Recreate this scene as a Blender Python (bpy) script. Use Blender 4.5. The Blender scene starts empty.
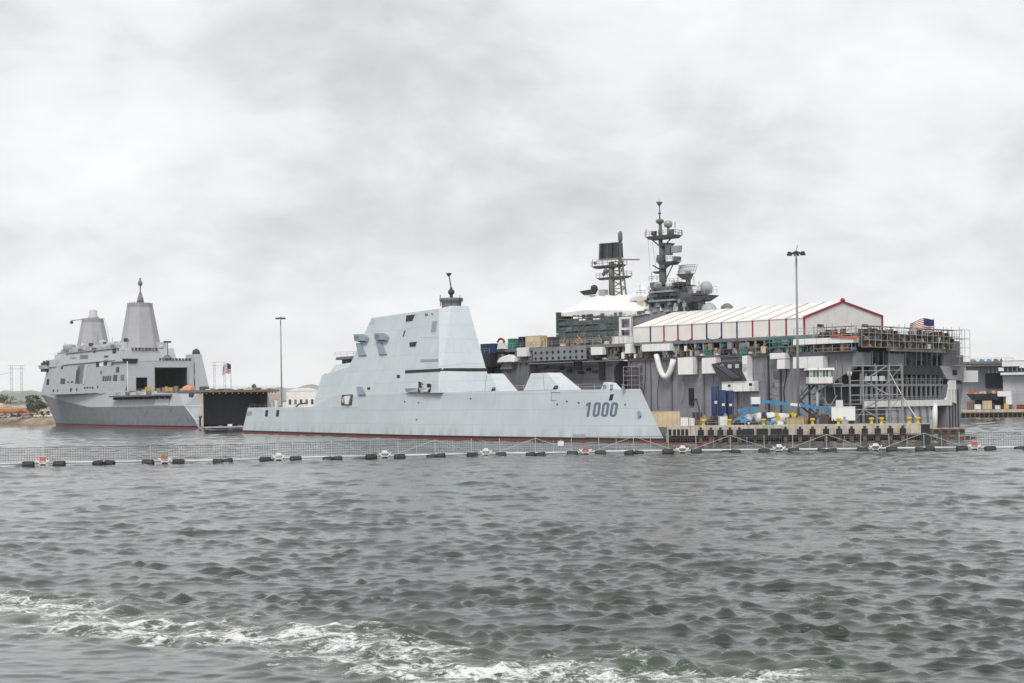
import bpy, math, random
import numpy as np
from mathutils import Vector, Matrix
random.seed(7)
RAD = math.radians
scene = bpy.context.scene
col = scene.collection

# ------------------------------------------------------------------ camera
FOC, CX, CY, ROLL, CH = 1500.0, 512.0, 402.0, 0.014, 7.7      # focal length in px, principal point, roll, eye height
cam_d = bpy.data.cameras.new('camera')
cam = bpy.data.objects.new('camera', cam_d); col.objects.link(cam)
cam_d.sensor_width = 36.0; cam_d.lens = 36.0 * FOC / 1024.0
cam_d.shift_y = (CY - 341.5) / 1024.0
cam_d.clip_start = 0.5; cam_d.clip_end = 30000
cam.location = (0, 0, CH); cam.rotation_euler = (RAD(90), ROLL, 0)
scene.camera = cam

# ------------------------------------------------------------------ sky and sun (overcast)
SUN_EL, SUN_AZ = 50.0, 192.0        # azimuth clockwise from +Y: behind the camera
world = bpy.data.worlds.new('World'); scene.world = world; world.use_nodes = True
wn = world.node_tree; wn.nodes.clear(); N = wn.nodes.new; K = wn.links.new
w_out = N('ShaderNodeOutputWorld'); w_bg = N('ShaderNodeBackground'); K(w_bg.outputs[0], w_out.inputs[0])
nish = N('ShaderNodeTexSky'); nish.sky_type = 'NISHITA'; nish.sun_disc = False
nish.sun_elevation = RAD(SUN_EL); nish.sun_rotation = RAD(SUN_AZ)
nscale = N('ShaderNodeMix'); nscale.data_type = 'RGBA'; nscale.blend_type = 'MULTIPLY'; nscale.inputs[0].default_value = 1
K(nish.outputs[0], nscale.inputs[6]); nscale.inputs[7].default_value = (.1, .1, .1, 1)
geo = N('ShaderNodeTexCoord'); sep = N('ShaderNodeSeparateXYZ'); K(geo.outputs['Generated'], sep.inputs[0])
def wmath(op, a, b=None, c=None):
    m = N('ShaderNodeMath'); m.operation = op
    for i, v in enumerate((a, b, c)):
        if v is None: continue
        if hasattr(v, 'type') and not isinstance(v, (int, float)): K(v, m.inputs[i])
        else: m.inputs[i].default_value = v
    return m.outputs[0]
zc = wmath('ADD', wmath('MAXIMUM', sep.outputs[2], 0.0), 0.45)
cxy = N('ShaderNodeCombineXYZ')
K(wmath('DIVIDE', sep.outputs[0], zc), cxy.inputs[0]); K(wmath('DIVIDE', sep.outputs[1], zc), cxy.inputs[1])
def wnoise(scale, detail, rough, dist, off):
    mp = N('ShaderNodeMapping'); K(cxy.outputs[0], mp.inputs[0]); mp.inputs['Location'].default_value = off
    mp.inputs['Scale'].default_value = (1.0, 1.0, 1)
    n = N('ShaderNodeTexNoise'); K(mp.outputs[0], n.inputs['Vector'])
    n.inputs['Scale'].default_value = scale; n.inputs['Detail'].default_value = detail
    n.inputs['Roughness'].default_value = rough; n.inputs['Distortion'].default_value = dist
    return n.outputs[0]
n1 = wnoise(2.1, 4, .5, .2, (3.1, 1.7, 0)); n2 = wnoise(5.2, 9, .58, .2, (8.3, 2.2, 0))
cl = wmath('ADD', wmath('MULTIPLY', n1, .52), wmath('MULTIPLY', n2, .48))
ramp = N('ShaderNodeValToRGB'); K(cl, ramp.inputs[0])
ce = ramp.color_ramp.elements
ce[0].position = .35; ce[0].color = (.38, .388, .40, 1)
ce[1].position = .66; ce[1].color = (.70, .70, .697, 1)
e = ce.new(.46); e.color = (.51, .512, .518, 1)
e = ce.new(.55); e.color = (.63, .63, .628, 1)
# pale haze low over the horizon
hz = N('ShaderNodeMapRange'); hz.interpolation_type = 'SMOOTHSTEP'
K(sep.outputs[2], hz.inputs[0]); hz.inputs[1].default_value = 0.0; hz.inputs[2].default_value = .16
hz.inputs[3].default_value = .6; hz.inputs[4].default_value = 0.0
mixh = N('ShaderNodeMix'); mixh.data_type = 'RGBA'; K(hz.outputs[0], mixh.inputs[0])
K(ramp.outputs[0], mixh.inputs[6]); mixh.inputs[7].default_value = (.69, .705, .725, 1)
mixn = N('ShaderNodeMix'); mixn.data_type = 'RGBA'; mixn.inputs[0].default_value = .93
K(nscale.outputs[2], mixn.inputs[6]); K(mixh.outputs[2], mixn.inputs[7])
K(mixn.outputs[2], w_bg.inputs[0]); w_bg.inputs[1].default_value = 1.0

sun_d = bpy.data.lights.new('sun', 'SUN'); sun = bpy.data.objects.new('sun', sun_d); col.objects.link(sun)
sun_d.energy = 1.5; sun_d.angle = RAD(22); sun_d.color = (1.0, .97, .92)
sd = Vector((math.sin(RAD(SUN_AZ)) * math.cos(RAD(SUN_EL)), math.cos(RAD(SUN_AZ)) * math.cos(RAD(SUN_EL)), math.sin(RAD(SUN_EL))))
sun.rotation_euler = (-sd).to_track_quat('-Z', 'Y').to_euler(); sun.location = (0, -60, 120)
scene.cycles.volume_bounces = 2
vs = scene.view_settings
vs.view_transform = 'Standard'; vs.look = 'None'; vs.gamma = 1; vs.use_curve_mapping = False; vs.exposure = 0.55

# ------------------------------------------------------------------ survey: photo points to metres in a ship's own frame
cr, sr = math.cos(ROLL), math.sin(ROLL)
def ray(px, py):
    u = (px - CX) / FOC; v = (CY - py) / FOC
    return u * cr + v * sr, -u * sr + v * cr
def W(px, py, D):
    a, b = ray(px, py); return (a * D, D, CH + b * D)
def G(px, py, z=0.0):
    a, b = ray(px, py); D = (z - CH) / b; return (a * D, D, z)
class Frame:
    """x runs to the right in the picture along the thing, y away from the viewer, z up"""
    def __init__(s, o, phi):
        s.o = o; s.phi = RAD(phi); s.ex = (math.cos(s.phi), -math.sin(s.phi)); s.ey = (math.sin(s.phi), math.cos(s.phi))
    def loc(s, X, Y):
        a, b = X - s.o[0], Y - s.o[1]; return (a * s.ex[0] + b * s.ex[1], a * s.ey[0] + b * s.ey[1])
    def w(s, x, y, z=0):
        return (s.o[0] + x * s.ex[0] + y * s.ey[0], s.o[1] + x * s.ex[1] + y * s.ey[1], z)
    def plane(s, px, py, p, n):
        a, b = ray(px, py)
        c = s.loc(0, 0); d = s.loc(a, 1.0); d = (d[0] - c[0], d[1] - c[1], b)
        o = (c[0], c[1], CH)
        k = sum((p[i] - o[i]) * n[i] for i in range(3)) / sum(d[i] * n[i] for i in range(3))
        return Vector((o[0] + k * d[0], o[1] + k * d[1], o[2] + k * d[2]))
    def y(s, px, py, y): return s.plane(px, py, (0, y, 0), (0, 1, 0))
    def x(s, px, py, x): return s.plane(px, py, (x, 0, 0), (1, 0, 0))

# ------------------------------------------------------------------ materials
MATS = {}
def paint(name, rgb, rough=.55, var=.10, streak=.12, rust=0.0, seams=None, scale=.35, metal=0.0, rustcol=(.22, .09, .04), spec=.4, grime=0.0):
    if name in MATS: return MATS[name]
    m = bpy.data.materials.new(name); m.use_nodes = True; MATS[name] = m
    t = m.node_tree; n = t.nodes; lk = t.links.new
    b = n['Principled BSDF']; b.inputs['Roughness'].default_value = rough; b.inputs['Metallic'].default_value = metal
    b.inputs['Specular IOR Level'].default_value = spec
    g = n.new('ShaderNodeNewGeometry')
    def noise(sc, detail, sxyz=(1, 1, 1)):
        mp = n.new('ShaderNodeMapping'); mp.inputs['Scale'].default_value = sxyz; lk(g.outputs['Position'], mp.inputs[0])
        q = n.new('ShaderNodeTexNoise'); lk(mp.outputs[0], q.inputs['Vector'])
        q.inputs['Scale'].default_value = sc; q.inputs['Detail'].default_value = detail; return q.outputs[0]
    def ramp2(src, a, c):
        r = n.new('ShaderNodeMapRange'); lk(src, r.inputs[0]); r.inputs[1].default_value = a; r.inputs[2].default_value = c; return r.outputs[0]
    def mix(f, A, B, bt='MIX'):
        x = n.new('ShaderNodeMix'); x.data_type = 'RGBA'; x.blend_type = bt
        for s, v in ((0, f), (6, A), (7, B)):
            if isinstance(v, (tuple, float, int)): x.inputs[s].default_value = v if not isinstance(v, tuple) else (*v[:3], 1)
            else: lk(v, x.inputs[s])
        return x.outputs[2]
    lo = tuple(c * (1 - var) for c in rgb); hi = tuple(min(1, c * (1 + var)) for c in rgb)
    c = mix(ramp2(noise(scale, 5), .3, .7), lo, hi)
    if streak:
        dk = tuple(k * (1 - streak * 2.2) for k in rgb)
        c = mix(ramp2(noise(1.1, 4, (1, 1, .07)), .52, .80), c, dk)
    if rust:
        c = mix(ramp2(noise(.8, 6, (1, 1, .16)), .62 - rust * .12, .72), c, rustcol)
    if seams:
        tc = n.new('ShaderNodeTexCoord'); s2 = n.new('ShaderNodeSeparateXYZ'); lk(tc.outputs['Object'], s2.inputs[0])
        cb = n.new('ShaderNodeCombineXYZ'); lk(s2.outputs[0], cb.inputs[0]); lk(s2.outputs[2], cb.inputs[1])
        br = n.new('ShaderNodeTexBrick'); lk(cb.outputs[0], br.inputs['Vector']); br.offset = .5
        br.inputs['Scale'].default_value = 1.0; br.inputs['Brick Width'].default_value = seams[0]; br.inputs['Row Height'].default_value = seams[1]
        br.inputs['Mortar Size'].default_value = .045; br.inputs['Mortar Smooth'].default_value = .6
        br.inputs['Color1'].default_value = (1, 1, 1, 1); br.inputs['Color2'].default_value = (.945, .945, .95, 1)
        br.inputs['Mortar'].default_value = (.75, .75, .76, 1)
        c = mix(1.0, c, br.outputs[0], 'MULTIPLY')
    if grime:                                           # salt and weed along the waterline, in ragged runs
        sz = n.new('ShaderNodeSeparateXYZ'); lk(g.outputs['Position'], sz.inputs[0])
        hgt = n.new('ShaderNodeMapRange'); lk(sz.outputs[2], hgt.inputs[0]); hgt.inputs[1].default_value = 3.4; hgt.inputs[2].default_value = .8
        gm = n.new('ShaderNodeMath'); gm.operation = 'MULTIPLY'; lk(hgt.outputs[0], gm.inputs[0]); lk(ramp2(noise(.45, 5, (1, 1, .25)), .42, .75), gm.inputs[1])
        gs = n.new('ShaderNodeMath'); gs.operation = 'MULTIPLY'; lk(gm.outputs[0], gs.inputs[0]); gs.inputs[1].default_value = grime
        c = mix(gs.outputs[0], c, (.20, .175, .14))
    lk(c, b.inputs['Base Color'])
    bp = n.new('ShaderNodeBump'); bp.inputs['Strength'].default_value = .12; bp.inputs['Distance'].default_value = .08
    lk(noise(.5, 3), bp.inputs['Height']); lk(bp.outputs[0], b.inputs['Normal'])
    return m
stealth = paint('stealth_grey', (.55, .60, .63), .6, .06, .04, seams=(6.2, 3.1), scale=.14, grime=.5)
stealth_deck = paint('stealth_deck', (.62, .63, .63), .75, .08, .0)
stealth_shade = paint('sensor_housing_grey', (.25, .31, .37), .6, .05, .03)
navy = paint('haze_grey', (.42, .44, .47), .6, .07, .10, rust=.0, seams=(6.0, 2.6))
navy_light = paint('haze_grey_light', (.47, .49, .515), .6, .06, .08)
navy_pink = paint('mast_composite', (.41, .405, .42), .6, .04, .05, seams=(6, 5))
hull_low = paint('hull_shaded_grey', (.36, .39, .43), .55, .07, .09, rust=.02, seams=(7.0, 2.4), grime=.7)  # darker than the upper hull: shade under the flare is in the colour
violet = paint('hull_primer_grey', (.26, .262, .295), .6, .08, .14, rust=0, seams=(5.2, 6.0), grime=.8)
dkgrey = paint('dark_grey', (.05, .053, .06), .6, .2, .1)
midgrey = paint('mid_grey', (.165, .172, .185), .6, .2, .12, rust=.12)
black = paint('black_paint', (.012, .013, .016), .6, .2, 0)
void_ = paint('bay_shade_dark', (.035, .04, .05), .8, .2, 0)  # near-black: shade inside docks, bays and gaps is put into the colour
red_bottom = paint('antifouling_red', (.30, .035, .025), .6, .2, .1)
red = paint('red_paint', (.29, .022, .03), .5, .15, .05)
white = paint('white_sheet', (.80, .80, .79), .6, .05, .05, scale=.8)
white_p = paint('white_paint', (.78, .78, .76), .5, .06, .08, rust=.03)
tentw = paint('tent_fabric', (.78, .765, .73), .6, .05, .05, scale=.6)
tentblue = paint('tent_blue', (.03, .04, .11), .6, .1, .02)
cream = paint('cream_paint', (.62, .50, .33), .6, .1, .08)
concrete = paint('concrete', (.52, .475, .395), .85, .18, .22, scale=.9)
asphalt = paint('pier_deck', (.30, .28, .25), .9, .15, 0, scale=.4)
timber = paint('timber', (.16, .115, .08), .85, .3, .1, scale=1.5)
rubber = paint('rubber', (.018, .018, .02), .6, .3, .0, spec=.5)
bluep = paint('navy_blue_paint', (.025, .05, .14), .45, .2, .08)
sky_blue = paint('machine_blue', (.06, .24, .42), .45, .15, .06)
yellow = paint('safety_yellow', (.60, .44, .04), .5, .12, .05)
orange = paint('orange_paint', (.50, .17, .06), .5, .12, .05)
rustm = paint('rusty_steel', (.15, .088, .06), .8, .3, .15, rust=.3)
steel = paint('galvanised_steel', (.36, .37, .38), .5, .15, .1, metal=.3)
mastg = paint('weathered_mast', (.13, .14, .135), .6, .25, .15, rust=.08)
netgreen = paint('debris_net', (.11, .155, .16), .8, .25, .12, scale=1.2)
greenp = paint('green_paint', (.03, .22, .17), .5, .15, .05)
board = paint('scaffold_board', (.36, .27, .19), .85, .3, .1, scale=1.5)
number_blue = paint('number_blue', (.12, .16, .21), .6, .05, .0)
glassg = paint('tinted_glass', (.035, .09, .085), .12, .1, 0, spec=.6)
rope_m = paint('rope', (.55, .52, .45), .9, .1, 0)
brownp = paint('brown_edge', (.26, .19, .13), .8, .25, .1)

# ------------------------------------------------------------------ mesh helpers
class MB:
    def __init__(s): s.v = []; s.f = []; s.smooth = set(); s.mi = {}
    def quad8(s, p, smooth=False):                     # 8 corners: 4 of one end, 4 of the other
        i = len(s.v); s.v += [tuple(q) for q in p]
        s.f += [(i, i+1, i+2, i+3)[::-1], (i+4, i+5, i+6, i+7)] + [(i+k, i+(k+1) % 4, i+4+(k+1) % 4, i+4+k) for k in range(4)]
        return s
    def box(s, x0, x1, y0, y1, z0, z1):
        return s.quad8([(x0, y0, z0), (x1, y0, z0), (x1, y1, z0), (x0, y1, z0), (x0, y0, z1), (x1, y0, z1), (x1, y1, z1), (x0, y1, z1)])
    def frustum(s, b, t):                              # rings of equal length, closed
        i = len(s.v); n = len(b); s.v += [tuple(q) for q in b] + [tuple(q) for q in t]
        s.f += [tuple(range(i, i+n))[::-1], tuple(range(i+n, i+2*n))] + [(i+k, i+(k+1) % n, i+n+(k+1) % n, i+n+k) for k in range(n)]
        return s
    def rings(s, rs, cap=True, closed=True, smooth=False):
        i = len(s.v); n = len(rs[0])
        for r in rs: s.v += [tuple(q) for q in r]
        f0 = len(s.f)
        for j in range(len(rs) - 1):
            for k in range(n if closed else n - 1):
                a = i + j*n + k; b = i + j*n + (k+1) % n
                s.f.append((a, b, b + n, a + n))
        if smooth: s.smooth.update(range(f0, len(s.f)))
        if cap: s.f += [tuple(range(i, i+n))[::-1], tuple(range(i+(len(rs)-1)*n, i+len(rs)*n))]
        return s
    def prism_y(s, poly, y0, y1):                      # poly of (x, z)
        return s.frustum([(x, y0, z) for x, z in poly], [(x, y1, z) for x, z in poly])
    def prism_z(s, poly, z0, z1):
        return s.frustum([(x, y, z0) for x, y in poly], [(x, y, z1) for x, y in poly])
    def tube(s, p0, p1, r0, r1=None, n=6):
        p0, p1 = Vector(p0), Vector(p1); d = (p1 - p0)
        if d.length < 1e-6: return s
        d.normalize(); a = d.orthogonal().normalized(); b = d.cross(a); r1 = r0 if r1 is None else r1
        c = [(math.cos(2*math.pi*k/n), math.sin(2*math.pi*k/n)) for k in range(n)]
        return s.rings([[p0 + (a*x + b*y)*r0 for x, y in c], [p1 + (a*x + b*y)*r1 for x, y in c]], smooth=n > 6)
    def path(s, pts, r, n=6):
        P = [Vector(p) for p in pts]; R = []
        a = None
        for i, p in enumerate(P):
            d = (P[min(i+1, len(P)-1)] - P[max(i-1, 0)]).normalized()
            a = d.orthogonal().normalized() if a is None else (a - d * a.dot(d)).normalized()
            b = d.cross(a)
            R.append([p + (a*math.cos(2*math.pi*k/n) + b*math.sin(2*math.pi*k/n))*r for k in range(n)])
        return s.rings(R, smooth=True)
    def lathe(s, c, prof, n=12):
        return s.rings([[(c[0] + r*math.cos(2*math.pi*k/n), c[1] + r*math.sin(2*math.pi*k/n), c[2] + z) for k in range(n)] for r, z in prof], smooth=True)
    def build(s, name, mat, parent=None, kind=None, label=None):
        me = bpy.data.meshes.new(name); me.from_pydata(s.v, [], s.f); me.update()
        if isinstance(mat, (list, tuple)):
            for m in mat: me.materials.append(m)
            for fi, mm in s.mi.items(): me.polygons[fi].material_index = mm
        else: me.materials.append(mat)
        for fi in s.smooth: me.polygons[fi].use_smooth = True
        o = bpy.data.objects.new(name, me); col.objects.link(o)
        if parent is not None: o.parent = parent
        if kind: o['kind'] = kind
        if label: o['label'] = label
        return o
def thing(name, label, cat, loc=(0, 0, 0), rz=0.0, group=None):
    o = bpy.data.objects.new(name, None); col.objects.link(o); o.location = loc; o.rotation_euler = (0, 0, rz)
    o['label'] = label; o['category'] = cat
    if group: o['group'] = group
    o.empty_display_size = .2
    return o
def tag(o, label, cat, group=None):
    o['label'] = label; o['category'] = cat
    if group: o['group'] = group
    return o
def ship(name, label, cat, fr): return thing(name, label, cat, (fr.o[0], fr.o[1], 0), -fr.phi)
_unit = {}
def bar(name, p0, p1, r, mat, parent):                 # a straight round bar, mesh data shared
    key = ('bar', mat.name)
    if key not in _unit:
        o = MB().tube((0, 0, 0), (0, 0, 1), 1, n=6).build(name, mat); _unit[key] = o.data; bpy.data.objects.remove(o)
    o = bpy.data.objects.new(name, _unit[key]); col.objects.link(o); o.parent = parent
    p0, p1 = Vector(p0), Vector(p1); d = p1 - p0
    o.matrix_local = Matrix.LocRotScale(p0, d.to_track_quat('Z', 'Y'), Vector((r, r, d.length)))
    return o
def block(name, x0, x1, y0, y1, z0, z1, mat, parent):  # a plain piece, mesh data shared
    key = ('box', mat.name)
    if key not in _unit:
        o = MB().box(0, 1, 0, 1, 0, 1).build(name, mat); _unit[key] = o.data; bpy.data.objects.remove(o)
    o = bpy.data.objects.new(name, _unit[key]); col.objects.link(o); o.parent = parent
    o.location = (min(x0, x1), min(y0, y1), min(z0, z1)); o.scale = (abs(x1-x0), abs(y1-y0), abs(z1-z0))
    return o
def plate(name, fr, pts, p, n, mat, parent, out=.06, deep=.25):
    """a flat piece lying on a sloping surface (through p with outward normal n): corners given as photo points"""
    n = Vector(n).normalized(); q = [fr.plane(x, y, p, n) for x, y in pts]
    return MB().frustum([v + n*out for v in q], [v - n*deep for v in q]).build(name, mat, parent)
def rect(a, b, c, d, sk=0): return [(a + sk, b), (c + sk, b), (c, d), (a, d)]
def copy_tree(o, parent=None):
    c = o.copy(); col.objects.link(c); c.parent = parent
    for ch in [k for k in o.children]: copy_tree(ch, c)
    return c
def railing(name, pts, h, step, parent, mat, r=.035, rails=(1.0, .55)):
    m = MB()
    for a, b in zip(pts[:-1], pts[1:]):
        a, b = Vector(a), Vector(b); L = (b - a).length; k = max(1, int(L / step))
        for i in range(k + 1):
            p = a + (b - a) * i / k; m.tube(p, p + Vector((0, 0, h)), r, n=4)
        for f in rails: m.tube(a + Vector((0, 0, h*f)), b + Vector((0, 0, h*f)), r, n=4)
    return m.build(name, mat, parent)
def ordinal(n):
    a = ['', 'first', 'second', 'third', 'fourth', 'fifth', 'sixth', 'seventh', 'eighth', 'ninth', 'tenth', 'eleventh', 'twelfth', 'thirteenth', 'fourteenth', 'fifteenth', 'sixteenth', 'seventeenth', 'eighteenth', 'nineteenth']
    if n < 20: return a[n]
    t = {2: 'twent', 3: 'thirt', 4: 'fort', 5: 'fift'}[n // 10]
    return t + 'ieth' if n % 10 == 0 else t + 'y-' + a[n % 10]
ORD = ['first', 'second', 'third', 'fourth', 'fifth', 'sixth', 'seventh', 'eighth', 'ninth', 'tenth', 'eleventh', 'twelfth', 'thirteenth', 'fourteenth', 'fifteenth', 'sixteenth']

# ------------------------------------------------------------------ water: one sheet to the horizon, waves as real relief
def make_water():
    step = .0026
    r = [2.0]
    while r[-1] < 24: r.append(r[-1] * 1.05)
    while r[-1] < 650: r.append(r[-1] * (1 + step))
    while r[-1] < 5200: r.append(r[-1] * 1.06)
    r = np.array(r)
    half = RAD(33)
    a = np.concatenate([np.arange(-half, half, step), np.linspace(half, 2*math.pi - half, 48)[:-1]])
    na, nr = len(a), len(r)
    A, R = np.meshgrid(a, r)
    X = R * np.sin(A); Y = R * np.cos(A)
    Z = np.zeros_like(X); DX = np.zeros_like(X); DY = np.zeros_like(X)
    rng = np.random.RandomState(5)
    # the wake of the viewer's boat: a line across the near left
    ax, ay, bx, by = -20.5, 60.0, 4.6, 40.2
    L = math.hypot(bx-ax, by-ay); ux, uy = (bx-ax)/L, (by-ay)/L; nx, ny = uy, -ux          # n points to the near side
    if ny > 0: nx, ny = -nx, -ny
    sd_ = (X-ax)*nx + (Y-ay)*ny; al = (X-ax)*ux + (Y-ay)*uy
    wob = .9*np.sin(al*.42 + .6) + .6*np.sin(al*1.1 + 2.0) + .35*np.sin(al*2.7)
    sdw = sd_ + wob
    near = np.clip((sdw - 1.0) / 4.0, 0, 1); near = near*near*(3-2*near)
    calm = 1 - .80*near
    foam = np.exp(-np.square((sdw - .2) / (3.0 + .035*np.clip(al + 5, 0, 60)))) + .30*np.exp(-np.square((sdw - 3.2)/2.0))
    foam *= np.clip((R - 20)/10, 0, 1) * np.clip((140 - R)/60, 0, 1)
    sp = R * step
    gust = .95 + .18*np.sin(X*.045 + .9*np.sin(Y*.03)) * np.sin(Y*.034 + 1.3) + .12*np.sin(X*.13 + Y*.09)
    # choppy sea: a gentle surface with short steep wavelets standing out of it wherever the crests meet
    S = np.zeros_like(X); V2 = np.zeros_like(X); HX_ = np.zeros_like(X); HY_ = np.zeros_like(X)
    for i in range(110):
        lam = .42 * (3.3/.42) ** rng.rand()
        th = RAD(190) + rng.normal(0, .56)
        kx, ky = math.sin(th), math.cos(th); k = 2*math.pi/lam
        amp = lam ** .55 * (.6 + .8*rng.rand())
        fade = np.clip((lam/sp - 2.4) / 2.4, 0, 1)
        ph = k*(kx*X + ky*Y) + rng.rand()*6.283; sn_ = amp*fade*np.sin(ph); HX_ -= sn_*kx; HY_ -= sn_*ky
        S += amp*fade*np.cos(ph); V2 += .5*np.square(amp*fade)
    nrm = np.sqrt(V2 + 1e-6); S /= nrm; DX += .06*calm*HX_/nrm; DY += .06*calm*HY_/nrm
    S *= gust * (.55 + .45*np.clip(1.4 - R/420, 0, 1))
    T = np.zeros_like(X)                                # finer ripples riding on it
    for i in range(60):
        lam = .38 * (1.3/.38) ** rng.rand(); th = RAD(190) + rng.normal(0, .6); k = 2*math.pi/lam
        T += lam*np.clip((lam/sp - 2.4)/2.4, 0, 1)*np.cos(k*(math.sin(th)*X + math.cos(th)*Y) + rng.rand()*6.283)
    patch = np.zeros_like(X); longw = np.zeros_like(X)   # wind patches, and the longer harbour swell underneath
    for i in range(16):
        lw = 5.0 * 6.0 ** rng.rand(); tw = rng.rand()*6.283; patch += np.cos(2*math.pi/lw*(math.sin(tw)*X*.6 + math.cos(tw)*Y) + rng.rand()*6.283)
    patch /= math.sqrt(8.0)
    for i in range(14):
        lw = 3.5 * 3.0 ** rng.rand(); tw = RAD(205) + rng.normal(0, .5); longw += lw*.0035*np.clip((lw/sp - 2.4)/2.4, 0, 1)*np.cos(2*math.pi/lw*(math.sin(tw)*X + math.cos(tw)*Y) + rng.rand()*6.283)
    Z += calm*longw
    S = S*(1 + .28*np.clip(patch, -1.6, 1.6)) + .30*patch
    pk = np.clip(S + .17*T - .05, 0, 3)
    Z += calm*(.015*S + .021*pk**1.2 + .0050*T*(.7 + .5*pk))*(.9 + .35*np.clip(R/180, 0, 1.3))
    # churned water along the wake
    for i in range(30):
        lam = .7 * (3.4/.7) ** rng.rand(); th = rng.rand()*6.283; k = 2*math.pi/lam
        fade = np.clip((lam/sp - 2.6)/2.6, 0, 1) * np.clip(foam, 0, 1)
        Z += .010*lam*fade*np.cos(k*(math.sin(th)*X + math.cos(th)*Y) + rng.rand()*6.28)
    Z += .05*np.exp(-np.square((sdw + .3)/1.4)) * np.clip(foam, 0, 1) * (.6 + .4*np.sin(al*.9))
    fall = np.clip((900 - R)/300, 0, 1)
    Z *= fall
    V = np.stack([X + DX*fall, Y + DY*fall, Z], -1).reshape(-1, 3)
    V = np.vstack([V, [[0, 0, 0]]]).astype(np.float32)
    idx = np.arange(nr*na).reshape(nr, na)
    q = np.stack([idx[:-1], np.roll(idx[:-1], -1, 1), np.roll(idx[1:], -1, 1), idx[1:]], -1).reshape(-1, 4)[:, ::-1]
    nq = len(q)
    me = bpy.data.meshes.new('water'); me.vertices.add(len(V)); me.vertices.foreach_set('co', V.ravel())
    tri = np.stack([np.full(na, nr*na), idx[0], np.roll(idx[0], -1)], -1)[:, ::-1]
    me.loops.add(nq*4 + na*3); me.polygons.add(nq + na)
    me.loops.foreach_set('vertex_index', np.concatenate([q.ravel(), tri.ravel()]).astype(np.int32))
    me.polygons.foreach_set('loop_start', np.concatenate([np.arange(nq)*4, nq*4 + np.arange(na)*3]).astype(np.int32))
    me.polygons.foreach_set('use_smooth', np.ones(nq + na, dtype=bool))
    me.update(calc_edges=True)
    at = me.attributes.new('foam', 'FLOAT', 'POINT')
    fo = np.concatenate([foam.ravel(), [0]]).astype(np.float32); at.data.foreach_set('value', fo)
    at = me.attributes.new('calm', 'FLOAT', 'POINT')
    at.data.foreach_set('value', np.concatenate([near.ravel(), [0]]).astype(np.float32))
    o = bpy.data.objects.new('water', me); col.objects.link(o); o['kind'] = 'structure'
    m = bpy.data.materials.new('harbour_water'); m.use_nodes = True; me.materials.append(m)
    t = m.node_tree; n = t.nodes; lk = t.links.new; b = n['Principled BSDF']
    b.inputs['Base Color'].default_value = (.016, .026, .018, 1); b.inputs['Roughness'].default_value = .07
    b.inputs['IOR'].default_value = 1.7
    g = n.new('ShaderNodeNewGeometry')
    def noise(sc, det, rough=.5, sxyz=(1, 1, 1), dist=0):
        mp = n.new('ShaderNodeMapping'); mp.inputs['Scale'].default_value = sxyz; lk(g.outputs['Position'], mp.inputs[0])
        q = n.new('ShaderNodeTexNoise'); lk(mp.outputs[0], q.inputs['Vector']); q.inputs['Scale'].default_value = sc
        q.inputs['Detail'].default_value = det; q.inputs['Roughness'].default_value = rough; q.inputs['Distortion'].default_value = dist
        return q.outputs[0]
    def mth(op, A, B=None):
        x = n.new('ShaderNodeMath'); x.operation = op
        for i_, v_ in enumerate((A, B)):
            if v_ is None: continue
            if isinstance(v_, (int, float)): x.inputs[i_].default_value = v_
            else: lk(v_, x.inputs[i_])
        return x.outputs[0]
    fa = n.new('ShaderNodeAttribute'); fa.attribute_name = 'foam'
    ca = n.new('ShaderNodeAttribute'); ca.attribute_name = 'calm'
    h = mth('ADD', mth('MULTIPLY', noise(1.7, 5, .62, (.8, 1.25, 1), .4), .034), mth('MULTIPLY', noise(5.5, 3, .55, (.8, 1.25, 1), .3), .012))
    bp = n.new('ShaderNodeBump'); bp.inputs['Distance'].default_value = 1.0
    lk(mth('SUBTRACT', .85, mth('MULTIPLY', ca.outputs['Fac'], .55)), bp.inputs['Strength'])
    lk(h, bp.inputs['Height']); lk(bp.outputs[0], b.inputs['Normal'])
    # foam: white froth, torn by noise
    fn = mth('ADD', mth('MULTIPLY', noise(.9, 8, .7, (.55, 1.1, 1), .3), .75), mth('MULTIPLY', noise(5.0, 8, .78, (.6, .9, 1), .5), .80))
    th = mth('SUBTRACT', 1.06, mth('MULTIPLY', fa.outputs['Fac'], .31))
    mr = n.new('ShaderNodeMapRange'); lk(mth('SUBTRACT', fn, th), mr.inputs[0]); mr.inputs[1].default_value = .0; mr.inputs[2].default_value = .12
    mr.inputs[4].default_value = .85
    df = n.new('ShaderNodeBsdfDiffuse'); df.inputs[0].default_value = (.78, .80, .79, 1)
    mx = n.new('ShaderNodeMixShader'); lk(mr.outputs[0], mx.inputs[0]); lk(b.outputs[0], mx.inputs[1]); lk(df.outputs[0], mx.inputs[2])
    lk(mx.outputs[0], n['Material Output'].inputs[0])
    # greenish aerated water under the froth
    cm = n.new('ShaderNodeMix'); cm.data_type = 'RGBA'; lk(mth('MINIMUM', fa.outputs['Fac'], 1.0), cm.inputs[0])
    cm.inputs[6].default_value = (.016, .026, .018, 1); cm.inputs[7].default_value = (.05, .068, .045, 1)
    lk(cm.outputs[2], b.inputs['Base Color'])
make_water()

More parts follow.
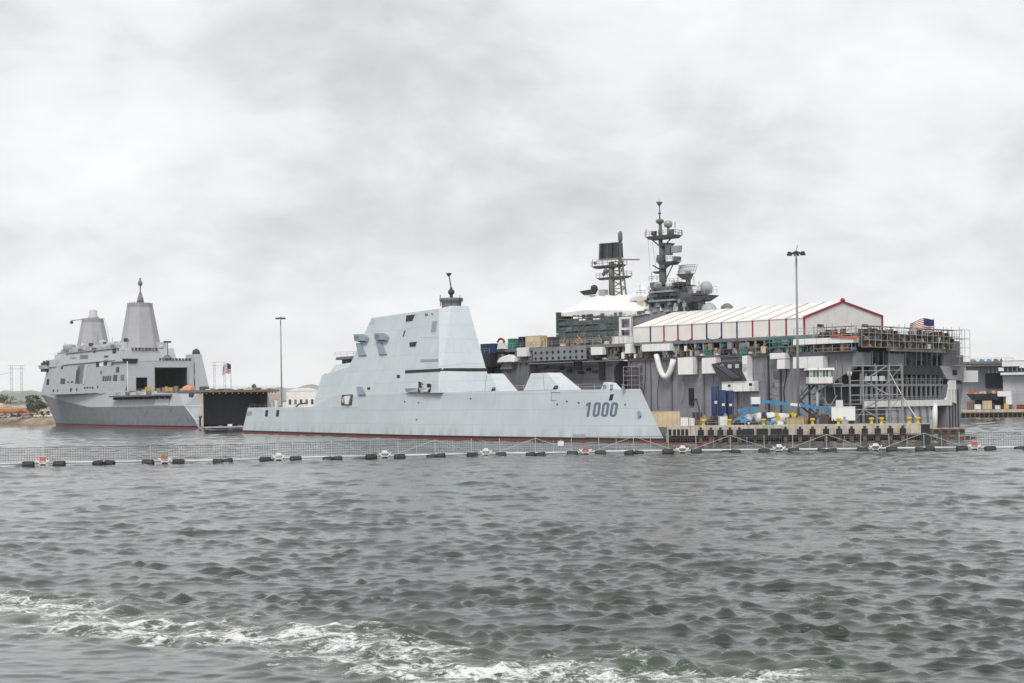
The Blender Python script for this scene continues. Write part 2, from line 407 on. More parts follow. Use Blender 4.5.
# ------------------------------------------------------------------ land and hills
sand = paint('sand', (.25, .20, .145), .95, .45, 0, scale=.12)
scrub = paint('scrub', (.10, .105, .075), .95, .3, 0, scale=.02)
hillm = paint('hill', (.27, .27, .25), .95, .2, 0, scale=.004)  # paled: part of the distance haze is put into the colour
shore = [(-620, 700), (-266, 778), (-229, 744), (-205, 742), (-150, 770), (-90, 800), (40, 830), (260, 900), (900, 1000)]
def make_land():
    rows = [(-4, -1.5), (0, -.4), (3, .9), (8, 2.4), (14, 3.2), (40, 3.6), (120, 4.2), (400, 5), (1200, 6), (4000, 8)]
    pts = []
    for a, b in zip(shore[:-1], shore[1:]):
        for k in range(8): pts.append((a[0] + (b[0]-a[0])*k/8, a[1] + (b[1]-a[1])*k/8))
    pts.append(shore[-1])
    v = []; f = []; rr = random.Random(3)
    for (x, y) in pts:
        d = math.hypot(x, y); dx, dy = x/d, y/d
        for off, z in rows:
            j = rr.uniform(-1, 1) * (.6 if off < 20 else 6)
            v.append((x + dx*(off + j), y + dy*(off + j), z + (rr.uniform(-.25, .25) if off > 2 else 0)))
    n = len(rows)
    for i in range(len(pts) - 1):
        for k in range(n - 1): f.append((i*n+k, (i+1)*n+k, (i+1)*n+k+1, i*n+k+1))
    m = MB(); m.v = v; m.f = f; m.smooth = set(range(len(f)))
    for i in range(len(f)):
        m.mi[i] = 0 if i % (n-1) < 5 else 1
    m.build('ground', [sand, scrub], kind='structure')
    m = MB(); v = []; f = []; K_ = 260
    for i in range(K_):
        a = RAD(-40 + 80*i/(K_-1)); D = 4000
        h = 50 + 16*math.sin(i*.11 + 1) + 9*math.sin(i*.27) + 5*math.sin(i*.71 + 2) + rr.uniform(-2, 2)
        h *= .78 + .35*math.exp(-((math.degrees(a) + 9)/7)**2)
        for q, (dd, z) in enumerate([(-700, 0), (-350, h*.45), (-120, h*.85), (0, h), (300, h*.8), (900, 0)]):
            v.append(((D+dd)*math.sin(a), (D+dd)*math.cos(a), z + (rr.uniform(-4, 4) if 0 < q < 5 else 0)))
    for i in range(K_ - 1):
        for k in range(5): f.append((i*6+k, (i+1)*6+k, (i+1)*6+k+1, i*6+k+1))
    m.v = v; m.f = f; m.smooth = set(range(len(f))); m.build('hills', hillm, kind='structure')
make_land()

# ------------------------------------------------------------------ the stealth destroyer
Z = Frame((-67.4, 429.7), 59.7)
zum = ship('stealth_destroyer', 'pale blue-grey angular warship with sloping sides and the number 1000 at its bow', 'warship', Z)
def z_half(x, z):
    zz = max(z, 0); x0, x1 = .36*zz, 187.7 - .77*zz
    t = min(1, max(0, (x - x0)/(x1 - x0)))
    b = 10.6 + 1.6*min(1, t/.28)**.7 if t < .28 else 12.2
    if t > .52: b = 12.2*(1 - ((t - .52)/.48)**1.75)
    return max(0.0, b*(1 - .0128*zz))
def z_loft(za, zb, name, mat, x_lim=(0, 1), nz=4, cap_top=None):
    """hull band between heights za(x) and zb(x), both sides, closed at the transom"""
    ts = [i/60 for i in range(61)]; m = MB(); R = []
    for t in ts:
        ring = []
        for k in range(nz + 1):
            zt = za + (zb - za)*k/nz if not callable(zb) else za + (zb(t) - za)*k/nz
            zz = max(zt, 0); x0, x1 = .36*zz, 187.7 - .77*zz
            x = x0 + (x1 - x0)*t; ring.append((x, -z_half(x, zt), zt))
        R.append(ring + [(x, -y, z) for x, y, z in ring[::-1]])
    m.rings(R, cap=False, closed=True, smooth=False)
    n = len(R[0]); m.f.append(tuple(range(n)))
    return m.build(name, mat, zum)
def z_top(t):                                           # deck edge height along the ship
    x = 187.7*t
    if x < 53: return 7.15
    if x < 66: return 7.15 + (10.0 - 7.15)*(x - 53)/13
    if x < 170: return 10.0 - .12*(x - 66)/104
    return 9.88 - .1*(x - 170)/17
z_loft(-2.0, .32, 'antifouling_band', red_bottom, nz=2)
z_loft(.32, .82, 'boot_stripe', black, nz=1)
hull = z_loft(.82, z_top, 'hull', stealth, nz=6)
# raised nose of the bow: bulwark step
nose = MB()
for s_ in (-1, 1):
    pass
# aft deck and foredeck lie 0.25 m below the edge, real bulwark rims are the hull itself
def dk(xa, xb, z, name):
    k = 16; L_ = [(xa + (xb-xa)*i/k, -max(.05, z_half(xa + (xb-xa)*i/k, z) - .05)) for i in range(k+1)]
    MB().prism_z(L_ + [(x, -y) for x, y in L_[::-1]], z - .4, z - .12).build(name, stealth_deck, zum)
# deckhouse
fb = Z.y(492.5, 389, 2.5); ft = Z.y(468.5, 306.2, 2.2)
xb, xt = fb.x, ft.x
A, B = (66.2, -10.55, 9.9), (120.6, -10.55, 9.9)
sp, sn = Vector(A), Vector((0, -18.6, 5.55)).normalized()
A2, B2 = tuple(Z.plane(371.5, 318, sp, sn)), tuple(Z.plane(439, 308.6, sp, sn))
C, C2 = (xb, -2.6, 9.9), (xt, -2.2, ft.z)
def mir(p): return (p[0], -p[1], p[2])
D_, E_, F_ = (xb, 2.5, 9.9), (xb - 11.5, 8.4, 9.9), (66.2, 10.6, 9.9)
D2, E2, F2 = (xt, 2.2, ft.z), (xt - 5.5, 5.0, ft.z - .2), mir(A2)
dh = MB().frustum([A, B, C, D_, E_, F_], [A2, B2, C2, D2, E2, F2]).build('deckhouse', stealth, zum)
# lower skirt of the deckhouse aft of the deck step, flush with the hull side
MB().frustum([(61.5, -11.15, 6.9), (80, -11.2, 6.9), (80, 11.2, 6.9), (61.5, 11.15, 6.9)], [A, (80, -10.6, 9.9), (80, 10.6, 9.9), mir(A)]).build('deckhouse_skirt', stealth, zum)
fp = Vector(B); fnn = (Vector(C) - fp).cross(Vector(B2) - fp)
if fnn.x < 0: fnn = -fnn
# hangar block aft
MB().frustum([(50.6, -10.2, 7.0), (72, -10.4, 7.0), (72, 10.4, 7.0), (50.6, 10.2, 7.0)], [(52.4, -8.2, 15.2), (70, -8.2, 16.9), (70, 8.2, 16.9), (52.4, 8.2, 15.2)]).build('hangar', stealth, zum)
MB().frustum([(53.5, -7.2, 15.0), (71, -7.2, 16.5), (71, 7.2, 16.5), (53.5, 7.2, 15.0)], [(55.5, -6, 17.6), (72, -6, 18.3), (72, 6, 18.3), (55.5, 6, 17.6)]).build('hangar_roof_step', stealth, zum)
block('roof_seam', 53.2, 70.6, -7.9, -7.7, 15.3, 15.5, dkgrey, zum)
dk(2.8, 52, 7.15, 'flight_deck')
dk(100, 178.5, 9.9, 'foredeck')
# sensor housings on the side wall: box with a wedge below
def on_side(name, pts, mat, out=.06, parent=zum): return plate(name, Z, pts, sp, sn, mat, parent, out)
for (x0, x1, yb) in ((357.5, 369.5, 335.5), (378, 389.5, 334.5)):
    h = on_side('sensor_housing', [(x0, yb), (x1 - 1.5, yb), (x1, yb + 3), (x1 - 1, yb + 6.5), (x0 + .5, yb + 6.5)], stealth_shade, 1.1)
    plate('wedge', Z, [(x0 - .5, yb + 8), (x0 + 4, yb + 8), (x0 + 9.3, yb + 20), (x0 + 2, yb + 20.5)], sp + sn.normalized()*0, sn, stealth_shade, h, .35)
    plate('aperture', Z, [(x0 + 1, yb + 1.5), (x0 + 5, yb + 1.5), (x0 + 5, yb + 5), (x0 + 1, yb + 5)], sp, sn, midgrey, h, 1.16)
on_side('sensor_housing', [(358, 387.5), (363, 387), (366.5, 395), (359.5, 395.5)], stealth_shade, .5)
for pts, mt in (([(406.5, 315.5), (415.5, 314.6), (412.5, 321), (405.8, 322)], black), ([(409.5, 342.5), (417.3, 341.8), (415.5, 346.8), (409.8, 347)], black),
                ([(402.8, 336.6), (404.6, 330.5), (405.8, 330.5), (404, 336.6)], black), ([(432.5, 321.5), (437.5, 321), (436, 332), (431, 332.4)], stealth_shade),
                ([(377, 337), (381.5, 336.5), (381.5, 339.5), (377, 340)], black), ([(371.5, 319), (376, 318.5), (374, 323.5), (370.5, 324)], navy_light)):
    fo_ = on_side('side_opening', pts, mt, .07)
    cxm = sum(a for a, _ in pts)/len(pts); cym = sum(b for _, b in pts)/len(pts)
    plate('rim', Z, [(cxm + (a-cxm)*1.28, cym + (b-cym)*1.28) for a, b in pts], sp, sn, stealth, fo_, .045)
on_side('vent_slot', [(420.5, 359.6), (438.5, 358.8), (438.3, 361.4), (420.3, 362.2)], stealth_shade, .05)
on_side('bridge_window_band', [(405.5, 370.4), (439.2, 368.8), (439.2, 371.4), (405.5, 373.2)], black, .12)
def edge_at(lo, hi, z): 
    f = (z - lo[2])/(hi[2] - lo[2]); return Vector([lo[i] + (hi[i] - lo[i])*f for i in range(3)])
zb0 = Z.plane(439.2, 371.3, sp, sn).z; zb1 = zb0 + .62
for (l0, h0), (l1, h1), nv in (((B, B2), (C, C2), fnn.normalized()), ((C, C2), (D_, D2), Vector((1, 0, .35)))):
    q = [edge_at(l0, h0, zb0), edge_at(l1, h1, zb0), edge_at(l1, h1, zb1), edge_at(l0, h0, zb1)]
    MB().frustum([v + nv*.14 for v in q], [v - nv*.3 for v in q]).build('bridge_window_band', black, zum)
on_side('seam', [(421, 337.2), (439, 336.6), (439, 337.1), (421, 337.7)], navy_light, .03)
on_side('porthole', rect(367.5, 387.3, 370.2, 389.8), black); on_side('porthole', rect(397, 375, 400, 378), black)
on_side('porthole', rect(425, 313.5, 428, 316), midgrey); on_side('porthole', rect(431.5, 313.2, 433, 315), midgrey)
for pts, mt in ((rect(446.5, 327.5, 449.5, 331), midgrey), ([(462, 328), (464.5, 328), (465, 334), (463, 334)], stealth_shade), (rect(455, 312, 461, 315), stealth_shade)):
    plate('front_sensor', Z, pts, fp, fnn, mt, zum, .06)
# side boat recess and stern slots on the hull
def on_hull(name, pts, mat, out=.06, parent=zum):
    xm = Z.y(sum(a for a, _ in pts)/len(pts), sum(b for _, b in pts)/len(pts), -10.8)
    for _ in range(4):
        y = -z_half(xm.x, xm.z); xm = Z.y(sum(a for a, _ in pts)/len(pts), sum(b for _, b in pts)/len(pts), y)
    e1 = Vector((2, -z_half(xm.x+1, xm.z) + z_half(xm.x-1, xm.z), 0)); e2 = Vector((0, -z_half(xm.x, xm.z+1) + z_half(xm.x, xm.z-1), 2))
    n = e1.cross(e2); n = -n if n.y > 0 else n
    return plate(name, Z, pts, xm, n, mat, parent, out)
door = on_hull('boat_door', [(343, 395), (353, 394.5), (352, 405), (342, 405)], dkgrey, .3)
on_hull('boat_bow', [(346.5, 396.5), (352, 396), (350, 404.5), (347, 404.5)], white_p, .6)
on_hull('boat_bow_shade', [(344.5, 397.5), (346, 397.3), (345, 403), (343.6, 403)], navy_light, .5)
on_hull('mooring_port', rect(265, 410, 267.6, 416.5, .8), black); on_hull('mooring_port', rect(276, 410, 278.6, 416.5, .8), black)
on_hull('mooring_port', [(610.5, 394.5), (613.6, 394), (612, 400), (609, 400.5)], black, .05)
for x, y in ((404, 401), (416, 419), (556.5, 403.5), (566, 400.5), (578, 402), (624.5, 404), (418, 402), (470, 398)):
    on_hull('hull_fitting', rect(x, y, x + 1.3, y + 1.3), dkgrey, .05)
on_hull('stern_marking', rect(246.5, 411.5, 251.5, 415.5, .8), stealth_shade, .04)
on_hull('exhaust_stain_plate', rect(573, 434, 586, 436, 0), paint('scorched_grey', (.42, .42, .42), .7, .25, .2), .03)
for pts in ([(551, 392), (560, 392), (560, 392.6), (551, 392.6)], [(551, 392), (551.5, 392), (551.5, 400), (551, 400)], [(551, 400), (556, 400), (556, 400.5), (551, 400.5)]):
    on_hull('access_seam', pts, stealth_shade, .02)
# hull number 1000 following the plating
def digit(px0, px1, top, bot, glyph, mat, out, dx=0, dy=0):
    w, sk = px1 - px0, 2.2
    def P(u, v):                                        # u, v in 0..1, slight forward lean
        px = px0 + u*w + sk*v + dx; py = bot + (top - bot)*v + dy
        q = Z.y(px, py, -5)
        for _ in range(6): q = Z.y(px, py, -z_half(q.x, q.z))
        return Vector((q.x, -z_half(q.x, q.z), q.z))
    polys = []
    if glyph == '1':
        polys = [[(.42, 0), (.8, 0), (.8, 1), (.42, 1)], [(.05, .70), (.42, .80), (.42, 1), (.05, .88)]]
    else:
        o = [(.25, 0), (.75, 0), (1, .13), (1, .87), (.75, 1), (.25, 1), (0, .87), (0, .13)]
        i = [(.38, .15), (.62, .15), (.66, .2), (.66, .8), (.62, .85), (.38, .85), (.34, .8), (.34, .2)]
        polys = [[o[k], o[(k+1) % 8], i[(k+1) % 8], i[k]] for k in range(8)]
    m = MB()
    for p in polys:
        q = [P(u, v) for u, v in p]
        m.frustum([v + Vector((.02, -out, 0)) for v in q], [v + Vector((0, .12, 0)) for v in q])
    return m
for k, (a, b) in enumerate(((584.2, 590.0), (592.2, 599.0), (600.8, 607.6), (609.4, 616.2))):
    g_ = '1' if k == 0 else '0'
    digit(a, b, 402.3, 416.6, g_, number_blue, .05).build('hull_number_digit', number_blue, zum)
# anchor, draft marks and stem fittings
plate('anchor_recess', Z, [(637, 412), (639.5, 411), (640.5, 416), (638, 417)], (176.5, -2.6, 6), (.35, -1, .1), stealth_shade, zum, .05)
# covered gun mounts on the foredeck
def gun(x0, x1, xr0, xr1, ztop, yb):
    z0 = 9.8; m = MB()
    hw, tw, fb_, ft_ = 4.4, 3.0, 1.1, .5
    b = [(x0, -hw, z0), (x1, -hw*.8, z0), (x1, fb_, z0), (x0, fb_ + .6, z0)]
    t = [(xr0, -tw, ztop), (xr1, -tw*.9, ztop), (xr1, ft_, ztop), (xr0, ft_ + .3, ztop)]
    g = m.frustum(b, t).build('gun_mount', stealth, zum)
    f = MB().frustum([(x0 + (x1-x0)*.55, -hw*.905, z0 + .1), (x0 + (x1-x0)*.552, -hw*.905 - .04, z0 + .1), (x0 + (x1-x0)*.552, -hw*.85, z0 + .1), (x0 + (x1-x0)*.55, -hw*.85, z0 + .1)],
                     [(xr0 + (xr1-xr0)*.8, -tw - .03, ztop - .3), (xr0 + (xr1-xr0)*.803, -tw - .05, ztop - .3), (xr0 + (xr1-xr0)*.803, -tw + .1, ztop - .3), (xr0 + (xr1-xr0)*.8, -tw + .1, ztop - .3)])
    f.build('seam', stealth_shade, g)
    MB().frustum([(x1 - 3.2, -3.75, z0 + .35), (x1 - 1.6, -3.62, z0 + .35), (x1 - 1.9, -3.4, z0 + 1.0), (x1 - 2.9, -3.5, z0 + 1.0)], [(x1 - 3.2, -1, z0 + .35), (x1 - 1.6, -1, z0 + .35), (x1 - 1.9, -1, z0 + 1.0), (x1 - 2.9, -1, z0 + 1.0)]).build('barrel_port', black, g)
    block('base_ring', x0 + .4, x1 - 2.2, -hw - .05, fb_, z0 - .05, z0 + .22, stealth_shade, g)
    return g
def gx(px, y=-4.0, z=9.9): return Z.y(px, 390, y).x
def gt(px, py): return Z.y(px, py, -3.0).x
g1 = gun(gx(469), Z.y(499.5, 389, -3.5).x, gt(475.5, 374), gt(489, 375), Z.y(482, 374, -3).z, 0)
g2 = gun(gx(525), Z.y(562.5, 389, -3.5).x, gt(531, 373), gt(546, 373), Z.y(540, 373, -3).z, 0)
# boats, ladder and clutter low on the deckhouse side
for (x, l) in ((106.0, 5.5), (113.0, 3.4)):
    bt = MB().frustum([(x, -11.0, 10.2), (x+l, -11.0, 10.2), (x+l*.9, -10.0, 10.2), (x+l*.05, -10.0, 10.2)], [(x-.2, -11.3, 11.0), (x+l+.6, -11.0, 11.1), (x+l, -9.8, 11.0), (x, -9.8, 11.0)])
    bt.build('rigid_boat', navy_light if l > 4 else white_p, zum)
block('davit', 111.8, 112.3, -10.9, -10.4, 10.1, 12.4, dkgrey, zum); block('davit', 115.8, 116.6, -10.9, -10.3, 10.1, 11.9, black, zum)
bar('davit_arm', (112, -10.7, 12.3), (114.3, -11.1, 11.8), .12, dkgrey, zum)
railing('guardrail', [(120.5, -10.2, 9.9), (142, -9.9, 9.9), (160, -7.6, 9.9), (176, -3.6, 9.8)], 1.0, 3.4, zum, white_p, .025)
railing('guardrail', [(4, -9.7, 7.1), (48, -10.8, 7.1)], 1.0, 4.4, zum, steel, .025)
for x in (170.5, 173.0, 176.8):
    MB().lathe((x, -1.5, 9.8), [(.35, 0), (.25, .25), (.25, .7), (.42, .85), (.0, .95)], 8).build('bitt', stealth_shade, zum)
MB().frustum([(169, -1.2, 9.8), (172.2, -1.4, 9.8), (172.2, 1.4, 9.8), (169, 1.2, 9.8)], [(169.4, -.8, 11.2), (171, -.9, 11.0), (171, .9, 11.0), (169.4, .8, 11.2)]).build('windlass_cover', stealth, zum)
# mast on the deckhouse roof
mt = MB().lathe((107.2, 0, 28.3), [(2.6, 0), (2.6, .5), (2.2, .7), (2.3, 2.0), (2.7, 2.3), (2.7, 2.9), (1.2, 3.0)], 10).build('mast_base', midgrey, zum)
mz = 31.0
MB().tube((107.2, 0, mz), (107.2, 0, mz + 2.6), .42, .3).tube((107.2, 0, mz + 2.5), (106.2, 0, mz + 5.6), .16, .12).lathe((106.2, 0, mz + 5.1), [(.1, 0), (.55, .55), (.7, .75), (.55, .85), (0, .9)], 8).lathe((107.2, 0, mz + 1.0), [(.4, 0), (.75, .3), (.75, .9), (.4, 1.2)], 8).build('pole_mast', dkgrey, zum)
for dx_, dy_, h_ in ((-2.5, -1.5, 2.4), (2.2, -1.2, 1.8), (2.6, .8, 2.0), (-2.2, 1.6, 1.6)):
    bar('whip_antenna', (107.2 + dx_, dy_, 29.5), (107.2 + dx_, dy_, 29.7 + h_), .09, dkgrey, zum)
MB().box(90, 100, -1.5, 1.5, 28.2, 28.9).build('roof_vent', stealth, zum)

# ------------------------------------------------------------------ the amphibious transport ship, seen from its port quarter
P = Frame((-95.5, 521.3), 55.5)
lpd = ship('amphibious_transport_ship', 'large grey warship at left with two tapered enclosed masts and an open stern', 'warship', P)
def lp_b(x, lev):                                       # half breadth at waterline, knuckle, deck
    x0 = (-200, -219, -220)[lev]; B0 = (14.2, 16.4, 15.4)[lev]
    t = (x - x0)/(-80 - x0)
    b = B0*min(1, max(0, t))**(.85, .62, .60)[lev] if t < 1 else B0
    return max(.05, b)
def lp_z(x, lev):
    if lev == 0: return 0.0
    zk = 8.0 if x > -112 else 8.0 + (15.0 - 8.0)*((-112 - x)/107)**1.05
    if lev == 1: return zk
    return 13.2 if x > -60 else (14.0 if x > -150 else 14.0 + 1.6*(-150 - x)/70)
def lp_x(x, lev):                                       # rake the stem, slope the transom
    st = (.4, -7.5, -17.0)[lev]
    f = min(1, max(0, (x + 50)/50)); return x + st*f*f
xs = [-220 + 220*i/44 for i in range(45)]
def lp_strip(l0, l1, name, mat, z0=None, z1=None):
    m = MB()
    for s_ in (-1, 1):
        R = []
        for i, x in enumerate(xs):
            t = i/44; pts = []
            for lev, zz in ((l0, z0), (l1, z1)):
                xe = (-200, -219, -220)[lev] * (1 - t)
                X = lp_x(xe, lev); z = lp_z(xe, lev) if zz is None else zz
                b = lp_b(xe, lev); pts.append((X, s_*(b if t > 0 else .02), z))
            R.append(pts)
        m.rings(R, cap=False, closed=False)
    return m.build(name, mat, lpd)
lp_strip(0, 0, 'boot_stripe', black, .45, 1.0); lp_strip(0, 0, 'antifouling_band', red_bottom, -2, .45)
m = MB()
for s_ in (-1, 1):
    R = []
    for i in range(45):
        t = i/44
        a = (lp_x(-200*(1-t), 0), s_*lp_b(-200*(1-t), 0), 1.0); b = (lp_x(-219*(1-t), 1), s_*lp_b(-219*(1-t), 1), lp_z(-219*(1-t), 1))
        R.append([a, tuple(a[k]*.45 + b[k]*.55 for k in range(3)), b])
    m.rings(R, cap=False, closed=False, smooth=True)
m.build('lower_hull', hull_low, lpd)
lp_strip(1, 2, 'upper_hull', navy_light)
# weather deck and flight deck
m = MB()
L_ = [(lp_x(-220*(1-i/44), 2), -lp_b(-220*(1-i/44), 2) + .05) for i in range(45)]
fore = [(x, y) for x, y in L_ if x < -60]
MB().prism_z(fore + [(x, -y) for x, y in fore[::-1]], 13.2, 13.9).build('weather_deck', midgrey, lpd)
MB().prism_z([(-69, -15.2), (-17.5, -15.6), (.4, -13.9), (1.0, -13.4), (1.0, 15.6), (-69, 15.6)], 12.55, 13.25).build('flight_deck', midgrey, lpd)
MB().box(.98, 1.12, -14, 15.6, 12.5, 13.3).build('deck_edge', brownp, lpd)
# transom: two wings beside the open well dock
def wing(s_, yi):
    out = [(.4, s_*14.15, -1.0), (.4, s_*14.2, 0), (-1.6, s_*15.1, 3.2), (-7.5, s_*16.35, 7.9), (-17.0, s_*15.35, 12.6)]
    inn = [(.6, yi, -1.0), (.6, yi, 0), (.4, yi, 3.2), (.2, yi, 7.9), (0, yi, 12.6)]
    m = MB()
    for k in range(4):
        q = [out[k], inn[k], inn[k+1], out[k+1]]; n_ = Vector((-.4, .0, 0)); m.frustum([Vector(v) for v in q], [Vector(v) + n_ for v in q])
    m.build('transom_wing', navy_light, lpd)
wing(-1, -13.3); wing(1, 11.6)
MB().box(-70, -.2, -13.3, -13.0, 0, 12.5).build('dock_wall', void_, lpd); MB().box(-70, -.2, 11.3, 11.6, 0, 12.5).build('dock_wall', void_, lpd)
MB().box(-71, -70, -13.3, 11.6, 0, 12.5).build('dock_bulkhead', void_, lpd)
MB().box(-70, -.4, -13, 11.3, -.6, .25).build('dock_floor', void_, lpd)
for i in range(9):                                      # heavy vertical ribs hanging in the dock mouth as the gate
    y0 = -12.95 + i*2.69
    MB().frustum([(-5.6, y0, 1.2), (-5.6, y0 + 2.66, 1.2), (-6.2, y0 + 2.66, 1.2), (-6.2, y0, 1.2)], [(-6.0, y0, 12.4), (-6.0, y0 + 2.66, 12.4), (-6.6, y0 + 2.66, 12.4), (-6.6, y0, 12.4)]).build('dock_gate_panel', paint('gate_dark_blue', (.012, .016, .028), .5, .15, .1), lpd)
gate = MB().frustum([(.8, -12.6, .1), (7, -12.4, .3), (7, 10.6, .3), (.8, 10.8, .1)], [(.8, -12.6, .75), (7, -12.4, .8), (7, 10.6, .8), (.8, 10.8, .75)]).build('stern_gate', navy_light, lpd)
for i in range(5): block('gate_fitting', 1.5 + i*1.4, 2.3 + i*1.4, -8 + i*3.0, -6.6 + i*3.0, .8, 1.2 + .25*(i % 2), white_p if i % 2 else rustm, gate)
block('fairlead', .3, .9, -14.3, -13.5, 1.2, 4.4, dkgrey, lpd); block('fairlead_lip', .8, 1.0, -13.7, -13.4, .9, 3.8, white_p, lpd)
block('fairlead', -7.0, -4.0, -14.9, -14.3, 11.0, 12.2, dkgrey, lpd)
block('gate_post', -.1, .9, -13.35, -12.9, .2, 12.4, cream, lpd)
for i in range(11): block('deck_light', .2, .6, -11.6 + i*2.35, -11.25 + i*2.35, 11.9, 12.3, white_p, lpd)
for i in range(24): block('deck_edge_bracket', .3, .9, -13.4 + i*1.2, -13.2 + i*1.2, 12.1, 12.56, dkgrey, lpd)
railing('safety_net', [(.9, -13.6, 13.25), (.9, 15.2, 13.25)], 1.3, 2.2, lpd, steel, .05)
railing('safety_net', [(-66, -15.2, 13.25), (-18, -15.4, 13.25)], 1.2, 3.0, lpd, steel, .05)
# superstructure: sloped walls flush with the hull side
def slab(name, x0, x1, z0, z1, b0, b1, mat=navy_light, r0=0, r1=0, parent=lpd):
    return MB().frustum([(x0, -b0, z0), (x1, -b0, z0), (x1, b0, z0), (x0, b0, z0)], [(x0 + r0, -b1, z1), (x1 + r1, -b1, z1), (x1 + r1, b1, z1), (x0 + r0, b1, z1)]).build(name, mat, parent)
HX = -70.0
main = slab('superstructure', -173.5, -99, 13.6, 26.2, 14.9, 12.4, navy, 3.0, 0)
for s_ in (-1, 1):
    MB().frustum([(-99, s_*14.9, 13.3), (HX, s_*14.9, 13.3), (HX, s_*14.4, 13.3), (-99, s_*14.4, 13.3)], [(-99, s_*12.4, 26.2), (HX, s_*12.4, 26.2), (HX, s_*12.0, 26.2), (-99, s_*12.0, 26.2)]).build('hangar_side', navy, lpd)
MB().box(-99, HX - 8, -12.2, 12.2, 25.6, 26.2).build('hangar_roof_deck', navy, lpd)
up = slab('upper_superstructure', -166, -84, 26.2, 31.0, 12.0, 11.0, navy_light, 2.0, -1.0)
slab('bridge', -173.5, -158, 25.6, 28.8, 13.0, 12.6, navy_light, -1.0, 0)
slab('bridge_wing', -175.5, -168, 25.0, 26.6, 14.6, 14.8, navy_light, -2, 0)
block('bridge_wing_soffit', -174.5, -168.5, -14.4, 14.4, 23.8, 25.0, dkgrey, lpd)
for i in range(4): block('bridge_gear', -176 + i*2.6, -175.2 + i*2.6, -13.8, -13.0, 26.6, 27.8 + .7*(i % 2), dkgrey, lpd)
slab('mast_house', -124, -86, 31.0, 33.4, 9.0, 8.4, navy_light)
slab('mast_house', -164, -134, 31.0, 33.6, 8.5, 7.8, navy)
# hangar block with a real doorway in its aft face
def hx(px, py): q = P.x(px, py, HX); return q.y, q.z
y0, z1 = hx(154, 367.5); y1, z0 = hx(187, 387); yl, zt = hx(146.5, 361); yr, _ = hx(199, 361); ya, za = hx(135.5, 377.5); yb_, _ = hx(147, 377.5)
z0 = 13.25; top = zt
yl2 = -13.4
def wallx(name, a, b, c, d, mat=navy_light): return MB().box(HX, HX + .5, a, b, c, d).build(name, mat, lpd)
wallx('hangar_wall', yl2, ya, z0, top); wallx('hangar_wall', yb_, y0, z0, top); wallx('hangar_wall', ya, yb_, za, top)
wallx('hangar_wall', y0, y1, z1, top); wallx('hangar_wall', y1, 13.0, z0, top)
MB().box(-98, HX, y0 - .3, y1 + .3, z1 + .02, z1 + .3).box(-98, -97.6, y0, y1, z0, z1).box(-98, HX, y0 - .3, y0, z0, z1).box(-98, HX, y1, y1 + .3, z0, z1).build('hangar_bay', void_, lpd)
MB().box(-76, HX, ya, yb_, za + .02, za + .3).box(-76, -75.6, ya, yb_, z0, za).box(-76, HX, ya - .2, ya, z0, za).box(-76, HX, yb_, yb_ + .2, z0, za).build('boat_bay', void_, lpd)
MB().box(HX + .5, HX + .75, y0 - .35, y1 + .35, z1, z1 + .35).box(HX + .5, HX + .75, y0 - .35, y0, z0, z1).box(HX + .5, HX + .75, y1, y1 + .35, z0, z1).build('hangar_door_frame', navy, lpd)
block('hangar_roof', -90, HX + .3, yl2, 13.0, top, top + .3, navy, lpd)
MB().frustum([(HX - 14, -13.0, top), (HX + .6, -13.0, top), (HX + .6, y0 + 3.2, top), (HX - 14, y0 + 3.2, top)], [(HX - 14, -12.4, top + 4.2), (HX, -12.4, top + 4.2), (HX, y0 + 2.4, top + 4.2), (HX - 14, y0 + 2.4, top + 4.2)]).build('control_tower', navy_light, lpd)
cw = [hx(122, 358.6), hx(137.5, 363.2)]
wb = MB().frustum([(HX + .7, cw[0][0], cw[0][1]), (HX + .7, cw[1][0], cw[0][1]), (HX - .2, cw[1][0], cw[0][1]), (HX - .2, cw[0][0], cw[0][1])][::-1], [(HX + .9, cw[0][0] + .9, cw[1][1]), (HX + .9, cw[1][0] - .6, cw[1][1]), (HX - .2, cw[1][0] - .6, cw[1][1]), (HX - .2, cw[0][0] + .9, cw[1][1])][::-1])
wb.build('control_window', black, lpd)
for i in range(18): block('roof_locker', HX - .2, HX + .7, -11.8 + i*1.35, -11.1 + i*1.35, (top + 4.2 if -11.1 + i*1.35 < y0 + 2 else top + .3), (top + 5.1 if -11.1 + i*1.35 < y0 + 2 else top + 1.1), dkgrey if i % 3 else midgrey, lpd)
# funnel shaped block at the far end of the hangar
fy0, fz0 = hx(195, 388); fy1, _ = hx(209, 388); ft0, fzt = hx(194.5, 354); ft1, _ = hx(202, 354)
MB().frustum([(HX + 1, fy0, 13.2), (HX + 1, fy1, 13.2), (HX - 10, fy1, 13.2), (HX - 10, fy0, 13.2)], [(HX - .5, ft0, fzt), (HX - .5, ft1, fzt), (HX - 9, ft1, fzt), (HX - 9, ft0, fzt)]).build('crane_housing', navy_light, lpd)
MB().lathe((HX - 2, ft1 - 1.6, fzt - .2), [(1.4, 0), (1.6, .7), (1.2, 1.8), (.2, 2.4)], 10).build('gun_dome', dkgrey, lpd)
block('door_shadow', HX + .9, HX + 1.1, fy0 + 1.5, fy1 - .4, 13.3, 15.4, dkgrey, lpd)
for i in range(6): block('deck_vehicle_part', HX + 6 + i*.8, HX + 7.3 + i*.8, -2 + i*1.9, -.6 + i*1.9, 13.3, 14.6 + .5*(i % 3), (cream, yellow, brownp, cream, steel, yellow)[i], lpd)
or_y, or_z = P.x(188, 384, HX + 4).y, P.x(188, 384, HX + 4).z
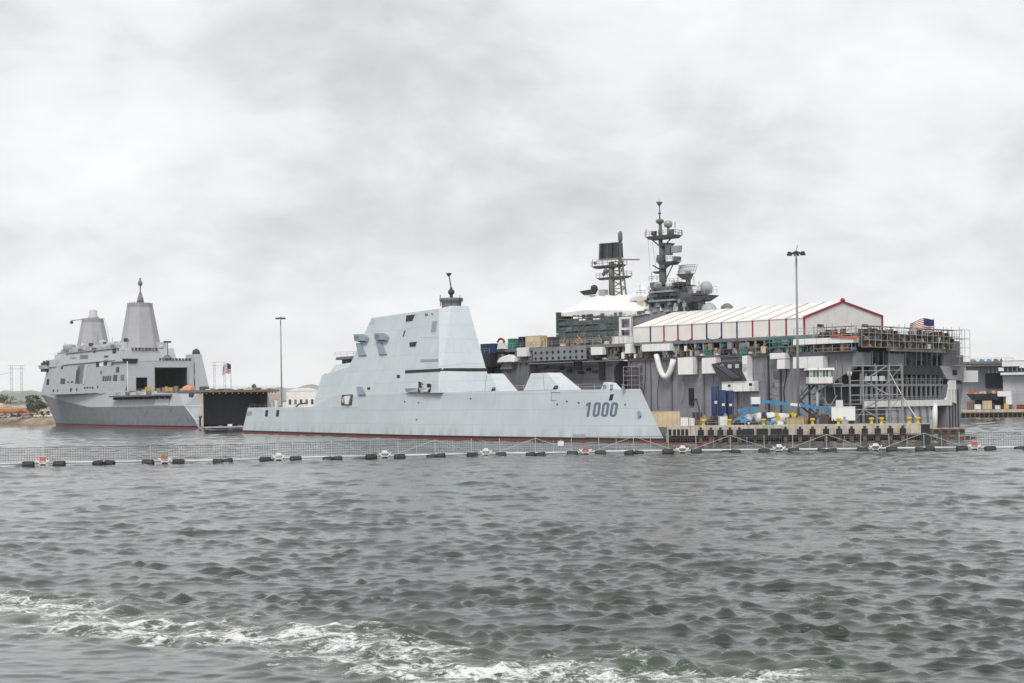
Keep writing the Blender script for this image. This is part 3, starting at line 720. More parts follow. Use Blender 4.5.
# twin enclosed masts
def emast(px, w0, w1, zb_, zt_, name):
    c = px
    ring = lambda w, z: [(c + w*math.cos(RAD(22.5 + 45*k)), w*math.sin(RAD(22.5 + 45*k)), z) for k in range(8)]
    o = MB().rings([ring(w0, zb_), ring(w1, zt_ - 1.6)], cap=True).build(name, navy_pink, lpd)
    MB().rings([ring(w1 + .05, zt_ - 1.62), ring(w1 - .1, zt_)]).build('mast_cap', paint('mast_cap_grey', (.31, .30, .315), .6, .1, .1), o)
    for k in range(8):
        a = RAD(22.5 + 45*k); bar('corner_strip', (c + w0*math.cos(a), w0*math.sin(a), zb_), (c + w1*math.cos(a), w1*math.sin(a), zt_ - 1.6), .09, navy_pink, o)
    return o
am = P.y(140.5, 345, 0).x; zt_a = P.y(138.5, 303.5, 0).z
o = emast(am, 8.0, 5.0, 31.0, zt_a, 'enclosed_mast')
MB().lathe((am + .6, 0, zt_a - .2), [(1.5, 0), (1.2, 2.4), (1.0, 2.5), (.55, 4.4), (.25, 4.6), (.25, 6.8), (.9, 7.6), (.95, 8.6), (.4, 9.2), (.4, 10.2), (0, 10.3)], 8).build('topmast', midgrey, o)
for k in range(5): bar('lightning_rod', (am - 3.5 + 1.7*k, -3 + .4*k, zt_a), (am - 3.5 + 1.7*k, -3 + .4*k, zt_a + .8), .1, dkgrey, o)
fm = P.y(93, 345, 0).x; zt_f = P.y(93, 318.5, 0).z
o = emast(fm, 7.0, 4.6, 32.5, zt_f, 'enclosed_mast')
MB().lathe((fm + .8, 0, zt_f - .2), [(2.3, 0), (2.3, 1.0), (1.7, 1.2), (1.7, 3.4), (1.2, 3.9), (0, 4.0)], 10).build('topmast_drum', navy_light, o)
bar('yardarm', (fm - 9.5, -6, zt_f - .4), (fm, 0, zt_f - .1), .16, dkgrey, o); bar('yardarm', (fm, 0, zt_f - .1), (fm + 9, 2, zt_f - .4), .12, navy_pink, o)
MB().lathe((fm - 9.5, -6, zt_f - 1.9), [(.2, 0), (.8, .3), (.7, 1.0), (.1, 1.4)], 8).build('wind_sensor', dkgrey, o)
bar('mast_cable', (fm + 9, 2, zt_f - .4), (fm + 14, 3, 33), .07, midgrey, o)
# radomes and roof gear
MB().lathe((P.y(69.5, 352, -8).x, -8, 31.0), [(2.0, 0), (2.0, .9), (2.6, 1.2), (2.7, 3.3), (2.5, 3.9), (1.6, 4.1), (0, 4.15)], 14).build('radome', paint('radome_grey', (.36, .39, .41), .5, .04, .03), lpd)
for px, zz, r_ in ((58, 28.6, 1.5), (83, 33.2, 1.2), (103, 33.0, 1.6), (109, 33.0, 1.0), (161, top + 4.1, 1.0)):
    q = P.y(px, 350, -7); MB().lathe((q.x, -7, zz - .2), [(r_*.8, 0), (r_, .4), (r_, r_), (r_*.7, r_*1.5), (0, r_*1.7)], 10).build('small_radome', navy_light, lpd)
bar('light_pole', (HX - 3, y0 + 6.8, top), (HX - 3, y0 + 6.8, top + 7.6), .16, dkgrey, lpd)
for s_ in (-1, 0, 1): block('floodlight', HX - 3.4, HX - 2.6, y0 + 6.3 + s_*1.0, y0 + 7.1 + s_*1.0, top + 7.2, top + 7.9, dkgrey, lpd)
MB().lathe((HX - 4, y0 + 7, top), [(2.2, 0), (2.0, 1.4), (1.0, 2.4), (0, 2.6)], 8).build('roof_turret', midgrey, lpd)
# openings on the port side
lsp = Vector((-120, -14.9, 13.6)); lsn = Vector((0, -12.6, 2.5)).normalized(); lsn = Vector((0, -(26.2 - 13.6), -(12.4 - 14.9)*-1)).normalized()
lsn = Vector((0, -12.6, 2.5)).normalized()
def ls(name, pts, mat, out=.08, parent=lpd): return plate(name, P, pts, lsp, lsn, mat, parent, out)
rec = ls('exhaust_recess', [(78, 365.5), (87.5, 364.5), (84, 383.5), (75, 384)], midgrey, .06)
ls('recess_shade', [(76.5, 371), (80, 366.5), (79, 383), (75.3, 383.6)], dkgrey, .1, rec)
ls('recess_rim', [(85.3, 364.8), (88, 364.5), (84.6, 384), (83, 384)], navy_light, .3, rec)
for x0_, y0_, x1_, y1_, mt_ in ((96, 362, 99, 367, black), (99.5, 362.3, 103, 366, white_p), (103.5, 360, 107, 365.5, black), (102.5, 376, 104, 381, dkgrey), (104.8, 376, 106.3, 381, dkgrey), (107.1, 375.8, 108.6, 380.8, dkgrey),
        (109.4, 375.7, 110.9, 380.7, dkgrey), (113, 375, 117, 381, dkgrey), (120.5, 374.5, 124, 380.5, midgrey), (116, 367, 119, 372.5, dkgrey), (60.5, 378.5, 65, 384, dkgrey), (46.5, 379, 49, 385, black), (67.5, 381.5, 69, 383, black),
        (71, 381, 72.5, 383, black), (70, 388, 71.5, 391.5, black), (76, 388.5, 77, 391, black), (84, 387, 85.4, 388.6, black), (86.5, 387, 88, 388.6, black), (89.5, 386.8, 90.6, 388.5, black), (92, 386.6, 93.2, 389, black), (97, 385.5, 98, 388.5, dkgrey),
        (100, 370.5, 102, 374, midgrey), (61, 366, 63, 369, dkgrey), (111, 363, 113, 366, midgrey), (52.5, 389.5, 54, 392, black), (57, 389.5, 58, 391.5, dkgrey)):
    ls('window', rect(x0_, y0_, x1_, y1_, .4), mt_)
usp, usn = Vector((-120, -12, 26.2)), Vector((0, -4.8, 1.0)).normalized()
for x0_, y0_, x1_, y1_, mt_ in ((112.5, 347.5, 116, 353.5, black), (93.5, 348, 95.5, 353, dkgrey), (121, 350, 124, 354, midgrey), (80, 355, 88, 359, midgrey), (104, 355.5, 108, 357.5, dkgrey), (70, 357.5, 76, 358.5, midgrey), (117, 348, 119, 352, midgrey)):
    plate('upper_opening', P, rect(x0_, y0_, x1_, y1_, .4), usp, usn, mt_, lpd, .08)
for zz in (30.95, 26.1):
    block('deck_ledge', -150, -86, -12.9 if zz < 30 else -11.6, -12.2 if zz < 30 else -10.9, zz, zz + .25, navy, lpd)
railing('guardrail', [(-160, -11.0, 31), (-88, -11.0, 31)], 1.1, 3.0, lpd, navy, .05)
# boat deck hanging on the side
bx0, bx1 = P.y(114, 394, -16.5).x, P.y(170, 394, -16.5).x
bd = MB().box(bx0, bx1, -18.6, -15.2, 11.6, 12.2).build('boat_deck', midgrey, lpd)
for i in range(11):
    xx = bx0 + 2 + i*(bx1 - bx0 - 4)/10
    block('boat_deck_bracket', xx, xx + .5, -17.6, -15.4, 10.6, 11.6, dkgrey, bd)
for i in range(9):
    xx = bx0 + 1.5 + i*5.3
    if xx < bx1 - 3: block('liferaft_canister', xx, xx + 2.4, -18.4, -17.2, 12.2, 13.3 + .3*(i % 2), (white_p, navy_light, white_p, midgrey)[i % 4], bd)
bar('jackstaff', (P.y(129, 390, -16.5).x, -17, 12), (P.y(129, 390, -16.5).x, -17, P.y(129, 361, -17).z), .22, white_p, lpd)
railing('guardrail', [(bx0, -18.5, 12.2), (bx1, -18.5, 12.2)], 1.1, 2.4, bd, navy, .05)
MB().frustum([(-36, -16.45, 8.3), (-22, -16.5, 8.3), (-22, -15.8, 8.3), (-36, -15.6, 8.3)], [(-33, -15.75, 12.3), (-22, -15.8, 12.3), (-22, -15.3, 12.3), (-33, -15.3, 12.3)]).build('side_sponson', white_p, lpd)
# faded rust run-off panels low on the hull
oo = MB()
tag(MB().rings([[(r__*math.cos(6.2832*k/9)*(1 + .22*math.sin(k*2.3 + z__)), .7*r__*math.sin(6.2832*k/9)*(1 + .2*math.cos(k*1.7)), z__ + .18*math.sin(k*3.1)) for k in range(9)] for r__, z__ in ((2.1, 0), (2.4, .7), (2.0, 1.5), (1.3, 2.0), (.5, 2.4))]).build('tarpaulin_bundle', paint('salmon_tarp', (.62, .28, .17), .8, .2, 0)), 'salmon orange tarpaulin bundle on the flight deck beside the open hangar', 'bundle').location = P.w(HX + 22, P.x(188, 386, HX + 22).y, 13.25)
# flag on the far side of the flight deck
def flag(name, label, base, h, w, fh, rz):
    f = thing(name, label, 'flag', base, rz)
    MB().tube((0, 0, 0), (0, 0, h), .09, .05).build('pole', dkgrey, f)
    m = MB(); nx_, nz_ = 16, 13
    for j in range(nz_ + 1):
        for i in range(nx_ + 1):
            u, v = i/nx_, j/nz_
            m.v.append((-u*w*.96, .26*w*math.sin(u*8 + v*2.2)*u**.6*.5, h - fh*(1-v) - u*u*.30*fh - .09*fh*math.sin(u*7 + v*1.5)))
    for j in range(nz_):
        for i in range(nx_):
            a = j*(nx_+1) + i; m.f.append((a, a+1, a+nx_+2, a+nx_+1))
            m.mi[len(m.f)-1] = 2 if (i < 7 and j >= 6) else (0 if j % 2 == 0 else 1)
    m.smooth = set(range(len(m.f)))
    for k in range(12):                                 # stars
        i, j = 1 + (k % 4)*1.6, 7 + (k//4)*2
        pass
    m.build('cloth', [red, white_p, tentblue], f)
    return f
q = P.x(231, 386, -3.0)
wp = P.w(-3.0, q.y, 13.25)
flag('flag_with_pole', 'small red, white and blue flag above the open stern of the left warship', wp, P.x(231, 363.5, -3.0).z - 13.25, 3.0, 3.2, RAD(25))
q = P.x(254, 386, -6.0)
o = thing('deck_marker', 'small dark ball on a post on the flight deck of the left warship', 'marker', P.w(-6, q.y, 13.25))
MB().tube((0, 0, 0), (0, 0, .8), .1).build('post', dkgrey, o); MB().lathe((0, 0, .6), [(.3, 0), (.8, .5), (.8, 1.0), (.3, 1.5), (0, 1.55)], 8).build('ball', dkgrey, o)

rr = random.Random(41)
for i in range(26):                                     # lockers, vents and aerials along the roofs
    x = -163 + i*3.0 + rr.uniform(-.8, .8); z = 31.0 if rr.random() < .6 else 33.3; yy = -10.6 if z < 32 else -8.0; hgt = rr.uniform(.6, 2.0)
    block('roof_gear', x, x + rr.uniform(.6, 2.2), yy, yy + 1.4, z, z + hgt, rr.choice((navy, navy_light, midgrey, dkgrey, navy)), lpd)
for x, z, hgt in ((-160, 31, 5), (-140, 33.5, 3.2), (-118, 33.4, 4.5), (-101, 33.4, 2.5), (-174, 28.6, 3.5), (-84, 31, 3)):
    bar('whip_antenna', (x, -8.2, z), (x, -8.2, z + hgt), .09, midgrey, lpd)
for i in range(16):                                     # gear along the flight deck edge and by the hangar
    y = -12.4 + i*1.75; block('deck_gear', -2.5 + rr.uniform(-3, 2.0), -.6 + rr.uniform(0, 1.0), y, y + rr.uniform(.3, 1.2), 13.26, 13.4 + rr.uniform(.05, .5), rr.choice((brownp, midgrey, steel, dkgrey, white_p)), lpd)
for i in range(12):
    y = -10 + i*1.5; block('hangar_gear', HX + 3 + rr.uniform(0, 6), HX + 4.4 + rr.uniform(0, 6), y, y + rr.uniform(.4, 1.3), 13.26, 14.0 + rr.uniform(.2, 1.6), rr.choice((cream, yellow, brownp, midgrey, orange, white_p)), lpd)
q0, q1 = P.y(107, 425, -14.4), P.y(134, 420, -14.6)

# ------------------------------------------------------------------ the assault ship under repair
H = Frame((66.8, 289.9), 43.0)
lhd = ship('amphibious_assault_ship', 'big grey flat-topped warship wrapped in scaffolding and white sheets behind the pier', 'warship', H)
DK = 20.2
def hx_(px, y=0.0, py=370): return H.y(px, py, y).x
XE0, XE1 = hx_(607), hx_(629)                            # elevator opening
# hull: aft part proud, forward part set back under the gallery
MB().frustum([(XE1, .6, -1.5), (-10.0, .8, -1.5), (-10, 30, -1.5), (XE1, 30, -1.5)], [(XE1, 0, 16.6), (-10.0, 0, 16.6), (-10.0, 30, 16.6), (XE1, 30, 16.6)]).build('hull', violet, lhd)
MB().frustum([(-10.2, .85, -1.5), (-6, 1.2, -1.5), (-1, 5.5, -1.5), (-1, 30, -1.5), (-10.2, 30, -1.5)], [(-10.2, .5, 6.1), (-5, .8, 6.1), (-1, 3.8, 6.1), (-1, 30, 6.1), (-10.2, 30, 6.1)]).build('quarter_hull', violet, lhd)
MB().prism_y([(-10, 16.6), (-.25, 16.6), (-.25, H.y(866, 367, 0).z), (-6.5, H.y(846, 384, 0).z), (-10, H.y(838, 394, 0).z)], .02, .45).build('quarter_wing', violet, lhd)
MB().frustum([(-150, 10, -1.5), (XE0, 2.6, -1.5), (XE0, 30, -1.5), (-150, 24, -1.5)], [(-154, 3.6, 16.6), (XE0, 2.4, 16.6), (XE0, 36, 16.6), (-154, 34, 16.6)]).build('forward_hull', violet, lhd)
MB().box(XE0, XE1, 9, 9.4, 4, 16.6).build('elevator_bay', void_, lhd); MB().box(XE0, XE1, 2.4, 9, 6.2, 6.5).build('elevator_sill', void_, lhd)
for k in range(5):                                      # rounded upper corner of the elevator opening
    a0, a1 = RAD(90*k/5), RAD(90*(k+1)/5); R_ = 2.6
    MB().prism_y([(XE0 + R_*(1 - math.cos(a0)), 16.6), (XE0 + R_*(1 - math.cos(a1)), 16.6), (XE0 + R_*(1 - math.cos(a1)), 14 + R_*math.sin(a1)), (XE0 + R_*(1 - math.cos(a0)), 14 + R_*math.sin(a0))], 2.4, 3.0).build('corner_plate', violet, lhd)
block('elevator_guide', XE1 - .1, XE1 + .5, -.25, .1, 5, 16.6, midgrey, lhd)
for x in (hx_(650), hx_(671), hx_(703), hx_(736), hx_(768), hx_(780)):
    block('hull_pipe', x, x + .28, -.22, .1 + .04*0, 3.0, 16.5, dkgrey if x > hx_(760) else midgrey, lhd)
block('hull_recess', hx_(688.5), hx_(693), -.06, .3, H.y(690, 405, 0).z, H.y(690, 388, 0).z, black, lhd)
block('hull_ledge', XE1, -.4, -.5, .0, 16.3, 16.62, midgrey, lhd)
# flight deck, gallery wall and gallery frames
MB().prism_z([(-157, 2), (-157, 30), (-150, 38), (0, 39), (0, 0), (-60, -1.2), (-150, -1.0)], DK - .7, DK).build('flight_deck', midgrey, lhd)
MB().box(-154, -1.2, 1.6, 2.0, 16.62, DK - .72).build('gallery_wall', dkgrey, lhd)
MB().box(-154, -1.2, -.6, 1.6, 16.62, 16.8).build('gallery_walkway', midgrey, lhd)
i = 0; x = -150.0
while x < -3:
    block('gallery_frame', x, x + .28, -.5, .0, 16.8, DK - .72, (midgrey, violet, steel)[i % 3], lhd)
    if i % 4 == 1: block('gallery_panel', x + .3, x + 2.0, -.3, -.2, 16.9, DK - 1.0, violet, lhd)
    if i % 5 == 3: block('gallery_locker', x + .4, x + 1.7, -.4, .6, 16.8, 18.4, (white_p, greenp, midgrey, yellow)[i % 4], lhd)
    x += 2.15; i += 1
railing('gallery_rail', [(-154, -.7, 16.8), (-3, -.7, 16.8)], 1.1, 2.1, lhd, midgrey, .05)
railing('deck_edge_rail', [(-154, -.8, DK), (-63, -1.0, DK)], 1.2, 2.4, lhd, steel, .05)
railing('deck_edge_rail', [(-14, -.2, DK), (-.2, .2, DK), (-.2, 38, DK)], 1.3, 2.2, lhd, steel, .06)
# perforated gallery screen forward
sx0, sx1 = hx_(534, -1.3), hx_(587, -1.3)
scr = MB().box(sx0, sx1, -1.5, -1.2, 17.0, 20.0).build('gallery_screen', paint('screen_grey', (.23, .245, .26), .6, .15, .1), lhd)
k = 0; x = sx0 + .8
while x < sx0 + 18:
    for zz in (17.6, 18.9): MB().lathe((0, 0, 0), [(.0, -.08), (.33, -.08), (.33, .08), (.0, .08)], 8).build('screen_hole', black, scr).matrix_local = Matrix.LocRotScale(Vector((x, -1.52, zz)), Matrix.Rotation(RAD(90), 3, 'X'), None)
    x += 1.75
while x < sx1 - 1:
    block('screen_slot', x, x + .5, -1.58, -1.5, 18.0, 19.6, black, scr); x += 1.7 + .8*((k := k + 1) % 3 == 0)
# white sheeted enclosures hung on the ship's side
def encl(px0, py0, px1, py1, y0=-2.0, y1=-.1, mat=white, name='sheeted_enclosure'):
    a = H.y(px0, py1, y0); b = H.y(px1, py0, y0).copy(); b.x = max(H.y(px1, py0, y1).x, a.x + 1.2)
    m = MB(); j = lambda: random.uniform(-.06, .06)
    m.frustum([(a.x, y0, a.z), (b.x, y0 + j(), a.z + j()), (b.x, y1, a.z), (a.x, y1, a.z + j())], [(a.x + j(), y0 + j(), b.z + j()), (b.x + j(), y0, b.z + j()), (b.x, y1, b.z), (a.x, y1, b.z)])
    o = m.build(name, mat, lhd); n = max(1, int((b.x - a.x)/2.4))
    for q in range(1, n):
        xx = a.x + (b.x - a.x)*q/n; block('batten', xx - .05, xx + .05, y0 - .1, y0, a.z + .05, b.z - .05, paint('sheet_batten', (.6, .6, .58), .6, .1, .1), o)
    return o
for e_ in ((517, 347, 532, 356.5), (591, 346.5, 608, 355), (625, 343, 636, 353.5), (642, 343, 675, 351.5), (678, 357, 698, 374.5), (702, 357.5, 721, 373.5), (770, 352.5, 790, 359), (777, 359, 790, 369), (793, 356, 828, 368.5), (722, 380.5, 759, 391.8), (742.5, 355.5, 751.5, 380.5), (793, 336.5, 858.5, 345)):
    encl(*e_)
for a, b, c, d in ((728, 384.5, 730.5, 387), (749, 383, 752, 386)): 
    q0, q1 = H.y(a, d, -2.75), H.y(c, b, -2.75); block('sheet_port', q0.x, q1.x, -2.8, -2.7, q0.z, q1.z, black, lhd)
# soft mounds of white sheeting forward
def mound(px0, px1, py0, py1, y0, y1, mat=white, name='draped_sheet', prof=((0, .0), (.08, .55), (.25, .85), (.5, 1.0), (.8, .9), (.95, .6), (1, .1))):
    a = H.y(px0, py1, y0); b = H.y(px1, py0, y0); R = []
    for u, v in prof:
        x = a.x + (b.x - a.x)*u; h = a.z + (b.z - a.z)*v
        R.append([(x, y0, a.z - .05), (x, y0 + .25, a.z + (h - a.z)*.85), (x, (y0*2+y1)/3, h), (x, (y0+y1*2)/3, h), (x, y1, a.z + (h-a.z)*.6), (x, y1, a.z - .05)])
    return MB().rings(R, smooth=False).build(name, mat, lhd)
mound(497, 514, 354, 362, -2.2, 2); mound(500, 511, 358, 369, -1.2, 2, violet, 'sponson_pod')
# forward sponson with its clutter
so = MB().frustum([(hx_(484), -2.6, 16.0), (hx_(497), -2.6, 16.0), (hx_(497), 2, 16.0), (hx_(484), 2, 16.0)], [(hx_(479.5), -3.2, 19.2), (hx_(499), -3.2, 19.2), (hx_(499), 2, 19.2), (hx_(479.5), 2, 19.2)]).build('sponson', dkgrey, lhd)
MB().lathe((hx_(490), -1, 12.2), [(1.2, 0), (1.5, .6), (1.3, 2.2), (2.2, 3.9)], 8).build('sponson_foot', black, so)
railing('sponson_rail', [(hx_(479.5), -3.2, 19.2), (hx_(499), -3.2, 19.2)], 1.2, 1.4, so, steel, .05)
for px0 in (504, 511, 517, 523):
    xx = hx_(px0, -.5); block('hull_column', xx, xx + .9, -.5, .4, 8.0, 17.0, (violet, midgrey)[px0 % 2], lhd)
MB().frustum([(hx_(502), -.6, 8), (hx_(529), -.6, 8), (hx_(526), 2.5, 8), (hx_(502), 2.5, 8)], [(hx_(502), -.3, 16.5), (hx_(530), -.3, 16.5), (hx_(530), 2.5, 16.5), (hx_(502), 2.5, 16.5)]).build('hull_bulge', paint('worn_grey', (.17, .17, .185), .6, .2, .25, rust=.2), lhd)
for (a, b, c, d, m_) in ((560, 366, 563.5, 370, black), (567, 369, 571, 373, dkgrey), (574, 361, 581, 370, dkgrey), (586, 368, 590, 371, black), (578, 371, 583, 374, black), (592, 370, 596, 373, dkgrey), (553, 371, 557, 374, dkgrey), (599, 362, 604, 380, dkgrey), (545, 366, 548, 369, dkgrey)):
    q0, q1 = H.y(a, d, 2.3), H.y(c, b, 2.3); block('hull_opening', q0.x, q1.x, 2.2, 2.6, q0.z, q1.z, m_, lhd)
# piping and hoses along the side
m = MB()
for zz, r_ in ((15.6, .12), (12.8, .10), (11.6, .14)): m.tube((hx_(536, 2), 2.1, zz - .3), (XE0 - .3, 1.9, zz), r_)
m.build('hull_piping', rustm, lhd)
# white ventilation hose hanging in a loop
pts = []
for i in range(13):
    u = i/12; px = 656.5 + 17*u; py = 357 + 19.5*(1 - abs(2*u - 1.06)**2.2)
    q = H.y(px, min(py, 377), -1.3); pts.append(tuple(q))
tag(MB().path(pts, .62, 8).build('ventilation_hose', white), 'thick white ventilation hose hanging in a U loop on the grey hull', 'hose')
bpy.data.objects['ventilation_hose'].location = (H.o[0], H.o[1], 0); bpy.data.objects['ventilation_hose'].rotation_euler = (0, 0, -H.phi)
# dark folding brow stowed on the side
a, b = H.y(712, 364, -2.2), H.y(745, 381, -2.2)
st = MB().prism_y([(a.x, a.z), (a.x + 2.2, a.z + .3), (b.x - 2.0, a.z + .4), (b.x + .3, b.z + .2), (b.x - 6.0, b.z)], -2.4, -.4).build('stowed_ramp', dkgrey, lhd)
for i in range(6):
    f = i/6; x = a.x + 1.5 + (b.x - a.x - 6)*f; bar('ramp_brace', (x, -2.6, a.z - .4), (x + 4.2, -2.6, b.z + .6), .14, black if i % 2 else midgrey, st)
for i in range(4): block('ramp_hole', a.x + 2.4 + i*1.8, a.x + 3.3 + i*1.8, -2.62, -2.52, a.z - 1.0, a.z - .2, navy_light, st)
# scaffold builder: standards, ledgers, braces and boards, each a piece of its own
def scaffold(parent, o, ux, nb, bay, nl, lift, depth, uy, mat=steel, bmat=board, r=.07, brace=True, miss=.12, boards=True):
    o, ux, uy = Vector(o), Vector(ux), Vector(uy); up = Vector((0, 0, 1)); H_ = nl*lift
    for d in (0, 1):
        b0 = o + uy*depth*d
        for i in range(nb + 1):
            bar('standard', b0 + ux*bay*i, b0 + ux*bay*i + up*(H_ + random.uniform(-.2, .7)), r, mat, parent)
        for j in range(1, nl + 1):
            bar('ledger', b0 + up*lift*j, b0 + ux*bay*nb + up*lift*j, r*.85, mat, parent)
            if d == 0: bar('guard_rail', b0 + up*(lift*j - .9), b0 + ux*bay*nb + up*(lift*j - .9), r*.7, mat, parent)
    for j in range(nl + 1):
        for i in range(nb):
            if boards and random.random() > miss:
                p = o + ux*(bay*i + .06) + up*(lift*j)
                q = [p, p + ux*(bay - .12), p + ux*(bay - .12) + uy*depth, p + uy*depth]
                MB().frustum(q, [v + up*.09 for v in q]).build('platform_board', bmat, parent)
            if brace and j < nl and random.random() < .4:
                p = o + ux*bay*i + up*lift*j; bar('brace', p, p + ux*bay + up*lift, r*.7, mat, parent)
def hth(name, label, cat, group=None): return thing(name, label, cat, (H.o[0], H.o[1], 0), -H.phi, group)
# scaffold inside the elevator opening
sc = hth('scaffold_tower', 'narrow scaffold tower with red boards at the dark elevator opening', 'scaffold')
scaffold(sc, (XE1 - .3, -1.6, 7.0), (1, 0, 0), 2, 2.2, 4, 2.0, 1.4, (0, 1, 0), steel, paint('red_board', (.30, .10, .07), .8, .25, .1))
# stern: open gallery with two rows of columns
def sx(px, py=385): q = H.x(px, py, 0); return q.y, q.z
zl0, zl1, zl2, zl3 = sx(905, 402)[1], sx(905, 385)[1], sx(905, 367)[1], 17.0
ywr = sx(946)[0]
MB().box(-9.2, -8.8, 0.6, ywr, 6.4, 17).build('stern_bulkhead', paint('bulkhead_grey', (.22, .235, .26), .6, .12, .15), lhd)
MB().box(-8.8, -.4, 1.4, ywr - .2, 6.2, 6.5).build('stern_gallery_floor', midgrey, lhd)
MB().box(-8.8, -.6, 1.2, ywr - .2, zl1 - .25, zl1 + .25).build('stern_gallery_shelf', violet, lhd)
MB().box(-9.2, -.2, 4.6, ywr + 2, zl2, zl2 + .4).build('stern_gallery_head', dkgrey, lhd)
for i in range(17):
    yy = 2.4 + i*(ywr - 4.0)/16
    block('stern_column', -.9, -.6, yy, yy + .42, 6.5, zl1 - .25, violet, lhd); block('stern_column', -.9, -.6, yy, yy + .32, zl1 + .25, zl2 if i > 2 else zl2 - 1.2, steel if i % 3 else violet, lhd)
    if i % 2 == 0 and i > 2: bar('stern_brace', (-.75, yy, zl1), (-.75, yy + 2.1, zl2 - .3), .09, midgrey, lhd)
railing('stern_rail', [(-.5, 2, zl1 + .25), (-.5, ywr - .5, zl1 + .25)], 1.1, 2.0, lhd, steel, .05)
railing('stern_rail', [(-.5, 2, 6.6), (-.5, ywr - .5, 6.6)], 1.1, 2.0, lhd, steel, .05)
for i in range(14):
    yy = 5 + i*(ywr - 6)/14; MB().frustum([(-.25, yy, zl2 - 1.5), (-.15, yy + 2.2, zl2 - 1.5), (-.35, yy + 2.2, zl2 - 1.5), (-.45, yy, zl2 - 1.5)], [(-.1, yy, zl2 + .3), (-.1, yy + 2.2, zl2 + .3), (-.3, yy + 2.2, zl2 + .3), (-.3, yy, zl2 + .3)]).build('awning_flap', dkgrey, lhd)
# white lip round the gallery's foot, turning up at the far side
lip = [(3.0, zl0 + .1)] + [(3.0 + (ywr - 4)*k/6, zl0 - .05*k) for k in range(1, 7)]
MB().box(-.3, .35, 3.0, ywr + 2.0, zl0 - .9, zl0 + .35).build('stern_lip', white_p, lhd)
yr_, zr_ = sx(955, 384)
MB().frustum([(-.3, ywr - .3, zl0 + .3), (.3, ywr - .3, zl0 + .3), (.3, yr_, zl0 - .6), (-.3, yr_, zl0 - .6)], [(-.3, ywr + 1.4, zr_ + .8), (.25, ywr + 1.4, zr_ + .8), (.25, yr_, zr_ + .8), (-.3, yr_, zr_ + .8)]).build('stern_lip_upturn', white_p, lhd)
# lower stern: gate recess, gate, white post, dark side door, starboard quarter
ga, gb = sx(886, 412)[0], sx(932, 412)[0]
MB().frustum([(.2, ga, .6), (.2, gb, .6), (-1.0, gb, .6), (-1.0, ga, .6)], [(-.2, ga, zl0 - .9), (-.2, gb, zl0 - .9), (-1.0, gb, zl0 - .9), (-1.0, ga, zl0 - .9)]).build('stern_gate', navy, lhd)
for i in range(6): block('gate_rib', .0, .35, ga + 1.2 + i*(gb-ga-2)/5.5, ga + 1.5 + i*(gb-ga-2)/5.5, .8, zl0 - 1.0, midgrey, lhd)
MB().box(-1.2, -.1, 3.0, ga, .4, zl0 - .9).build('stern_plate', dkgrey, lhd)
MB().tube((.2, gb + .7, .6), (.2, gb + .7, zl0 - .6), .62, n=10).build('stern_post', white_p, lhd)
dy0, dy1 = gb + 1.3, sx(947, 412)[0]
MB().box(-3.2, -3, dy0, dy1, .4, zl0).build('side_door', void_, lhd)
for i in range(3): block('door_gear', -2.6, -1.6, dy0 + .5 + i*1.5, dy0 + 1.4 + i*1.5, 1.0 + i, 2.4 + i*1.2, (rustm, midgrey, black)[i], lhd)
hy1, hy2 = sx(958, 428)[0], sx(963, 395)[0]
MB().frustum([(.1, dy1, -1.5), (.1, hy1, -1.5), (-30, hy1, -1.5), (-30, dy1, -1.5)], [(0, dy1 - .5, zl0 + 3.6), (0, hy2, zl0 + 3.6), (-30, hy2, zl0 + 3.6), (-30, dy1 - .5, zl0 + 3.6)]).build('starboard_quarter', violet, lhd)
MB().frustum([(-.3, ywr + 1.6, zl0 + 3.6), (-.3, hy2 + .3, zl0 + 3.6), (-30, hy2 + .3, zl0 + 3.6), (-30, ywr + 1.6, zl0 + 3.6)], [(-.6, ywr - .3, zl2 + 1), (-.6, hy2 + 1.5, zl2 + 1), (-30, hy2 + 1.5, zl2 + 1), (-30, ywr - .3, zl2 + 1)]).build('starboard_flare', dkgrey, lhd)
for i in range(4): block('quarter_rib', .08, .3, dy1 + .8 + i*1.3, dy1 + .95 + i*1.3, .8, zl0 + 2.5, dkgrey, lhd)
# gallery level above: panels of grey plate and posts, white beam
gy = [sx(p)[0] for p in (858, 872, 889, 905, 944, 962)]
def zpx(py, px=905): return H.x(px, py, 0).z
zc0, zc1, zc2 = zpx(367), zpx(355.5), zpx(350)
MB().box(-.8, -.1, -.5, gy[1], zc0, zc1 + .4).build('quarter_panel', violet, lhd); MB().box(-.8, -.1, gy[2], gy[3], zc0 + .2, zc1 + .3).build('quarter_panel', violet, lhd)
MB().box(-.8, -.1, gy[4], gy[5] + 1, zc0, zc1 + .4).build('quarter_panel', violet, lhd)
MB().box(-3, -2.8, gy[1], gy[4], zc0, zc2).build('gallery_back', midgrey, lhd)
MB().box(-3.4, -2.2, 1.0, gy[5] + .5, zc2 - .4, DK - .72).build('gallery_back', dkgrey, lhd)
MB().box(-2.1, -1.0, gy[4] - 3, gy[5] + 1.5, zc1 + .1, DK - .74).build('gallery_end', midgrey, lhd)
block('stern_beam', -.5, .2, gy[2], gy[4] + .5, zc2 - .3, zc2 + .5, white_p, lhd)
for i in range(14):
    yy = gy[1] + .5 + i*(gy[4] - gy[1] - 1)/13; block('gallery_post', -.4, -.15, yy, yy + .25, zc0, zc2 - .3, (steel, midgrey, violet)[i % 3], lhd)
    if i % 3 == 1: block('gallery_fitting', -2.6, -1.0, yy + .4, yy + 1.6, zc0 + .3, zc0 + 1.4 + .5*(i % 2), (white_p, dkgrey, midgrey)[i % 3], lhd)
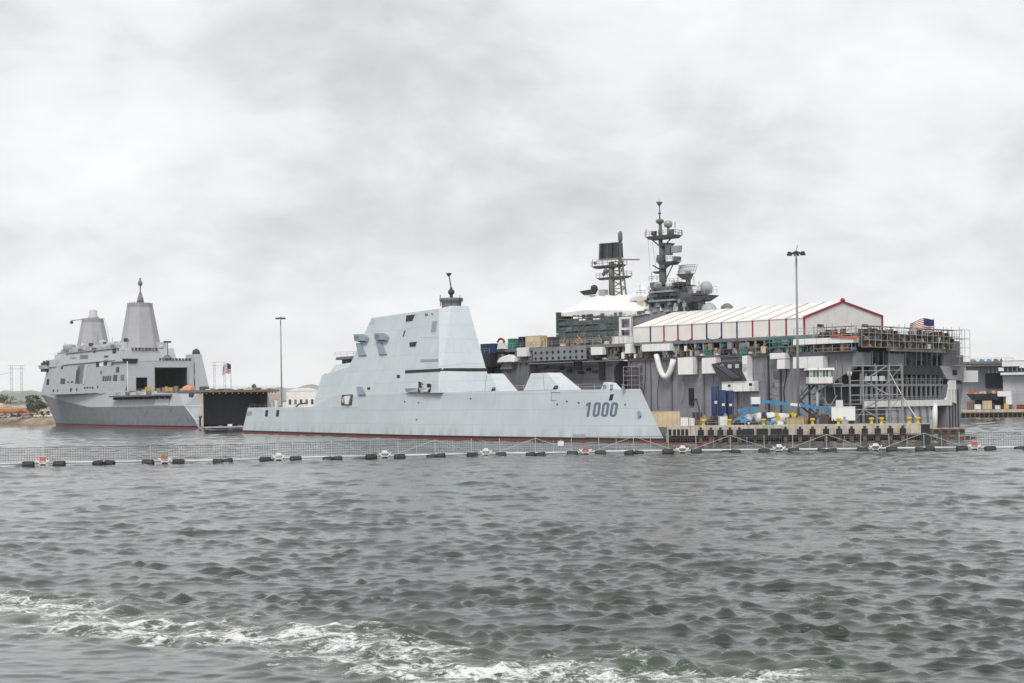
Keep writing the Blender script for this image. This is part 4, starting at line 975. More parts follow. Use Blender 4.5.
MB().lathe((0, 0, 0), [(0, -.1), (.55, -.1), (.55, .1), (0, .1)], 12).build('round_plate', white_p, lhd).matrix_local = Matrix.LocRotScale(H.y(849.5, 373.5, -.12), Matrix.Rotation(RAD(90), 3, 'X'), None)
# starboard quarter boxes hanging out to the right
def sbox(name, a, b, c, d, mat, depth=5, out=.3):
    p, q = H.x(a, d, out), H.x(c, b, out); return MB().box(out - depth, out, p.y, q.y, p.z, q.z).build(name, mat, lhd)
sbox('sheeted_enclosure', 964, 370.5, 978, 382, white, 4, .4); sbox('sponson_box', 945, 356, 963, 366, violet, 6, -.2)
MB().frustum([(-6, gy[4] + 1, zpx(379, 955)), (.1, gy[4] + 1, zpx(379, 955)), (.1, sx(965)[0], zpx(381, 955)), (-6, sx(965)[0], zpx(381, 955))], [(-6, gy[4] - 2, zpx(366, 955)), (.1, gy[4] - 2, zpx(366, 955)), (.1, sx(966)[0], zpx(367, 955)), (-6, sx(966)[0], zpx(367, 955))]).build('sponson', navy, lhd)
sbox('sponson_port', 953, 370, 957, 375, black, .4, .2)
# scaffolding round the stern end of the flight deck
sc = hth('deck_scaffold', 'brown boarded scaffolding crowded along the stern edge of the flight deck', 'scaffold')
scaffold(sc, (.5, 1.0, zpx(350) + .2), (0, 1, 0), 16, 2.35, 3, 1.38, 1.6, (1, 0, 0), steel, board, .065, miss=.2)
for k in range(60):
    yy = random.uniform(1, 37); z0_ = zpx(350) + .2 + random.uniform(0, 3); bar('loose_tube', (random.uniform(.2, 1.9), yy, z0_), (random.uniform(.2, 1.9), yy + random.uniform(-2.5, 2.5), z0_ + random.uniform(.2, 1.8)), .055, random.choice((steel, rustm, midgrey, cream)), sc)
for i in range(110):
    yy = random.uniform(1.5, 37.5); zz = random.choice((0, 1, 2))*1.38 + zpx(350) + .32; w_ = random.uniform(.15, .75)
    block('stacked_material', .7, 1.5, yy, yy + w_, zz, zz + random.uniform(.25, 1.1), random.choice((rustm, brownp, midgrey, midgrey, steel, violet, board, rustm, cream, white_p, dkgrey)), sc)
for i in range(16):
    yy = .6 + i*2.3; block('debris_sheet', -.1, .0, yy, yy + 2.2, zpx(348), zpx(333) + random.uniform(-.6, .6), random.choice((midgrey, brownp, violet, dkgrey, midgrey)), sc)
sc = hth('deck_scaffold', 'orange and brown staging with a red tarp right of the white tent', 'scaffold')
scaffold(sc, (-8.5, -1.8, 16.6), (1, 0, 0), 4, 2.1, 3, 1.6, 1.4, (0, 1, 0), steel, board, .065, miss=.1)
for i in range(24):
    xx = -8 + random.uniform(0, 7.5); zz = 16.8 + random.choice((0, 1, 2))*1.6
    block('stacked_material', xx, xx + random.uniform(.2, .9), -1.5, -.7, zz, zz + random.uniform(.5, 1.2), random.choice((rustm, brownp, rustm, midgrey, orange, dkgrey)), sc)
MB().frustum([(-4.5, -2.4, 19.6), (1.2, -2.4, 19.0), (1.2, -.8, 19.2), (-4.5, -.8, 19.9)], [(-4.3, -2.3, 19.8), (1.2, -2.3, 19.2), (1.2, -.9, 19.4), (-4.3, -.9, 20.1)]).build('red_tarp', paint('red_tarp', (.45, .09, .05), .7, .2, 0), sc)
sc = hth('edge_scaffold', 'open scaffold poles sticking out past the far stern corner', 'scaffold')
q = sx(952, 345)
scaffold(sc, (.4, q[0] - 1, zpx(366, 955)), (0, 1, 0), 2, 2.4, 4, 1.9, 1.8, (1, 0, 0), steel, cream, .05, miss=.5)
# rope from the gallery to the pier
# ------------------------------------------------------------------ white tent on the flight deck
tent = hth('work_tent', 'long white tent with red and dark blue stripes on the flight deck', 'tent')
fx = H.y(804.5, 317, 6).x; te = 24.0; tb = DK + .25; bx = H.y(632, 330, 6).x
ty0 = 6.0; ty1 = H.x(882, 316, fx).y; tr = H.x(842.6, 301.3, fx).z; ym = H.x(842.6, 301.3, fx).y
te = H.x(804.5, 317, fx).z; te1 = H.x(882, 316, fx).z
px_s = [633, 650.4, 664, 678, 692, 706.7, 721.6, 737, 752.7, 769.4, 786.3, 804.3]
xs_ = [H.y(p, 325, ty0).x for p in px_s]
cols = [tentw, tentblue, red, red, red, tentblue, tentblue, tentblue, red, red, red, red]
for i in range(11):
    a, b = xs_[i], xs_[i+1]; g = .03
    MB().quad8([(a+g, ty0, tb), (b-g, ty0, tb), (b-g, ty0 + .12, tb), (a+g, ty0 + .12, tb), (a+g, ty0 - .0, te), (b-g, ty0, te), (b-g, ty0 + .12, te), (a+g, ty0 + .12, te)]).build('wall_panel', tentw, tent)
    k = 5; sag = .14
    R = [[(a + g + (b-a-2*g)*u/k, ty0 - .15, te - .08), (a + g + (b-a-2*g)*u/k, (ty0 + ym)/2, (te + tr)/2 - sag*math.sin(math.pi*u/k)), (a + g + (b-a-2*g)*u/k, ym, tr),
          (a + g + (b-a-2*g)*u/k, ym, tr - .1), (a + g + (b-a-2*g)*u/k, (ty0 + ym)/2, (te + tr)/2 - .1 - sag*math.sin(math.pi*u/k)), (a + g + (b-a-2*g)*u/k, ty0 - .15, te - .18)] for u in range(k + 1)]
    MB().rings(R).build('roof_panel', tentw, tent)
    MB().rings([[(a + g + (b-a-2*g)*u, ym, tr), (a + g + (b-a-2*g)*u, ty1 + .15, te1), (a + g + (b-a-2*g)*u, ty1 + .15, te1 - .1), (a + g + (b-a-2*g)*u, ym, tr - .1)] for u in (0, 1)]).build('roof_panel', tentw, tent)
for i in range(1, 12):
    x = xs_[i]; w_ = .16 if i < 11 else .2; c = cols[i]
    MB().box(x - w_, x + w_, ty0 - .12, ty0 + .05, tb + .1, te - .05).build('wall_stripe', c, tent)
    thin = .05 if i < 8 else .10
    if i == 11: thin = .22
    MB().rings([[(x + s_*thin, ty0 - .2, te - .02), (x + s_*thin, ym, tr + .08), (x + s_*thin, ym, tr - .02), (x + s_*thin, ty0 - .2, te - .12)] for s_ in (-1, 1)]).build('roof_stripe', c if i in (4, 5, 6, 9, 10, 11) else paint('stripe_grey', (.30, .27, .27), .6, .1, 0), tent)
for i0, i1, c in ((2, 3, paint('stripe_orange', (.55, .30, .16), .6, .1, 0)), (3, 4, red), (5, 6, tentblue)):
    a, b = xs_[i0], xs_[i1]
    MB().path([(a, ty0 - .12, tb + .5), (a + .5, ty0 - .14, tb + .12), ((a+b)/2, ty0 - .15, tb - .12), (b - .5, ty0 - .14, tb + .12), (b, ty0 - .12, tb + .5)], .12, 5).build('hem_swag', c, tent)
for (yy0, yy1) in ((ty0, (ty0+ym)/2), ((ty0+ym)/2, ym), (ym, (ym+ty1)/2), ((ym+ty1)/2, ty1)):
    def zt(y): return te + (tr - te)*(y - ty0)/(ym - ty0) if y <= ym else tr + (te1 - tr)*(y - ym)/(ty1 - ym)
    MB().frustum([(fx, yy0 + .02, tb), (fx, yy1 - .02, tb), (fx - .12, yy1 - .02, tb), (fx - .12, yy0 + .02, tb)], [(fx, yy0 + .02, zt(yy0) - .1), (fx, yy1 - .02, zt(yy1) - .1), (fx - .12, yy1 - .02, zt(yy1) - .1), (fx - .12, yy0 + .02, zt(yy0) - .1)]).build('gable_panel', tentw, tent)
def rake(p, q): MB().rings([[(fx + .22, p[0], p[1] + .12), (fx - .25, p[0], p[1] + .12), (fx - .25, p[0], p[1] - .33), (fx + .22, p[0], p[1] - .33)], [(fx + .22, q[0], q[1] + .12), (fx - .25, q[0], q[1] + .12), (fx - .25, q[0], q[1] - .33), (fx + .22, q[0], q[1] - .33)]]).build('gable_trim', red, tent)
rake((ty0 - .25, te), (ym, tr)); rake((ym, tr), (ty1 + .25, te1))
MB().box(fx - .2, fx + .22, ty1 - .35, ty1 + .15, tb, te1).build('gable_trim', red, tent)
MB().lathe((fx, ym, tr - .1), [(.5, 0), (.5, .5), (.2, .8), (0, .85)], 8).build('ridge_cap', red, tent)
for p in (820.5, 865): 
    q = H.x(p, 325.5, fx); block('gable_vent', fx + .0, fx + .08, q.y - 1.2, q.y + 1.2, q.z - .3, q.z + .25, black, tent)

# ------------------------------------------------------------------ island of the assault ship: part of the ship
IY = 27.0
def iy(px, py, y=IY): return H.y(px, py, y)
def iblock(name, px0, py0, px1, py1, mat, y0=22.0, y1=32.0, parent=lhd, r0=0, r1=0, zb=None):
    a = H.y(px0, py1, y0); b = H.y(px1, py0, y0).copy(); z_ = a.z if zb is None else zb
    while y1 > y0 + .6 and H.y(px1, py0, y1).x < a.x + (b.x - a.x)*.55: y1 -= .4
    b.x = H.y(px1, py0, y1).x
    return MB().frustum([(a.x, y0, z_), (b.x, y0, z_), (b.x, y1, z_), (a.x, y1, z_)], [(a.x + r0, y0, b.z), (b.x + r1, y0, b.z), (b.x + r1, y1, b.z), (a.x + r0, y1, b.z)]).build(name, mat, parent)
isl = iblock('island', 560, 314, 700, 342, midgrey, zb=DK); 
iblock('island_wall', 632, 308, 690, 330, violet, 21.9, 31, lhd)
# green netted scaffold in front of the island
sc = hth('netted_scaffold', 'dark green netted scaffold wrapping the lower island', 'scaffold')
a, b = H.y(559, 341.5, 20.4), H.y(621, 316, 20.4)
scaffold(sc, (a.x, 20.2, a.z - .6), (1, 0, 0), 9, (b.x - a.x)/9, 4, (b.z - a.z + .6)/4, 1.4, (0, 1, 0), mastg, board, .08, miss=.3)
for i in range(9):
    for j in range(4):
        x0 = a.x + (b.x - a.x)*i/9; z0_ = a.z - .5 + (b.z - a.z + .5)*j/4
        w_ = (b.x - a.x)/9 - .08; h_ = (b.z - a.z + .5)/4 - (.10 if random.random() < .7 else .45); d_ = random.uniform(-.08, .08)
        MB().frustum([(x0, 20.5 + d_, z0_), (x0 + w_, 20.5 - d_, z0_), (x0 + w_, 20.58 - d_, z0_), (x0, 20.58 + d_, z0_)], [(x0, 20.5 - d_, z0_ + h_), (x0 + w_, 20.5 + d_, z0_ + h_), (x0 + w_, 20.58 + d_, z0_ + h_), (x0, 20.58 - d_, z0_ + h_)]).build('net_panel', netgreen if (i*3 + j) % 5 else paint('debris_net_pale', (.19, .25, .26), .8, .2, .1), sc)
for j in range(3):
    x0 = a.x - .9
    block('edge_net', x0, x0 + .8, 20.4, 26, a.z - .4 + j*2.4, a.z + 1.8 + j*2.4 + .3*j, paint('moss_net', (.05, .075, .035), .9, .3, .1), sc)
# white shrink-wrap tent over the funnel
def wrap(pts, y0, y1, mat, name):
    R = []
    for i, (px, pt, pb) in enumerate(pts):
        t_, b_ = H.y(px, pt, (y0+y1)/2), H.y(px, pb, y0); x = H.y(px, pt, y0).x
        h = t_.z - b_.z; jj = random.uniform(-.15, .15)
        R.append([(x, y0, b_.z - .3), (x, y0 - .1 + jj, b_.z + h*.22), (x, y0 + (y1-y0)*.18 + jj, b_.z + h*.72), (x, y0 + (y1-y0)*.4, b_.z + h), (x, y0 + (y1-y0)*.6, b_.z + h*.98), (x, y1, b_.z + h*.6), (x, y1, b_.z - .3)])
    return MB().rings(R).build(name, mat, lhd)
wrap([(556.5, 312.8, 314), (561, 310, 315), (571, 302.5, 315), (580, 296.8, 315), (590, 295.3, 315), (602, 297, 315), (614, 295.8, 315), (626, 296.5, 315), (633, 299, 315), (640, 303.5, 314), (646, 308.8, 312.5), (649.5, 311.5, 312.8)], 21.5, 32, white, 'shrink_wrap_cover')
# skirt of ragged sheeting under the cover
for i in range(16):
    x = H.y(573 + i*4.6, 316, 21.3).x; block('ragged_sheet', x, x + random.uniform(.3, 1.5), 21.15, 21.3, H.y(600, 315 + random.uniform(0, 3), 21.3).z, H.y(600, 313.5, 21.3).z, random.choice((white, netgreen, netgreen, mastg, dkgrey)), lhd)
# white stair frame beside the net
fr_ = hth('white_gantry', 'tall white rectangular gantry beside the green netted scaffold', 'gantry')
a, b = H.y(620, 341.5, 19.8), H.y(632, 316.5, 19.8); zm = H.y(626, 328.8, 19.8).z
for x in (a.x, b.x - .55): MB().box(x, x + .55, 19.5, 20.0, DK, b.z).build('upright', white_p, fr_)
for z_ in (b.z - .5, zm - .25): MB().box(a.x + .55, b.x - .55, 19.5, 20.0, z_, z_ + .5).build('crossbar', white_p, fr_)
MB().box(a.x + .55, b.x - .55, 20.6, 20.8, DK, b.z - .5).build('back_panel', violet, fr_)
# bridge tower
iblock('bridge_tower', 649, 300, 690, 318, violet, 22, 31); t2 = iblock('bridge_deck', 649, 291.5, 690, 297, midgrey, 21, 31.5, r1=.5); iblock('bridge_core', 652, 285, 686, 312, paint('tower_grey', (.16, .165, .185), .6, .2, .15), 22.4, 30)
iblock('bridge_windows', 657, 293, 680, 296.6, black, 20.9, 31.4)
iblock('bridge_ledge', 648, 290, 692, 291.6, steel, 20.6, 31.8); iblock('bridge_ledge', 648, 299, 694, 300.5, steel, 20.8, 31.8)
iblock('tower_step', 650, 281, 668, 288, midgrey, 22.5, 28); iblock('tower_side', 666, 286.5, 694, 291, dkgrey, 23, 29)
q0, q1 = H.y(686, 308, 20.6), H.y(717, 295, 20.6)
MB().frustum([(q0.x, 20.6, q0.z + 1.4), (q1.x - 4.6, 20.6, q0.z + 1.4), (q1.x - 4.6, 24.4, q0.z + 1.4), (q0.x, 24.4, q0.z + 1.4)], [(q0.x, 20.6, q1.z), (q1.x - 2.0, 20.6, q1.z + .2), (q1.x - 2.0, 24.4, q1.z + .2), (q0.x, 24.4, q1.z)]).build('bridge_wing', dkgrey, lhd)
iblock('bridge_wing_deck', 690, 293.5, 716, 295.3, rustm, 20.4, 31); iblock('wing_support', 688, 302, 698, 314, dkgrey, 23, 29)
railing('bridge_rail', [(H.y(692, 294, 20.5).x, 20.5, H.y(692, 293.5, 20.5).z), (H.y(717, 294, 20.5).x, 20.5, H.y(717, 293.5, 20.5).z)], 1.6, 1.4, lhd, steel, .06)
iblock('ladder_panel', 683.5, 300.5, 686, 314, steel, 21.7, 22.2)
for i in range(9):
    px = 652 + i*4.4; a = H.y(px, 299 + (i % 3)*4, 21.9); block('tower_fitting', a.x, a.x + .7 + .4*(i % 2), 21.6, 22.0, a.z - .9, a.z, random.choice((dkgrey, steel, black, white_p)), lhd)
def dome(name, px, py, y, r, mat):
    c = H.y(px, py, y); return MB().lathe((c.x, y, c.z - r), [(r*.55, 0), (r*.95, r*.5), (r, r), (r*.87, r*1.5), (r*.5, r*1.87), (0, r*2)], 12).build(name, mat, lhd)
rad = MATS.get('radome_grey') or paint('radome_grey', (.40, .44, .45), .5, .04, .03)
dome('radome', 706, 287.5, 26, 1.5, rad); dome('radome', 669, 284.5, 23, .9, white_p); dome('radome', 709, 310.5, 22, 1.8, rad); dome('radome', 727, 309.8, 30, 1.55, midgrey); dome('radome', 658, 285.5, 22.5, 1.0, rad)
iblock('white_panel', 692.5, 286, 700.5, 293.2, white_p, 22, 23); iblock('radome_base', 700.5, 288.5, 712, 293.6, midgrey, 24, 29)
iblock('mid_platform', 672, 283.5, 697, 286, rustm, 22, 28); iblock('cream_house', 637, 295, 648, 307, cream, 23, 27, lhd); iblock('dark_box', 635, 291, 640, 293.2, dkgrey, 24, 26)
# surface search radar dish: curved lattice reflector
c = H.y(686, 271.5, 25); dish = MB().tube((c.x + .6, 25, H.y(686, 285, 25).z), (c.x + .6, 25, c.z), .55, .8).frustum([(c.x - .6, 24.3, c.z - 1.8), (c.x + 1.4, 24.3, c.z - 1.8), (c.x + 1.4, 25.2, c.z - 1.8), (c.x - .6, 25.2, c.z - 1.8)], [(c.x - 1.9, 23.6, c.z - .6), (c.x + 2.0, 23.6, c.z - .6), (c.x + 2.0, 25.4, c.z - .6), (c.x - 1.9, 25.4, c.z - .6)]).build('search_radar', mastg, lhd)
for i in range(13):
    f = i/12; x = c.x - 2.6 + 5*f; yy = 24.6 + 1.0*(2*f - 1)**2
    bar('reflector_rib', (x, yy - .5, c.z - .7), (x + .35, yy + .1, c.z + 1.5), .10, steel, dish)
for z_ in (-.6, .2, 1.0, 1.5):
    MB().path([(c.x - 2.6 + 5*k/8, 24.3 + 1.0*(2*k/8 - 1)**2 + .2*z_, c.z + z_) for k in range(9)], .09, 5).build('reflector_rail', steel, dish)
# main mast with platforms
def platform(px0, px1, py, th, y0, y1, mat, parent, rail=True, n=0):
    a = H.y(px0, py + th, y0); b = H.y(px1, py, y1).copy(); b.z = H.y((px0+px1)/2, py, (y0+y1)/2).z; a.z = b.z - abs(th)*.24
    o = MB().frustum([(a.x + .7, y0 + .5, a.z), (b.x - .7, y0 + .5, a.z), (b.x - .7, y1 - .5, a.z), (a.x + .7, y1 - .5, a.z)], [(a.x, y0, b.z), (b.x, y0, b.z), (b.x, y1, b.z), (a.x, y1, b.z)]).build('mast_platform', mat, parent)
    if rail: railing('platform_rail', [(a.x, y0, b.z), (b.x, y0, b.z), (b.x, y1, b.z)], 1.1, 1.2, o, mastg, .06)
    return o
mx_ = H.y(662.5, 285, 27).x
def mz_(py): return H.y(662, py, 27).z
mm = MB().tube((mx_ + .2, 27, mz_(291)), (mx_ + .1, 27, mz_(262)), .95, .85, 8).tube((mx_ + .1, 27, mz_(262)), (mx_, 27, mz_(243)), .8, .7, 8).build('main_mast', mastg, lhd)
MB().tube((mx_ - .4, 27, mz_(243)), (mx_ - .4, 27, mz_(222)), .5, .35, 8).tube((mx_ - .5, 27, mz_(222)), (mx_ - .6, 27, mz_(205)), .2, .12).tube((mx_ - .6, 27, mz_(205)), (mx_ - .6, 27, mz_(199)), .05).lathe((mx_ - .5, 27, mz_(224)), [(.3, 0), (.95, .4), (.95, 1.0), (.3, 1.3)], 8).lathe((mx_ - .55, 27, mz_(214)), [(.2, 0), (.45, .2), (.2, .5)], 8).lathe((mx_ - .6, 27, mz_(206)), [(.15, 0), (.75, .9), (.75, 1.05), (0, 1.1)], 8).build('topmast', mastg, mm)
platform(645, 682.5, 236, 3, 25, 29, mastg, mm); platform(658, 675.5, 243.5, 3, 25.5, 28.5, mastg, mm, False); platform(656.5, 681, 262, 3, 25.3, 28.7, mastg, mm); platform(651.5, 665, 271.5, 2.2, 26, 28, mastg, mm, False); platform(654, 690, 287.5, 1.8, 23, 29, mastg, mm)
MB().tube((mx_ + 2.3, 26.5, mz_(236)), (mx_ + 2.3, 26.5, mz_(228)), .3).lathe((mx_ + 2.3, 26.5, mz_(229)), [(.3, 0), (.9, .3), (1.0, 1.2), (.7, 1.7), (0, 1.8)], 10).build('mast_antenna', steel, mm)
for px, py, w_, h_, mt_ in ((672, 249.5, 2.2, 1.5, steel), (657.5, 258.5, 1.1, 1.6, midgrey), (666, 250, 1.4, 2.4, mastg), (668, 232, 1.2, 1.0, midgrey), (652, 233.5, .8, 1.0, dkgrey), (674, 259, 1.3, 1.0, mastg), (660, 267, 1.5, .9, mastg)):
    q = H.y(px, py, 26); MB().frustum([(q.x, 25.6, q.z - h_/2), (q.x + w_, 25.6, q.z - h_/2), (q.x + w_, 26.8, q.z - h_/2), (q.x, 26.8, q.z - h_/2)], [(q.x + .1, 25.6, q.z + h_/2), (q.x + w_*1.1, 25.6, q.z + h_/2), (q.x + w_*1.1, 26.8, q.z + h_/2), (q.x + .1, 26.8, q.z + h_/2)]).build('mast_antenna', mt_, mm)
for px, p0, p1 in ((646, 236, 229), (653.5, 236, 231), (681.5, 236, 229.5), (678, 236, 232), (671, 236, 231), (675, 228, 222)):
    q0, q1 = H.y(px, p0, 25.4), H.y(px, p1, 25.4); bar('whip_antenna', q0, q1, .1, mastg, mm)
for px0, px1 in ((648, 650), (652, 656)): bar('halyard', H.y(px0, 239, 25.6), H.y(px1, 270, 25.6), .035, midgrey, mm)
for s_ in (-1, 1):
    bar('mast_strut', (mx_ + s_*.4, 27, mz_(247)), (mx_ + s_*2.8, 27, mz_(239)), .16, mastg, mm); bar('mast_strut', (mx_ + s_*.4, 27, mz_(270)), (mx_ + s_*2.8, 27, mz_(264.5)), .16, mastg, mm)
bar('mast_strut', (mx_ + .5, 27, mz_(283)), (mx_ + 3.4, 27, mz_(264)), .15, mastg, mm)
# second mast: lattice with a big flat radar
lx = H.y(612, 290, 27).x
def lz(py): return H.y(612, py, 27).z
m2 = MB().tube((lx, 27, lz(298)), (lx - .1, 27, lz(262)), .75, .7, 8).build('lattice_mast', paint('mast_olive', (.20, .20, .17), .6, .2, .15, rust=.1), lhd)
ol = MATS['mast_olive']; x2a, x2b = H.y(626.5, 298, 27).x, H.y(622, 262, 27).x
bar('mast_leg', (x2a, 27, lz(298)), (x2b, 27, lz(262)), .25, ol, m2); bar('mast_leg', (lx + 1.2, 29.5, lz(298)), (lx + .8, 28.6, lz(262)), .22, ol, m2)
for k in range(4):
    za, zb_ = 298 - 9*k, 289 - 9*k
    if k > 2: zb_ = 262
    f = lambda p: x2a + (x2b - x2a)*(298 - p)/36
    bar('mast_brace', (lx, 27, lz(za)), (f(zb_), 27, lz(zb_)), .14, ol, m2); bar('mast_brace', (f(za), 27, lz(za)), (lx, 27, lz(zb_)), .14, ol, m2); bar('mast_rung', (lx, 27, lz(zb_)), (f(zb_), 27, lz(zb_)), .12, ol, m2)
platform(591, 627, 265.5, 2.4, 25.6, 28.4, mastg, m2); platform(596, 632, 277, 2.2, 26, 28, mastg, m2, True)
bar('yardarm', H.y(618, 259.5, 27), H.y(639.5, 259.6, 27), .17, ol, m2)
a, b = H.y(600.5, 259.5, 26), H.y(620, 242.5, 26)
rd = MB().frustum([(a.x, 25.6, a.z), (b.x, 26.6, a.z), (b.x, 27.2, a.z), (a.x, 26.2, a.z)], [(a.x + .4, 25.4, b.z), (b.x, 26.4, b.z), (b.x, 27.0, b.z), (a.x + .4, 26.0, b.z)]).build('flat_radar', dkgrey, m2)
MB().frustum([(a.x - .15, 25.4, a.z - .2), (a.x + .2, 25.4, a.z - .2), (a.x + .2, 26.2, a.z - .2), (a.x - .15, 26.2, a.z - .2)], [(a.x + .25, 25.2, b.z + .1), (a.x + .6, 25.2, b.z + .1), (a.x + .6, 26, b.z + .1), (a.x + .25, 26, b.z + .1)]).build('radar_frame', ol, rd)
bar('radar_frame', (a.x, 25.3, a.z - .1), (b.x, 26.4, a.z - .1), .2, ol, rd); bar('radar_frame', (a.x + .4, 25.3, b.z + .1), (b.x, 26.4, b.z + .1), .12, ol, rd)
for k in range(4): f = (k + .6)/4.4; bar('radar_rib', (a.x + (b.x - a.x)*f, 25.5 + f, a.z), (a.x + .3 + (b.x - a.x)*f, 25.3 + f, b.z), .12, (black, mastg)[k % 2], rd)
bar('radar_pole', H.y(620.5, 262, 26), H.y(620.3, 240, 26), .3, mastg, m2); MB().lathe(tuple(H.y(620.3, 240, 26)), [(.3, -.6), (.55, 0), (.55, 1.6), (.3, 2.1)], 8).build('pole_head', mastg, m2)
for px, py, r_ in ((606, 271, .7), (595, 263, .4), (603.5, 274, .5)):
    q = H.y(px, py, 26); MB().lathe((q.x, 26, q.z - r_), [(r_*.4, 0), (r_, r_*.7), (r_, r_*1.3), (0, r_*2)], 8).build('small_dish', midgrey, m2)
for px in (592.5, 597, 602, 631): bar('whip_antenna', H.y(px, 266 if px < 610 else 278, 25.8), H.y(px, 259.5 if px < 610 else 272, 25.8), .08, mastg, m2)
# low radar left of the lattice mast
a = H.y(582, 293.5, 25); 
sr_ = MB().frustum([(a.x + 1, 24.5, a.z - .5), (a.x + 4.0, 24.5, a.z - .4), (a.x + 4.0, 25.5, a.z - .4), (a.x + 1, 25.5, a.z - .5)], [(a.x - .2, 24.2, a.z + .5), (a.x + 4.8, 24.4, a.z + .9), (a.x + 4.8, 25.6, a.z + .9), (a.x - .2, 25.8, a.z + .5)]).build('navigation_radar', dkgrey, lhd)
MB().lathe((a.x + 3.9, 25, a.z + .7), [(.3, 0), (.9, .2), (.8, .9), (.2, 1.2)], 8).build('radar_head', dkgrey, sr_); MB().tube((a.x + 2.5, 25, a.z - 2.0), (a.x + 2.5, 25, a.z - .3), .3).build('radar_post', white_p, sr_)
block('sheet_box', lx - 2.6, lx - .8, 25, 26.5, lz(297), lz(289.5), rad, lhd)
# ------------------------------------------------------------------ things standing on the flight deck
def dthing(name, label, cat, px0, px1, h, y0, y1, mat, trim=None, group=None, zb=DK):
    x0, x1 = H.y(px0, 345, y0).x, H.y(px1, 345, y0).x
    t = thing(name, label, cat, H.w(x0, y0, zb), -H.phi, group); L_ = x1 - x0; D_ = y1 - y0
    MB().box(0, L_, 0, D_, .12, h).build('body', mat, t)
    for k in range(max(2, int(L_/1.1))): 
        u = (k + .5)*L_/max(2, int(L_/1.1)); MB().box(u - .14, u + .14, -.05, 0, .25, h - .15).build('rib', trim or mat, t)
    MB().box(-.04, L_ + .04, -.06, D_ + .04, 0, .12).box(-.04, L_ + .04, -.06, D_ + .04, h, h + .1).build('frame', trim or mat, t)
    return t
dthing('container', 'dark blue container on the sponson at the left end of the flight deck', 'container', 480.5, 493.5, 2.2, -2.4, 0, bluep, bluep, zb=19.25)
dthing('container', 'teal green container on the flight deck, left of two dark cabinets', 'container', 508, 514, 2.4, 2, 4.5, greenp)
dthing('cabinet', 'black cabinet between the teal and the tan containers', 'cabinet', 518.5, 524, 2.7, 2, 4.4, black, dkgrey)
dthing('container', 'long tan container on the forward flight deck edge', 'container', 525.5, 540, 2.8, 2, 4.6, cream, cream)
dthing('container', 'tan container joined to a dark stack on the forward flight deck', 'container', 540.5, 547, 2.3, 2, 4.6, cream, brownp)
dthing('equipment_rack', 'dark brown equipment rack on the flight deck, right of the tan containers', 'rack', 547.5, 553, 2.3, 2, 4.2, dkgrey, rustm)
dthing('white_container', 'white panelled container at the foot of the netted scaffold', 'container', 612, 626, 1.7, 1.5, 4, white_p, cream)
lt = hth('lifebuoy_frame', 'red and white arch standing on the sponson at the left end of the deck', 'arch')
c = H.y(501, 343, -1.5)
MB().path([(c.x + 1.15*math.cos(RAD(a_)), -1.5, c.z - .3 + 1.3*math.sin(RAD(a_))) for a_ in range(20, 161, 14)], .28, 6).build('arch', red, lt)
MB().frustum([(c.x - 1.1, -1.8, DK), (c.x + 1.1, -1.8, DK), (c.x + 1.1, -.8, DK), (c.x - 1.1, -.8, DK)], [(c.x - .7, -1.7, c.z + .2), (c.x + .7, -1.7, c.z + .2), (c.x + .7, -.9, c.z + .2), (c.x - .7, -.9, c.z + .2)]).build('cover', white_p, lt)
rr = random.Random(11)
for i in range(46):
    px = 497 + i*2.75 + rr.uniform(-1, 1); h = rr.uniform(.5, 1.5); y0 = rr.uniform(3.5, 9); x = H.y(px, 345, y0).x
    if 525 < px < 548: h += 0; y0 += 3
    w_ = rr.uniform(.7, 2.2); cn_, mat = rr.choice((('rusty', rustm), ('tan', cream), ('wooden', board), ('grey', midgrey), ('orange', orange), ('dark grey', dkgrey), ('silver', steel), ('white', white_p), ('brown', brownp), ('rusty', rustm)))
    o = MB().frustum([(0, 0, 0), (w_, 0, 0), (w_, 1.2, 0), (0, 1.2, 0)], [(.06, .06, h), (w_ - .06, .06, h + rr.uniform(-.15, .15)), (w_ - .06, 1.1, h), (.06, 1.1, h)]).box(-.05, w_ + .05, -.05, 1.25, -.0, .1).build('deck_crate', mat)
    o.location = H.w(x, y0, DK); o.rotation_euler = (0, 0, -H.phi + rr.uniform(-.3, .3))
    tag(o, 'small %s crate on the forward flight deck, %s from the left' % (cn_, ordinal(i + 1)), 'crate', 'crates cluttering the forward flight deck')
# low scaffold staging along the forward deck
sc = hth('deck_staging', 'low scaffold staging with planks along the forward flight deck', 'scaffold')
a = hx_(534, 4); b = hx_(612, 4)
scaffold(sc, (a, 5.0, DK), (1, 0, 0), 11, (b - a)/11, 1, 1.9, 1.5, (0, 1, 0), steel, board, .05, miss=.25)
fl = H.w(-1.0, H.x(934, 330, -1).y, DK)
flag('flag_with_pole', 'large red, white and blue flag flying above the stern scaffolding', fl, H.x(934, 318.5, -1).z - DK, 5.2, 2.6, RAD(-6))

iblock('tower_mass', 650, 285.5, 703, 314, paint('tower_grey', (.16, .165, .185), .6, .2, .15), 23.0, 27.5); iblock('tower_mass', 655, 281, 690, 286, dkgrey, 23.4, 26.5)
